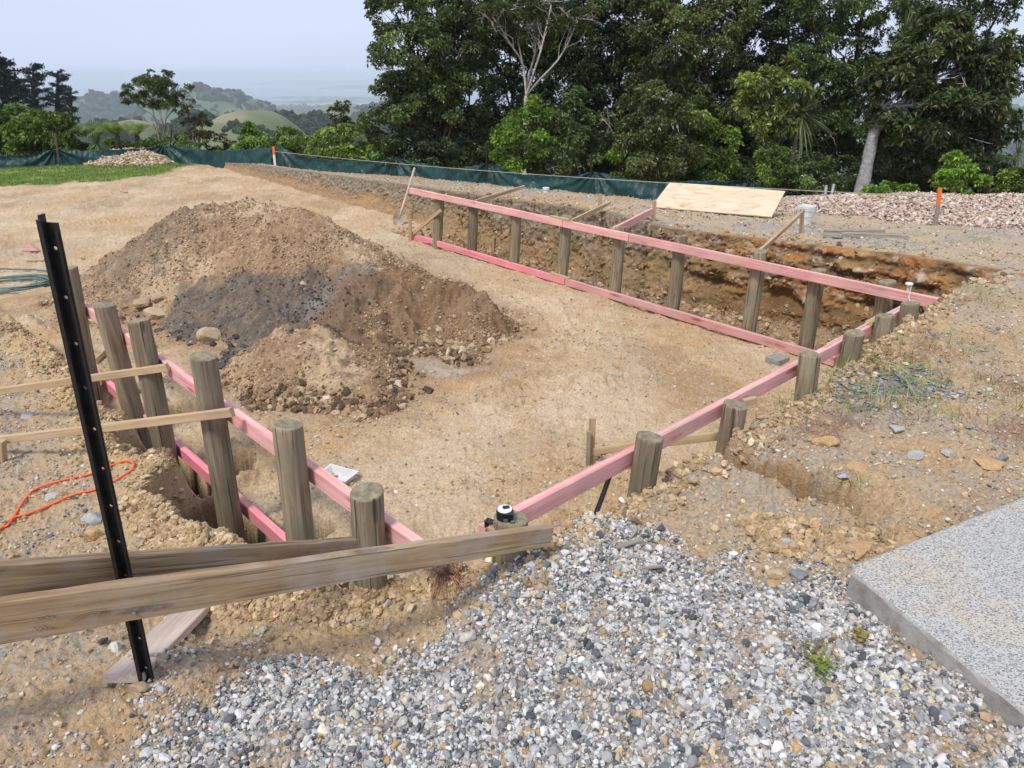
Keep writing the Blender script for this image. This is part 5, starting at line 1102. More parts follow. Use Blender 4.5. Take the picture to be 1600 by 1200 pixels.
# ------------------------------------------------------------------ grass, weeds, roots
def blades(q, z, hgt, wid, col, g, lean=.5, curl=.4, name='grass', parent=None, mat=None):
    """grass blades: 3-segment tapering strips"""
    n = len(q); a = g.uniform(0, 2 * math.pi, n); d = np.column_stack([np.cos(a), np.sin(a)]); s = np.column_stack([-d[:, 1], d[:, 0]]); L_ = hgt; ln = g.uniform(.1, 1, n) * lean
    V = []
    for k, (f, wf) in enumerate(((0, 1), (.4, .85), (.75, .55), (1, .08))):
        out = L_ * (ln * f + curl * f * f * ln); up_ = L_ * f * np.sqrt(np.clip(1 - (ln * f * .8) ** 2, .05, 1)); c = np.column_stack([q[:, 0] + d[:, 0] * out, q[:, 1] + d[:, 1] * out, z + up_])
        for sg in (-1, 1): V.append(c + sg * np.column_stack([s * (wid * wf)[:, None], np.zeros(n)]))
    V = np.stack(V, 1); base = (np.arange(n) * 8)[:, None]; F = np.vstack([base + np.array([2 * k, 2 * k + 1, 2 * k + 3, 2 * k + 2]) for k in range(3)])
    return V.reshape(-1, 3), F, np.repeat(col, 8, axis=0)
g = np.random.default_rng(81)
q = region_pts(g, 60000, GRASS_POLY, lambda x, y: polymask(x, y, GRASS_POLY, .2, .35, 9, 1.2)); q = q[inview(q, 60)]
V, F, C = blades(q, ground_z(q[:, 0], q[:, 1]) - .005, g.uniform(.02, .06, len(q)), np.full(len(q), .006), pick(g, len(q), [(.12, .20, .03), (.17, .25, .05), (.25, .28, .09), (.08, .14, .02)], [4, 4, 2, 2]), g)
tag(mesh_np('lawn_grass', V, F, M['leafm'], color=C), 'short green lawn strip beyond the bare clay at the far left', 'grass', kind='stuff')
# wispy weeds on the right bank
cl = [(1330, 585, .28, 60), (1380, 620, .22, 70), (1300, 625, .25, 60), (1420, 570, .3, 70), (1450, 600, .25, 60), (1230, 632, .18, 40), (1400, 640, .2, 50), (1500, 545, .3, 40), (1560, 470, .3, 50), (1345, 560, .2, 30), (1290, 585, .1, 30), (1490, 380, .15, 20), (1010, 838, .05, 8), (1160, 795, .05, 10), (1330, 768, .06, 16), (1290, 740, .05, 10), (1560, 620, .3, 40), (1470, 650, .2, 20), (1270, 612, .1, 20), (845, 858, .035, 34), (775, 885, .07, 20), (820, 868, .05, 10)]
QQ = []; HH = []
for px_, py_, r_, n_ in cl:
    p = hit(px_, py_); m_ = int(n_ * 1.7); QQ.append(p[:2] + g.normal(0, r_ * .5, (m_, 2))); HH.append(g.uniform(.02, .09, m_) * (1.3 if r_ > .15 else .75))
q = np.vstack(QQ); V, F, C = blades(q, ground_z(q[:, 0], q[:, 1]) - .004, np.concatenate(HH), np.full(len(q), .0022), pick(g, len(q), [(.16, .25, .04), (.26, .33, .08), (.42, .36, .18), (.10, .16, .03), (.36, .22, .12)], [5, 4, 4, 2, 2]), g, 1.2, .8)
tag(mesh_np('bank_weeds', V, F, M['leafm'], color=C), 'wispy green and straw-coloured grass growing over the right bank', 'grass', kind='stuff')
q = region_pts(g, 2600, [(1.2, 3.2), (5.5, 3.0), (6.5, 7.2), (3.6, 6.2)], lambda x, y: sst(.15, .5, fbm(x, y, 4, 1.9, 121))); V, F, C = blades(q, ground_z(q[:, 0], q[:, 1]) + .002, g.uniform(.03, .09, len(q)), np.full(len(q), .0016), pick(g, len(q), [(.30, .17, .12), (.42, .30, .19), (.22, .11, .08)], [4, 3, 3]), g, 2.2, .6)
tag(mesh_np('dead_weeds', V, F, M['leafm'], color=C), 'reddish dead weed stalks lying flat on the right bank', 'dead weeds', kind='stuff')
# long green leaf blades lying beside the junction pole
mb = MB()
for (p0, p1, hgt) in (((1236, 614), (1345, 600), .03), ((1255, 620), (1330, 610), .02), ((1350, 560), (1460, 620), .05), ((1370, 590), (1500, 575), .05), ((1390, 575), (1440, 640), .03)):
    a = hit(*p0); b = hit(*p1); mb.tube([a + [0, 0, .01], a * .5 + b * .5 + [0, 0, .015 + hgt], b + [0, 0, .01]], [.006, .008, .001], 4, flat=.3)
tag(mb.build('leaf_blades', m_plain('blade_green', (.20, .27, .07), rough=.5, var=.3)), 'long green blades fallen on the slate chips by the junction pole', 'leaf blades')
# dry root tuft
c = hit(708, 905); mb = MB(); gq = np.random.default_rng(5)
for k in range(120):
    a = gq.uniform(0, 6.28); r_ = gq.uniform(.03, .13); h_ = gq.uniform(.0, .05); o_ = c + [gq.normal(0, .018), gq.normal(0, .018), .012]; m_ = o_ + [r_ * .5 * math.cos(a), r_ * .5 * math.sin(a), h_]; e = o_ + [r_ * math.cos(a + .4), r_ * math.sin(a + .4) * 1.3 - .02, 0]
    e[2] = gz(e[0], e[1]) + gq.uniform(.002, .02); mb.cc = tuple(np.array((.33, .17, .10)) * gq.uniform(.5, 1.5)); mb.tube([o_, m_, e], [.0022, .0018, .0008], 4, False)
tag(mb.build('root_tuft', M['bark'], color=True, origin=c), 'tangle of dry reddish roots on the soil left of the gravel', 'root tuft')
def weed(px, py, n_, r_, cols, lab, name='small_weed'):
    c = hit(px, py); gq = np.random.default_rng(int(px)); q = c[:2] + gq.normal(0, r_ * .4, (n_, 2)); a = gq.uniform(0, 6.28, n_)
    V = []; F = []; C = []
    for k in range(n_):
        L_ = gq.uniform(.012, .024); d = np.array([math.cos(a[k]), math.sin(a[k]), gq.uniform(.1, .9)]); s = np.array([-d[1], d[0], 0]) * L_ * .33; b_ = np.array([q[k][0], q[k][1], c[2] + gq.uniform(.006, .03)]); V += [b_, b_ + d * L_ * .5 + s, b_ + d * L_, b_ + d * L_ * .5 - s]; F.append([4 * k, 4 * k + 1, 4 * k + 2, 4 * k + 3]); C += [cols[k % len(cols)]] * 4
    tag(mesh_np(name, np.array(V) - c, np.array(F), M['leafm'], color=np.array(C), matrix=Matrix.Translation(Vector(c))), lab, 'weed', 'small weeds in the gravel')
weed(1282, 1043, 70, .055, [(.20, .26, .05), (.30, .33, .07), (.14, .20, .04)], 'low yellow-green weed growing through the foreground gravel')
weed(1340, 1000, 60, .035, [(.36, .26, .10), (.42, .34, .15), (.25, .22, .07)], 'dry straw-coloured weed beside the concrete slab edge')
weed(1270, 1030, 30, .05, [(.14, .20, .04), (.18, .12, .05)], 'dark little weed just above the yellow-green one')
# ------------------------------------------------------------------ trees and shrubs
def unit(v): return v / (np.linalg.norm(v, axis=-1, keepdims=True) + 1e-9)
def leaf_mesh(name, P, D, L_, W_, col, g, mat, parent=None, droop=.15, fold=.25, origin=None):
    """one folded leaf blade per point: two triangles along the midrib"""
    n = len(P); D = unit(D); rnd = unit(g.normal(size=(n, 3)) + np.array([0, 0, 1.2])); S = unit(np.cross(D, rnd)); Nn = np.cross(S, D)
    L_ = np.broadcast_to(L_, (n,))[:, None]; W_ = np.broadcast_to(W_, (n,))[:, None]
    mid = P + D * L_ * .5; tip = P + D * L_ + np.array([0, 0, -1.0]) * L_ * droop
    V = np.stack([P, mid + S * W_ * .5 + Nn * W_ * fold, tip, mid - S * W_ * .5 + Nn * W_ * fold], 1)
    b = (np.arange(n) * 4)[:, None]; F = np.vstack([b + np.array([0, 1, 2]), b + np.array([0, 2, 3])]); V = V.reshape(-1, 3)
    og = np.asarray(origin if origin is not None else P.mean(0))
    return mesh_np(name, V - og, F, mat, color=np.repeat(col, 4, axis=0), matrix=Matrix.Translation(Vector([float(v) for v in og])), parent=parent)
KIND = {  # colours (weights), leaf length, width ratio, leaves per rosette, spread of a twig cluster
    'glossy': dict(pal=[(0.063, 0.102, 0.031), (0.097, 0.152, 0.042), (0.145, 0.209, 0.060), (0.214, 0.281, 0.086), (0.285, 0.320, 0.076)], w=[5, 6, 4, 2, .5], L=.078, wr=.50, k=6, mat='leaf'),
    'dark': dict(pal=[(0.038, 0.066, 0.020), (0.061, 0.095, 0.026), (0.099, 0.133, 0.041), (0.154, 0.177, 0.051)], w=[6, 6, 3, 1], L=.08, wr=.45, k=6, mat='leaf'),
    'olive': dict(pal=[(0.080, 0.117, 0.032), (0.125, 0.161, 0.047), (0.197, 0.224, 0.072), (0.286, 0.232, 0.080), (0.054, 0.080, 0.026)], w=[5, 5, 3, 1.2, 3], L=.085, wr=.42, k=6, mat='leaf'),
    'big': dict(pal=[(0.055, 0.086, 0.027), (0.086, 0.125, 0.039), (0.133, 0.164, 0.050), (0.204, 0.188, 0.055), (0.312, 0.173, 0.062), (0.034, 0.055, 0.019)], w=[5, 5, 3, 1.2, .4, 4], L=.115, wr=.38, k=7, mat='leaf'),
    'lime': dict(pal=[(.13, .21, .035), (.19, .27, .05), (.26, .33, .08), (.08, .13, .025)], w=[4, 4, 2, 3], L=.09, wr=.45, k=6, mat='leafm'),
    'mid': dict(pal=[(0.111, 0.183, 0.035), (0.175, 0.259, 0.048), (0.273, 0.365, 0.068), (0.074, 0.119, 0.026)], w=[4, 5, 3, 3], L=.075, wr=.48, k=6, mat='leafm'),
    'bright': dict(pal=[(0.152, 0.274, 0.038), (0.227, 0.379, 0.061), (0.334, 0.502, 0.091), (0.107, 0.182, 0.030)], w=[4, 4, 3, 2], L=.075, wr=.45, k=7, mat='leafm'),
    'tip': dict(pal=[(0.158, 0.270, 0.047), (0.254, 0.380, 0.079), (0.604, 0.714, 0.222), (0.112, 0.191, 0.031)], w=[4, 4, 2.2, 3], L=.09, wr=.40, k=7, mat='leafm'),
    'sapling': dict(pal=[(0.138, 0.196, 0.034), (0.218, 0.265, 0.057), (0.310, 0.322, 0.081), (0.092, 0.127, 0.029)], w=[4, 4, 2, 2], L=.12, wr=.42, k=6, mat='leaf'),
    'brown': dict(pal=[(.09, .07, .025), (.13, .095, .035), (.07, .065, .022), (.045, .045, .018)], w=[4, 3, 4, 4], L=.06, wr=.3, k=7, mat='leafm'),
    'kanuka': dict(pal=[(0.096, 0.135, 0.035), (0.149, 0.192, 0.045), (0.230, 0.268, 0.061), (0.054, 0.080, 0.024)], w=[5, 5, 3, 4], L=.07, wr=.32, k=8, mat='leafm'),
    'willow': dict(pal=[(.09, .115, .035), (.13, .155, .05), (.06, .08, .025)], w=[4, 3, 4], L=.17, wr=.13, k=6, mat='leafm'),
    'pine': dict(pal=[(0.019, 0.039, 0.027), (0.032, 0.054, 0.035), (0.051, 0.078, 0.050)], w=[5, 5, 3], L=.9, wr=.28, k=6, mat='leafm'),
}
def limb(a, b, r0, r1, g, bend=.12, n=7):
    t = np.linspace(0, 1, n)[:, None]; d = b - a; ln = np.linalg.norm(d); P = a + d * t; o = g.normal(size=3) * bend * ln
    P = P + np.sin(t * math.pi) * o * .6 + np.sin(t * math.pi * 2.3) * g.normal(size=3) * bend * ln * .25; return P, np.linspace(r0, r1, n)
BARKC = dict(grey=(.20, .17, .14), pale=(.42, .38, .33), dark=(.07, .055, .04), brown=(.13, .09, .06), silver=(.36, .35, .34))
def tree(name, kind, base, lobes, label, group, cat='tree', trunk_r=.10, bark='dark', seed=1, dens=1.0, fork=.35, stems=1, bare=0, gap=1.0, lscale=1.0, twigs=True, clump=.33, ttop=None):
    """base (px, py, Y) of the trunk foot; lobes (px, py, dY, rpx, rpy): the masses of foliage, each a real ellipsoid at its own distance"""
    g = np.random.default_rng(seed); K = KIND[kind]; Yb = base[2]; root_p = PY(*base)
    root = empty(name, root_p); tag(root, label, cat, group)
    tb = MB(); bc = np.array(BARKC[bark])
    Ls = []
    for (px, py, dY, rx, ry) in lobes:
        Y = Yb + dY; c = PY(px, py, Y); dep = depth(px, py, Y); a = rx * dep / FPX; b = ry * dep / FPX / .93; Ls.append((c, np.array([a, max(a, b) * .8, b])))
    cen = np.mean([l[0] for l in Ls], 0); stem_tops = []
    for s in range(stems):
        off = np.array([g.normal(0, trunk_r * 2.0 * (stems > 1)), g.normal(0, trunk_r * 2 * (stems > 1)), 0])
        tgt = cen if stems == 1 else Ls[s % len(Ls)][0] * .6 + cen * .4
        top = root_p + (tgt - root_p) * (fork if stems == 1 else fork + .25); top[2] = max(top[2], root_p[2] + .3)
        if ttop is not None: top = PY(ttop[0], ttop[1], Yb)
        P, rr = limb(root_p + off - [0, 0, .3], top, trunk_r * 1.25, trunk_r * .72, g, .07 if ttop is None else .02, 9); tb.cc = tuple(bc * g.uniform(.8, 1.2)); tb.tube(P, rr * (1 + .1 * g.normal(size=9)), 9, False); stem_tops.append((P[-1], trunk_r * .7))
    PP = []; DD = []; LL = []; CC = []
    for li, (c, rad) in enumerate(Ls):
        st, sr = min(stem_tops, key=lambda s_: np.linalg.norm(s_[0] - c)); 
        P, rr = limb(st, c, sr * .45, .012 + trunk_r * .07, g, .10, 8); tb.cc = tuple(bc * g.uniform(.8, 1.25)); tb.tube(P, rr, 6, False)
        vol = (rad[0] * rad[1] * rad[2]) ** (1 / 3); ncl = int(np.clip(34 * dens * (vol / .8) ** 1.6 * gap, 9, 170))
        d = unit(g.normal(size=(ncl, 3))); rr_ = g.uniform(.35, 1.08, (ncl, 1)) ** .6; cc = c + d * rad * rr_
        cs = clump * vol * g.uniform(.6, 1.35, ncl) / (ncl / 26) ** .15
        if twigs:
            for k in range(0, ncl, 2 if not bare else 1):
                q0 = P[-1 - (k % 4)]; Pk, rk = limb(q0, cc[k], .009 + trunk_r * .03, .003, g, .16, 5); tb.cc = tuple(bc * g.uniform(.8, 1.3)); tb.tube(Pk, rk, 4, False)
        nr = (58 * dens * (cs / .22) ** 1.7 / lscale ** 1.5 * (.085 / K['L']) ** 1.2).astype(int) + 3; idx = np.repeat(np.arange(ncl), nr); m = len(idx)
        dir_ = unit(g.normal(size=(m, 3)) + .5 * d[idx] + np.array([0, 0, .35])); pr = cc[idx] + dir_ * (cs[idx] * g.random(m) ** .45)[:, None] * np.array([1.25, 1.25, .75])
        ax = unit(dir_ + .5 * d[idx] + np.array([0, 0, .5]) + .4 * g.normal(size=(m, 3)))
        tone = np.clip(.85 + .30 * g.normal(size=ncl), .45, 1.6)
        k_ = K['k']; I2 = np.repeat(np.arange(m), k_); nn = len(I2)
        ld = unit(ax[I2] * .45 + unit(np.cross(ax[I2], g.normal(size=(nn, 3)))) * .9); lens = K['L'] * lscale * g.uniform(.65, 1.25, nn)
        ci = g.choice(len(K['pal']), nn, p=np.array(K['w']) / sum(K['w'])); col = np.array(K['pal'])[ci] * tone[idx][I2][:, None] * g.uniform(.85, 1.15, (nn, 1))
        PP.append(pr[I2] + ld * .01); DD.append(ld); LL.append(lens); CC.append(col)
    if bare:  # pale dead branches standing out of the leaves
        for _ in range(bare):
            c, rad = Ls[g.integers(len(Ls))]; a = c + unit(g.normal(size=3)) * rad * .4; e = c + unit(g.normal(size=3) + np.array([0, -1.0, .6])) * rad * 1.05; P, rr = limb(a, e, .022, .007, g, .2, 7); tb.cc = (.34, .31, .27); tb.tube(P, rr, 4, False)
            for _k in range(6):
                s0 = P[g.integers(2, 7)]; Pk, rk = limb(s0, s0 + unit(e - a + 1.2 * g.normal(size=3) * np.linalg.norm(e - a)) * np.linalg.norm(e - a) * g.uniform(.3, .6), .011, .003, g, .2, 5); tb.tube(Pk, rk, 3, False)
    tb.build('trunk', M['bark'], root, color=True, smooth=True, origin=root_p)
    P = np.vstack(PP); o = leaf_mesh('crown', P, np.vstack(DD), np.concatenate(LL), np.concatenate(LL) * K['wr'], np.clip(np.vstack(CC), .004, .6), g, M[K['mat']], root, origin=cen)
    tree.total += len(P); return root
tree.total = 0
GTR = 'tall dark trees behind the green fence'; GSH = 'shrubs growing behind the green fence'; GL_ = 'trees and bushes beyond the lawn'
def T(*a, **k): return tree(*a, **k)
# the dark stand, from left to right
T('broadleaf_tree', 'glossy', (690, 285, 18.5), [(625, 18, 0, 45, 34), (690, 20, .5, 55, 42), (745, 25, 0, 45, 40), (652, 78, -.3, 62, 38), (720, 88, .2, 48, 44), (615, 160, -.4, 45, 34), (660, 150, .3, 52, 40), (712, 165, 0, 46, 44), (598, 208, -.2, 30, 30), (640, 225, 0, 42, 32), (695, 228, .3, 46, 38), (745, 215, .6, 36, 36), (738, 135, .8, 34, 30)],
  'tall glossy-leaved tree at the left end of the dark stand, sky gaps between its boughs', GTR, trunk_r=.13, seed=11, dens=1.0, fork=.3, bare=3)
T('broadleaf_tree', 'dark', (800, 290, 20.5), [(790, 25, 0, 50, 44), (845, 50, 0, 50, 46), (775, 95, 0, 44, 44), (890, 25, 0, 45, 40), (790, 170, 0, 44, 44), (860, 120, .3, 46, 44), (890, 95, 0, 40, 40), (750, 235, 0, 44, 42), (850, 190, 0, 50, 40)],
  'very dark tree behind the pale-branched tree', GTR, trunk_r=.14, seed=12, dens=.9)
T('pale_branched_tree', 'willow', (820, 270, 18.0), [(768, 30, 0, 34, 22), (800, 8, 0, 40, 20), (860, 14, 0, 44, 22), (905, 30, 0, 30, 18), (835, 45, .3, 34, 18)],
  'tree with bare pale branches fanning up and narrow olive leaves on top', GTR, trunk_r=.085, bark='pale', seed=13, dens=.8, fork=.62, bare=16, clump=.34, ttop=(822, 150))
T('broadleaf_tree', 'dark', (955, 292, 20.0), [(935, 12, 0, 50, 42), (990, 40, 0, 46, 44), (940, 85, 0, 46, 42), (985, 120, .2, 48, 44), (925, 150, 0, 44, 40), (1000, 195, 0, 50, 42), (940, 215, 0, 46, 42), (965, 260, 0, 50, 30)],
  'dark tree standing right of the pale-branched tree', GTR, trunk_r=.13, seed=14, dens=1.0, bare=3)
T('broadleaf_tree', 'olive', (1060, 295, 19.2), [(1020, 15, 0, 50, 36), (1075, 20, 0, 52, 40), (1040, 75, -.3, 56, 40), (1100, 90, 0, 50, 44), (1130, 30, 0, 46, 40), (1065, 130, 0, 52, 36), (1120, 155, 0, 50, 44), (1010, 140, .3, 40, 40)],
  'olive tree with a tangle of dead grey twigs near the top, above the cone-shaped shrub', GTR, trunk_r=.13, seed=15, dens=.9, bare=14)
T('broadleaf_tree', 'dark', (1160, 300, 19.8), [(1180, 20, 0, 50, 40), (1230, 55, 0, 44, 42), (1180, 85, 0, 52, 44), (1150, 150, 0, 46, 44), (1215, 140, .3, 48, 46), (1180, 215, .2, 54, 44), (1110, 225, .2, 50, 44), (1150, 275, 0, 60, 30), (1085, 270, 0, 50, 34)],
  'broad dark tree behind the lime-leaved sapling', GTR, trunk_r=.14, seed=16, dens=1.0, bare=7)
T('broadleaf_tree', 'glossy', (1300, 300, 19.0), [(1290, 12, 0, 50, 32), (1345, 20, 0, 42, 34), (1275, 72, 0, 42, 34), (1320, 85, 0, 44, 40), (1300, 140, 0, 50, 40), (1345, 130, 0, 38, 40), (1330, 185, .2, 48, 40), (1275, 195, .2, 46, 42), (1310, 245, .2, 56, 36), (1255, 262, 0, 44, 34)],
  'tall dark tree between the cabbage tree and the silver trunk', GTR, trunk_r=.14, seed=17, dens=.9, bare=4)
T('silver_trunk_tree', 'big', (1340, 310, 14.6), [(1400, 120, 0, 46, 38), (1445, 80, 0, 46, 36), (1500, 105, 0, 46, 40), (1550, 110, .2, 40, 36), (1425, 165, -.2, 54, 38), (1490, 170, -.3, 56, 42), (1545, 170, 0, 42, 36), (1395, 205, 0, 44, 30), (1455, 225, 0, 54, 32), (1520, 222, 0, 46, 28), (1475, 45, 0, 40, 28), (1530, 60, 0, 40, 26), (1570, 195, 0, 24, 22)],
  'big spreading large-leaved tree on a leaning silver-grey trunk at the right', GTR, trunk_r=.115, bark='silver', seed=18, dens=1.15, bare=3, ttop=(1372, 176))
T('broadleaf_tree', 'dark', (1430, 300, 18.5), [(1415, 25, 0, 40, 34), (1460, 10, 0, 50, 26), (1520, 12, 0, 50, 24), (1575, 8, 0, 36, 18), (1440, 60, .5, 36, 36), (1400, 250, 0, 56, 36), (1460, 265, 0, 54, 32), (1400, 190, .5, 44, 40), (1580, 72, 0, 24, 22), (1585, 130, .3, 16, 16), (1535, 262, 0, 34, 26)],
  'dark tree reaching out along the top right corner behind the spreading tree', GTR, trunk_r=.13, seed=19, dens=.8, bare=3)
T('broadleaf_tree', 'dark', (1760, 322, 19.5), [(1700, 120, 0, 60, 50), (1770, 90, 0, 70, 55), (1720, 190, 0, 60, 50), (1800, 170, 0, 70, 60), (1750, 250, 0, 90, 45), (1850, 230, 0, 60, 60)],
  'dark tree standing just beyond the right picture edge', GTR, trunk_r=.13, seed=20, dens=.7)
# understorey and shrubs
T('dark_shrub', 'dark', (640, 290, 18.2), [(610, 240, 0, 34, 24), (660, 250, 0, 40, 26)], 'low dark shrub under the leftmost tall tree', GSH, 'shrub', .05, seed=31, stems=3)
T('dark_shrub', 'dark', (745, 290, 18.6), [(715, 250, 0, 40, 28), (765, 255, 0, 30, 28), (750, 200, .3, 30, 34)], 'dark shrub left of the bright green bush', GSH, 'shrub', .05, seed=32, stems=3)
T('bright_bush', 'bright', (805, 290, 16.2), [(800, 205, 0, 34, 28), (835, 180, 0, 26, 26), (790, 238, 0, 32, 22), (830, 225, .2, 34, 26)], 'bright green bush behind the fence under the pale-branched tree', GSH, 'bush', .04, seed=33, stems=4, dens=.9)
T('dark_shrub', 'glossy', (885, 290, 16.6), [(885, 180, 0, 38, 34), (905, 220, 0, 40, 34), (860, 245, 0, 34, 26), (930, 205, .3, 32, 30)], 'dark green shrub right of the bright green bush, grey dead twigs at its foot', GSH, 'shrub', .05, seed=34, stems=4, bare=5)
T('cone_shrub', 'olive', (1025, 300, 15.6), [(1030, 165, 0, 34, 30), (1010, 210, 0, 40, 32), (1055, 205, 0, 38, 34), (1000, 250, 0, 38, 26), (1050, 252, 0, 44, 30)], 'cone-shaped olive green shrub behind the fence in front of the dark trees', GSH, 'shrub', .05, seed=35, stems=4, dens=1.1)
T('mid_shrub', 'mid', (970, 300, 15.8), [(968, 235, 0, 18, 26), (975, 268, 0, 20, 20)], 'small lighter green shrub at the left foot of the cone-shaped shrub', GSH, 'shrub', .03, seed=36, stems=3)
T('dark_shrub', 'mid', (1110, 300, 16.5), [(1090, 190, 0, 30, 36), (1115, 235, 0, 36, 34), (1095, 272, 0, 44, 24)], 'mid green leafy shrub right of the cone-shaped shrub', GSH, 'shrub', .05, seed=37, stems=4)
T('lime_sapling', 'sapling', (1205, 292, 14.6), [(1218, 108, 0, 24, 22), (1185, 138, 0, 32, 26), (1230, 148, 0, 30, 26), (1165, 165, 0, 16, 16), (1205, 175, 0, 30, 22), (1235, 185, .1, 16, 18), (1195, 200, 0, 16, 14)], 'lime-leaved sapling with thin bare stems in front of the dark stand', GSH, 'sapling', .035, bark='brown', seed=38, stems=2, fork=.5, dens=.8)
T('small_shrub', 'mid', (1205, 298, 14.4), [(1205, 238, 0, 20, 16), (1195, 268, 0, 24, 20), (1220, 252, 0, 16, 14)], 'small shrub at the foot of the lime-leaved sapling', GSH, 'shrub', .03, seed=39, stems=3)
T('dark_shrub', 'glossy', (1255, 312, 14.4), [(1250, 285, 0, 32, 24), (1285, 275, 0, 26, 22), (1235, 305, 0, 20, 14)], 'dark shrub beyond the right end of the plywood sheet', GSH, 'shrub', .04, seed=40, stems=3)
T('low_bush', 'bright', (1385, 314, 13.6), [(1385, 298, 0, 26, 12), (1418, 300, 0, 18, 10), (1360, 302, 0, 14, 8)], 'low bright green bush behind the mulch pile, right of the silver trunk', GSH, 'bush', .03, seed=41, stems=3)
T('lime_bush', 'bright', (1497, 316, 12.8), [(1495, 262, 0, 22, 18), (1480, 285, 0, 24, 18), (1512, 290, 0, 26, 18), (1492, 248, 0, 10, 12)], 'lime green bush behind the mulch pile by the orange-topped stake', GSH, 'bush', .03, seed=42, stems=4, dens=1.2)
T('dark_shrub', 'mid', (1590, 320, 13.5), [(1592, 285, 0, 26, 22), (1575, 300, 0, 24, 14), (1612, 270, 0, 24, 30)], 'mid green shrub at the right edge behind the mulch pile', GSH, 'shrub', .04, seed=43, stems=3)
T('dark_shrub', 'dark', (1550, 318, 15.5), [(1545, 270, 0, 34, 24), (1565, 290, 0, 34, 22), (1520, 295, .4, 34, 20)], 'dark shrub between the lime bush and the right edge', GSH, 'shrub', .04, seed=44, stems=3)
T('dark_shrub', 'dark', (1440, 318, 15.5), [(1425, 285, 0, 44, 24), (1465, 292, 0, 34, 20), (1380, 278, 0, 34, 24)], 'dark shrub behind the low bright bush', GSH, 'shrub', .04, seed=45, stems=3)
T('dark_shrub', 'dark', (1030, 300, 17.8), [(1000, 270, 0, 54, 28), (900, 268, 0, 54, 26), (1060, 275, 0, 50, 26), (960, 240, 0, 46, 30)], 'dark undergrowth shrub behind the cone-shaped shrub', GSH, 'shrub', .04, seed=46, stems=3)
T('dark_shrub', 'dark', (1180, 300, 17.6), [(1150, 280, 0, 54, 26), (1230, 270, 0, 50, 30), (1310, 280, 0, 54, 30)], 'dark undergrowth shrub behind the cabbage tree', GSH, 'shrub', .04, seed=47, stems=3)
# beyond the lawn, left
T('spreading_bush', 'mid', (30, 262, 25), [(30, 185, 0, 44, 20), (-15, 200, 0, 44, 26), (15, 220, 0, 44, 24), (62, 205, -.3, 38, 24), (45, 235, 0, 40, 18), (-50, 215, 0, 44, 34)], 'rounded green tree at the left edge in front of the pines', GL_, 'tree', .12, seed=51, stems=3, lscale=1.5, dens=.8)
T('spreading_bush', 'mid', (95, 262, 24.5), [(88, 195, 0, 34, 18), (110, 215, 0, 26, 18), (75, 222, 0, 30, 20), (100, 238, 0, 30, 16)], 'green tree joined to the right of the one at the left edge', GL_, 'tree', .10, seed=52, stems=3, lscale=1.5, dens=.8)
T('kanuka_tree', 'kanuka', (256, 245, 27), [(222, 138, 0, 27, 14), (248, 124, 0, 30, 12), (272, 138, 0, 24, 13), (208, 152, 0, 16, 11), (285, 158, 0, 14, 12), (236, 152, .5, 30, 12), (264, 160, 0, 20, 9), (230, 128, 0, 20, 10)], 'slender pale-stemmed tree with a flat dark green crown, standing alone on the left skyline', GL_, 'tree', .032, bark='grey', seed=53, stems=6, fork=.3, lscale=1.15, dens=1.0, clump=.28)
T('brown_scrub_tree', 'brown', (310, 250, 25.5), [(290, 178, 0, 18, 11), (318, 185, 0, 16, 9), (302, 205, 0, 22, 12), (325, 215, 0, 16, 10), (285, 222, 0, 18, 10)], 'brownish scrub tree right of the pale-stemmed tree', GL_, 'tree', .06, bark='grey', seed=54, stems=3, lscale=1.3, dens=.8)
T('brown_scrub_tree', 'brown', (350, 250, 26), [(350, 220, 0, 12, 9), (362, 232, 0, 12, 8), (338, 236, 0, 14, 8)], 'small brown scrub tree left of the round green bush', GL_, 'tree', .04, bark='grey', seed=55, stems=2, lscale=1.2, dens=.8)
T('green_bush', 'bright', (395, 258, 23.5), [(392, 215, 0, 22, 14), (410, 228, 0, 18, 12), (380, 232, 0, 18, 12), (390, 200, 0, 8, 8)], 'leafy green bush left of the black fence stake and orange stake', GL_, 'bush', .04, seed=56, stems=3, lscale=1.3)
T('green_bush', 'mid', (455, 262, 22.5), [(455, 213, 0, 30, 16), (435, 228, 0, 22, 14), (478, 228, 0, 24, 14), (450, 245, 0, 34, 12)], 'rounded mid green bush behind the orange stake', GL_, 'bush', .05, seed=57, stems=3, lscale=1.2)
T('flowering_bush', 'tip', (535, 266, 20.5), [(530, 215, 0, 30, 18), (555, 228, 0, 24, 16), (508, 235, 0, 24, 16), (530, 242, 0, 40, 14), (575, 240, .3, 18, 14)], 'yellow-green bush with pale tips right of the rounded bush', GL_, 'bush', .05, seed=58, stems=4, lscale=1.2)
T('conical_tree', 'olive', (537, 262, 27), [(535, 165, 0, 9, 9), (532, 180, 0, 14, 11), (543, 195, 0, 16, 12), (530, 208, 0, 18, 12)], 'narrow conical tree behind the yellow-green bush', GL_, 'tree', .06, seed=59, lscale=1.3)
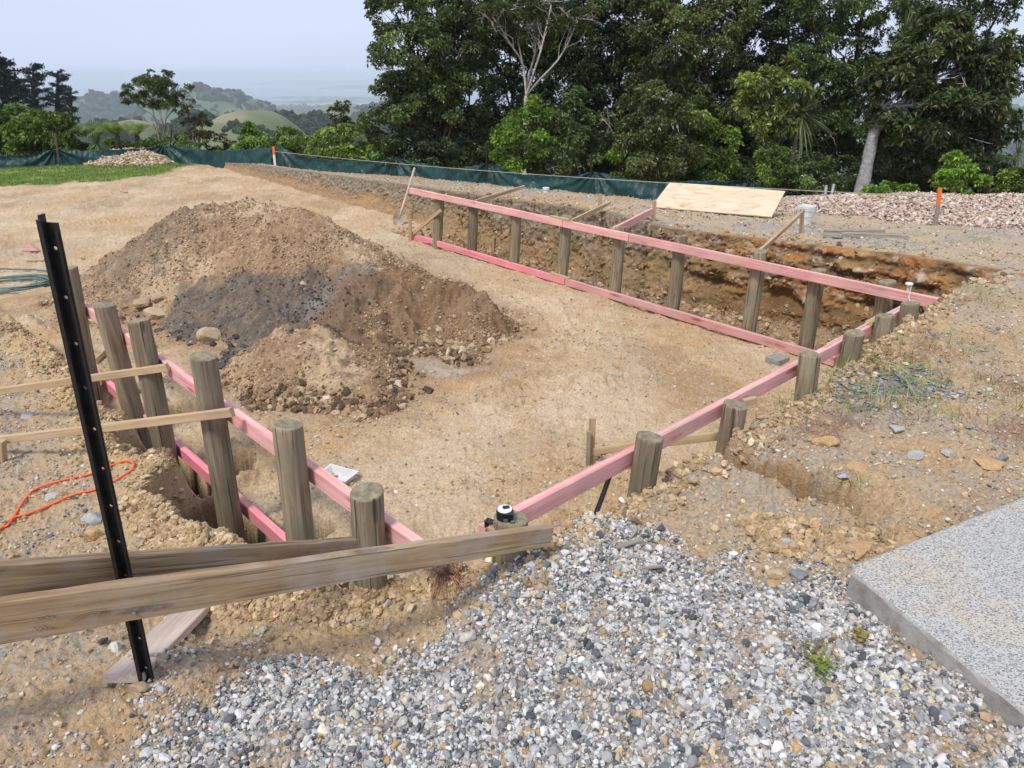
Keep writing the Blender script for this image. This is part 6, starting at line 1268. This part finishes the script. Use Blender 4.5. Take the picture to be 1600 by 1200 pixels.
for k, (px, py, rx, ry, kd, Y, lab) in enumerate(((190, 235, 24, 14, 'mid', 24, 'low bush under the right-hand fern fronds'), (228, 228, 22, 16, 'mid', 24.5, 'low leafy bush under the slender pale-stemmed tree'), (275, 230, 26, 16, 'bright', 24.3, 'light green low bush right of the pale stems'), (128, 240, 22, 14, 'dark', 25, 'dark low bush left of the cabbage plant'),
    (160, 245, 22, 11, 'mid', 24, 'low green growth along the fence beneath the ferns'), (320, 240, 26, 12, 'mid', 24.2, 'low green growth along the fence beneath the brown scrub'), (600, 240, 18, 20, 'bright', 20, 'yellow-green shrub squeezed against the leftmost tall tree'), (366, 246, 24, 9, 'mid', 23.5, 'low growth along the fence left of the orange stake'))):
    T('low_bush', kd, (px, py + 22, Y), [(px, py, 0, rx, ry), (px + rx * .6, py + 4, 0, rx * .6, ry * .8), (px - rx * .6, py + 5, 0, rx * .6, ry * .7)], lab, GL_, 'bush', .03, seed=70 + k, stems=2, lscale=1.3)
# tree ferns, cabbage trees, palms: real fronds
def fronds(name, cpx, Yb, n, Lf, basepy, label, seed, kind='fern', cat='tree fern', hgt_px=None, group=None, trunk_r=.09, lean=0, tip=.8):
    g = np.random.default_rng(seed); c = PY(cpx[0], cpx[1], Yb); b = PY(cpx[0] + lean, basepy, Yb); root = empty(name, b); tag(root, label, cat, group)
    mb = MB(); P, rr = limb(b - [0, 0, .3], c, trunk_r, trunk_r * .8, g, .02, 8); mb.cc = (.10, .08, .06) if kind == 'fern' else (.24, .20, .16); mb.tube(P, rr, 9); mb.build('trunk', M['bark'], root, color=True, smooth=True)
    V = []; F = []; C = []
    def quad(a, b_, c_, d_, col):
        k = len(V); V.extend([a, b_, c_, d_]); F.append([k, k + 1, k + 2, k + 3]); C.extend([col] * 4)
    for k in range(n):
        a = g.uniform(0, 2 * math.pi) if kind != 'fern' else 2 * math.pi * k / n + g.normal(0, .15)
        if kind == 'fern':
            el = g.uniform(.65, 1.15); Ln = Lf * g.uniform(.8, 1.1); prev = None; m = 24; col0 = np.array([(.16, .24, .05), (.22, .30, .07), (.11, .17, .035)][k % 3])
            for j in range(m + 1):
                t = j / m; r_ = Ln * t * (.55 + .35 * t) * (1.25 - .45 * el); h_ = Ln * (math.sin(el) * t * 1.0 - .75 * t ** 2.4); p = c + np.array([math.cos(a) * r_, math.sin(a) * r_, h_])
                if prev is not None:
                    s = np.array([-math.sin(a), math.cos(a), 0]); d = p - prev; wl = Ln * .17 * math.sin(math.pi * min(1, t * 1.02 + .06)) ** .8
                    for sg in (-1, 1):
                        e = prev + s * sg * wl + d * 1.6 + np.array([0, 0, -.25 * wl]); quad(prev, prev + d * .5, e + d * .18, e, tuple(col0 * g.uniform(.6, 1.3)))
                prev = p
        else:
            el = g.uniform(-.9, 1.45); Ln = Lf * g.uniform(.7, 1.1); d = np.array([math.cos(a) * math.cos(el), math.sin(a) * math.cos(el), math.sin(el)]); s = unit(np.cross(d, [0, 0, 1.0])); w_ = Lf * .028; col = np.array([(.06, .085, .03), (.10, .13, .05), (.17, .20, .09)][g.integers(3)]) * g.uniform(.8, 1.2); prev = c; pw_ = w_ * .5
            for j in range(1, 6):
                t = j / 5; p = c + d * Ln * t + np.array([0, 0, -1]) * Ln * .28 * t * t * (.4 if el > .8 else 1); nw = w_ * (1 - t) ** .5; quad(prev - s * pw_, prev + s * pw_, p + s * nw, p - s * nw, tuple(col)); prev = p; pw_ = nw
    mesh_np('fronds', np.array(V), np.array(F), M['leafm'], color=np.array(C), parent=root); return root
GFE = 'tree ferns behind the lawn'
fronds('tree_fern', (183, 212), 23.6, 15, 1.5, 262, 'bright tree fern with arching fronds left of the pale-stemmed tree', 91, group=GFE)
fronds('tree_fern', (152, 214), 24.6, 13, 1.4, 262, 'bright tree fern directly above the small cabbage plant', 92, group=GFE)
fronds('tree_fern', (214, 212), 24.9, 13, 1.4, 262, 'tree fern whose fronds reach the pale stems', 93, group=GFE)
fronds('cabbage_tree', (150, 225), 23.2, 60, .60, 258, 'small spiky cabbage plant in front of the tree ferns', 94, 'spike', 'cabbage tree', trunk_r=.05)
fronds('cabbage_tree', (1252, 178), 14.8, 150, .75, 300, 'cabbage tree with a thin leaning trunk and drooping sword leaves beside the sapling', 95, 'spike', 'cabbage tree', trunk_r=.045, lean=-26)
fronds('perching_plant', (1412, 62), 16.6, 130, .68, 80, 'spiky perching plant in a fork high in the right-hand trees', 96, 'spike', 'perching plant', trunk_r=.05)
fronds('perching_plant', (1370, 182), 15.3, 90, .42, 196, 'spiky perching plant on top of the silver-grey trunk', 97, 'spike', 'perching plant', trunk_r=.05)
fronds('cabbage_tree', (1590, 240), 16, 60, .45, 300, 'spiky palm-like top at the right edge above the shrubs', 98, 'spike', 'cabbage tree', trunk_r=.05)
fronds('tree_fern', (1545, 262), 15.0, 11, .9, 318, 'dark fern fronds behind the lime bush', 99, group=GFE)
# pines beyond the lawn
def pine(px, pyt, pyb, Y, wpx, label, seed):
    g = np.random.default_rng(seed); top = PY(px, pyt, Y); b = PY(px, pyb + 45, Y); H = top[2] - b[2]; W = wpx * depth(px, (pyt + pyb) / 2, Y) / FPX; root = empty('pine_tree', b); tag(root, label, 'pine tree', 'dark pines on the left skyline')
    mb = MB(); mb.cc = (.05, .045, .04); mb.tube(np.linspace(b, top, 8), np.linspace(.5, .08, 8), 7, False); PP = []; DD = []; TN = []
    nb = 70
    for k in range(nb):
        t = (k + g.random()) / nb; h = .18 + .82 * t; w_ = W * (.50 + .62 * math.sin(math.pi * min(1, t * .95)) ** .8) * g.uniform(.35, 1.15); a = g.uniform(0, 2 * math.pi); s = b + (top - b) * h; e = s + np.array([math.cos(a) * w_, math.sin(a) * w_, w_ * g.uniform(-.05, .45)])
        mb.tube([s, s * .5 + e * .5, e], [.09, .06, .02], 4, False); m = int(22 + 40 * w_ / W); f = g.uniform(.4, 1.05, m)[:, None]; q = s + (e - s) * f + g.normal(size=(m, 3)) * np.array([.5, .5, .32]) * W * .15; PP.append(q); DD.append(unit(g.normal(size=(m, 3)) + np.array([0, 0, .8]))); TN.append(np.full(m, g.uniform(.7, 1.35)))
    mb.build('trunk', M['bark'], root, color=True)
    P = np.repeat(np.vstack(PP), 3, 0); D = unit(np.repeat(np.vstack(DD), 3, 0) + .9 * g.normal(size=P.shape)); K = KIND['pine']; col = np.array(K['pal'])[g.choice(3, len(P), p=[.4, .4, .2])] * np.repeat(np.concatenate(TN), 3)[:, None]; Ln = .40 * W / 4 * g.uniform(.6, 1.3, len(P))
    leaf_mesh('crown', P, D, Ln * 1.3, Ln * .5, col, g, M['farleaf'], root, 0, .2, top)
for k, a in enumerate(((8, 92, 175, 78, 30, 'tallest dark pine, cut by the left picture edge'), (52, 102, 185, 84, 24, 'dark pine second from the left edge'), (90, 112, 190, 86, 19, 'dark pine third from the left edge'), (110, 138, 195, 82, 14, 'smaller dark pine at the right of the row'), (-30, 84, 175, 76, 34, 'dark pine beyond the left picture edge'))): pine(a[0], a[1], a[2], a[3], a[4], a[5], 110 + k)


# ------------------------------------------------------------------ silt fence
FT = [(-160, 266, 246), (-60, 264, 246), (0, 262.5, 243), (50, 261, 241), (92, 258, 232.5), (135, 257.5, 234), (180, 257, 234), (225, 255, 231), (268, 254, 224.5), (312, 256, 232), (340, 257, 233), (380, 258, 233), (425, 259, 232), (470, 264, 240), (512, 268, 249), (560, 271.5, 252), (615, 274.5, 245.5), (660, 276.5, 254), (705, 281, 260), (760, 289, 258.5), (800, 292, 270), (850, 296, 275), (885, 298.5, 275), (924, 302, 266.5), (965, 306, 277.5), (1010, 311, 284), (1050, 316, 285), (1110, 318, 284), (1168, 316, 279), (1176, 318, 292)]
fp = []
for (px, pb, pt) in FT:
    b = hit(px, pb); t = PY(px, pt, b[1]); fp.append((b, t[2]))
Bx = np.array([f[0] for f in fp]); Tz = np.array([f[1] for f in fp]); seg = np.concatenate([[0], np.cumsum(np.linalg.norm(np.diff(Bx[:, :2], axis=0), axis=1))])
# smooth the plan line a little so that it reads as one taut run
for _ in range(2): Bx[1:-1, 1] = (Bx[:-2, 1] + 2 * Bx[1:-1, 1] + Bx[2:, 1]) / 4
ns, nh = 1500, 26; ss = np.linspace(0, seg[-1], ns); hh = np.linspace(0, 1, nh); S, Hh = np.meshgrid(ss, hh)
def cub(xs, xk, yk):
    i = np.clip(np.searchsorted(xk, xs) - 1, 0, len(xk) - 2); t = (xs - xk[i]) / (xk[i + 1] - xk[i]); return yk[i] + (yk[i + 1] - yk[i]) * (t * t * (3 - 2 * t) * .35 + t * .65)
X0 = np.interp(S, seg, Bx[:, 0]); Y0 = np.interp(S, seg, Bx[:, 1]); zt = cub(S, seg, Tz)
posts_i = [4, 8, 12, 16, 19, 23, 28]; tx = np.gradient(X0, axis=1); ty = np.gradient(Y0, axis=1); nl = np.hypot(tx, ty); nx, ny = ty / nl, -tx / nl
off = .05 * np.sin(Hh * math.pi) * (.4 + gnoise(S * .9, S * 0 + 3, 301)) + .035 * fbm(S * 2.6, Hh * .9, 4, 1.0, 303) + .05 * np.abs(gnoise(S * .8 + Hh * .6, Hh * .3, 305)) 
for i_ in posts_i:
    dS = S - seg[i_]; dz = 1.02 - Hh; ang = np.arctan2(dS, dz * .55 + .02); rr_ = np.hypot(dS, dz * .5); off = off + .045 * np.sin(ang * 13 + i_) * np.exp(-rr_ / .75) * sst(0, .1, rr_)
nails = np.array([k * .42 for k in range(200)]);
dn_ = np.min(np.abs(S[..., None] - nails[None, None, :int(seg[-1] / .42)]), -1); off = off + .012 * np.cos(dn_ / .42 * math.pi * 6) * Hh ** 3
zt = zt - .025 * np.sin(np.clip(dn_ / .21, 0, 1) * math.pi * .5) * 1.0
off = off - .10 * np.sin(Hh * math.pi * .5) + .02
x = X0 + nx * off; y = Y0 + ny * off; zg = ground_z(x, y) - .06; z = zg + (zt - zg) * Hh
i = np.arange(S.size).reshape(S.shape); F = np.stack([i[:-1, :-1], i[:-1, 1:], i[1:, 1:], i[1:, :-1]], -1).reshape(-1, 4)
m, nt_, b, L = newmat('green_shade_cloth'); b.inputs['Base Color'].default_value = (.008, .050, .048, 1); b.inputs['Roughness'].default_value = .5; b.inputs['Specular IOR Level'].default_value = .35
tc = N(nt_, 'ShaderNodeTexCoord'); nz = N(nt_, 'ShaderNodeTexNoise', i_Scale=1.5, i_Detail=5.0); L(tc.outputs['Object'], nz.inputs['Vector']); r_ = ramp(nt_, [(.35, (.004, .028, .029)), (.65, (.009, .052, .050))]); L(nz.outputs[0], r_.inputs[0]); L(r_.outputs[0], b.inputs['Base Color'])
root = empty('silt_fence', Bx[8]); tag(root, 'long low fence of creased dark green shade cloth along the back of the site', 'fence')
o = mesh_np('shade_cloth', np.stack([x, y, z], -1).reshape(-1, 3), F, m, smooth=True); sm_ = o.modifiers.new('thickness', 'SOLIDIFY'); sm_.thickness = .004; setparent(o, root)
for i_ in posts_i:
    b_ = Bx[i_]; extra = {4: 24, 8: 24, 12: 21, 19: 30, 23: 26}.get(i_, 3); px_ = FT[i_][0]; top = PY(px_ - (6 if i_ in (4, 12) else 0), FT[i_][2] - extra, b_[1] + .05); wood = i_ == 4
    mb = MB(); mb.cc = (.14, .10, .07); mb.tube([np.array([b_[0], b_[1] + .06, b_[2] - .2]), top], .020 if not wood else .028, 6); setparent(mb.build('fence_post', M['bark'] if wood else M['black'], color=wood), root)
# second hidden run of wire above the cloth on the right
# ------------------------------------------------------------------ far country, sea, haze
def vdep(py):
    v = (py - 600) / FPX; return (sp_ + v * cp) / (cp - v * sp_)          # tangent of the angle below the horizon
HB = [  # px, top py, distance, half width px, half depth m, power
    (380, 171, 380, 105, 90, 3.2), (300, 177, 400, 40, 80, 2), (440, 181, 470, 45, 60, 2.2), (495, 186, 520, 60, 70, 2.2), (205, 180, 560, 60, 60, 3), (150, 184, 420, 60, 70, 2), (590, 196, 600, 60, 60, 2),
    (305, 137, 1650, 34, 160, 2), (350, 144, 1600, 42, 180, 2.4), (392, 153, 1500, 30, 150, 2), (260, 146, 1500, 40, 150, 2), (205, 139, 2600, 45, 250, 2), (150, 152, 1800, 60, 200, 2), (60, 150, 2000, 90, 260, 2),
    (520, 164, 1500, 60, 160, 2.4), (505, 177, 900, 70, 110, 2.2), (585, 170, 1300, 50, 140, 2), (640, 160, 1700, 90, 180, 2), (1590, 176, 1400, 60, 180, 2), (1650, 165, 2000, 120, 220, 2), (1100, 165, 1700, 300, 300, 2), (-100, 160, 1500, 120, 220, 2)]
def hills_z(x, y):
    r = np.hypot(x, y); z = zbase(r) + 12 * sst(100, 500, r) * sst(3900, 2600, r) * fbm(x, y, 5, .0022, 401) + 3 * fbm(x, y, 3, .02, 131) * sst(600, 60, r)
    for (px, py, D, wp, dd, pw_) in HB:
        cx = (px - 800) / FPX * (cp + sp_ * vdep(py)) * D; zt_ = CAMZ - vdep(py) * D; wm = wp / FPX * D
        k = np.exp(-(np.abs((x - cx) / wm) ** pw_) - ((y - D) / dd) ** 2); z = np.where(k > .002, np.maximum(z, z + (zt_ - z) * k), z)
    z = z + (5.0 * fbm(x, y, 4, .0065, 403) + .5 * fbm(x, y, 3, .06, 407)) * sst(80, 250, r)
    # low coastal strips and headlands
    for (px, D, wp, dd, h) in ((505, 4550, 90, 120, 10), (480, 5300, 70, 90, 9), (600, 5000, 90, 260, 12), (190, 5200, 90, 160, 14), (330, 4800, 80, 100, 6), (1620, 4800, 160, 300, 14)):
        cx = (px - 800) / FPX * cp * D; wm = wp / FPX * D; k = np.exp(-((x - cx) / wm) ** 4 - ((y - D) / dd) ** 2); z = z + (h + 2) * k
    for (px0, px1, py, D, dd) in ((390, 640, 124, 12500, 900), (500, 680, 133, 9500, 700)):
        c0_, c1_ = [(p - 800) / FPX * (cp + sp_ * vdep(py)) * D for p in (px0, px1)]; zt_ = CAMZ - vdep(py) * D; k = sst(c0_, c0_ + (c1_ - c0_) * .22, x) * sst(c1_ + 3000, c1_ + 500, x) * np.exp(-((y - D) / dd) ** 2); z = z + (zt_ + 8 - z) * k * (.80 + .2 * gnoise(x * .0014, y * .0014, 405)) * (k > .01)
    return z
az = np.concatenate([np.linspace(-math.pi, -R(44), 60, endpoint=False), np.linspace(-R(44), -R(8), 620), np.linspace(-R(8), R(44), 300)[1:], np.linspace(R(44), math.pi, 60)[1:]])
x, y, F = polar_grid(az, np.geomspace(46, 26000, 560)); z = hills_z(x, y); r = np.hypot(x, y)
z = np.where(r < 60, np.minimum(z, zbase(r) - 1.5), z)
n1 = fbm(x, y, 4, .003, 411); n2 = fbm(x, y, 4, .012, 413)
pad = sst(-.05, .25, n1 + .3 * n2) 
def near(px, D, wp, dd, soft=1.0):
    cx = (px - 800) / FPX * (cp + .02) * D; return np.exp(-((x - cx) / (wp / FPX * D)) ** 4 - ((y - D) / dd) ** 4)
PADS = [(350, 350, 62, 95), (405, 360, 68, 90), (205, 545, 30, 60), (517, 1480, 48, 140), (515, 880, 62, 70), (310, 1560, 9, 110), (364, 1500, 13, 90), (565, 900, 40, 100), (430, 2300, 50, 250), (150, 1500, 40, 200), (600, 2300, 60, 300)]
pk = np.max([near(*p) for p in PADS], 0); wood = np.clip(1 - pk * 1.4, 0, 1) * (r < 4300)
wood_f = wood * sst(.55, .2, pad * .6 * (r > 700))
c = np.tile(np.array((.035, .055, .025)), (*x.shape, 1)); c = mixc(c, (.14, .165, .075), np.clip(pk, 0, 1) * (1 - .0 * n1)); c = mixc(c, (.25, .225, .125), np.clip(pk, 0, 1) * .9 * sst(-.1, .4, fbm(x, y, 4, .02, 415) + .3 * n2) * (r < 700)); c = mixc(c, (.11, .16, .06), (1 - pk) * sst(.2, .6, pad) * (r > 700) * .7)
c = mixc(c, (.30, .29, .25), sst(4300, 4600, r) * sst(5600, 5400, r) * .4 * sst(0, .3, n2))
tag(mesh_np('hills', np.stack([x, y, z], -1).reshape(-1, 3), F, M['hill'], color=np.clip(c, .01, .6).reshape(-1, 3), smooth=True), 'rolling farmland and wooded hills falling away to the coast', kind='structure')
m, nt_, b, L = newmat('sea_water'); b.inputs['Base Color'].default_value = (.10, .14, .17, 1); b.inputs['Roughness'].default_value = .25
tc = N(nt_, 'ShaderNodeTexCoord'); nz = N(nt_, 'ShaderNodeTexNoise', i_Scale=.02, i_Detail=4.0); L(tc.outputs['Object'], nz.inputs['Vector']); bpn = N(nt_, 'ShaderNodeBump', i_Strength=.3, i_Distance=2.0); L(nz.outputs[0], bpn.inputs['Height']); L(bpn.outputs[0], b.inputs['Normal'])
xs, ys, Fw = polar_grid(np.linspace(-math.pi, math.pi, 121), np.array([2000, 4000, 8000, 16000, 28500])); tag(mesh_np('sea_water', np.stack([xs, ys, np.full(xs.shape, -151.0)], -1).reshape(-1, 3), Fw, m), 'pale calm sea and estuary at the horizon', kind='structure')
# woods on the hills: crowns one by one, read as a mass
g = np.random.default_rng(421); n = 110000; a_ = R(-40) + R(32) * g.random(n); a_ = np.where(g.random(n) < .16, R(28) + R(12) * g.random(n), a_); r = np.exp(g.uniform(math.log(58), math.log(3900), n)); qx, qy = r * np.sin(a_), r * np.cos(a_)
pk = np.zeros(n)
for (px, D, wp, dd) in PADS:
    cx = (px - 800) / FPX * (cp + .02) * D; pk = np.maximum(pk, np.exp(-((qx - cx) / (wp / FPX * D)) ** 4 - ((qy - D) / dd) ** 4))
nn1 = fbm(qx, qy, 4, .003, 411); nn2 = fbm(qx, qy, 4, .012, 413); pd_ = sst(-.05, .25, nn1 + .3 * nn2)
pk = pk * (1 + .9 * fbm(qx, qy, 4, .02, 431)); keep = (pk < .35) & ((r < 700) | (g.random(n) > pd_ * .85)) | (g.random(n) < .004)
qx, qy, r = qx[keep], qy[keep], r[keep]; s = np.clip(r * .0036, .8, 8.5) * (.5 + 1.1 * g.random(len(r)) ** 2); z = hills_z(qx, qy); cols = pick(g, len(r), [(.022, .038, .016), (.035, .055, .02), (.05, .07, .028), (.018, .03, .016)], [4, 4, 2, 3], .2)
RV[3] = None
vs_, Fi = clod_variants(12, 2, 99); RV[9] = ([v * np.array([1, 1, 1.25]) for v in vs_], Fi)
scatter('far_woods', np.column_stack([qx, qy, z + s * .45]), s, cols, M['farleaf'], 9, 423, .3, 'dark native bush and shelter belts over the distant hills', 'woodland')
# the air: one box of thin even haze round everything, sky outside it
hz = MB(); X_ = 29500.0
V = np.array([(sx * X_, sy * X_, zz) for sx in (-1, 1) for sy in (-1, 1) for zz in (-162.0, 14.0)]); Fh = np.array([[0, 1, 3, 2], [4, 6, 7, 5], [0, 4, 5, 1], [2, 3, 7, 6], [0, 2, 6, 4], [1, 5, 7, 3]])
m = bpy.data.materials.new('haze'); m.use_nodes = True; nt_ = m.node_tree; nt_.nodes.clear(); pv = nt_.nodes.new('ShaderNodeVolumePrincipled'); oo = nt_.nodes.new('ShaderNodeOutputMaterial'); nt_.links.new(pv.outputs[0], oo.inputs['Volume'])
pv.inputs['Color'].default_value = (.85, .92, 1.0, 1); pv.inputs['Density'].default_value = 1 / 4400.0; pv.inputs['Anisotropy'].default_value = 0.0
tag(mesh_np('haze', V, Fh, m), 'pale blue sea haze lying over the distant country', 'haze', kind='stuff')
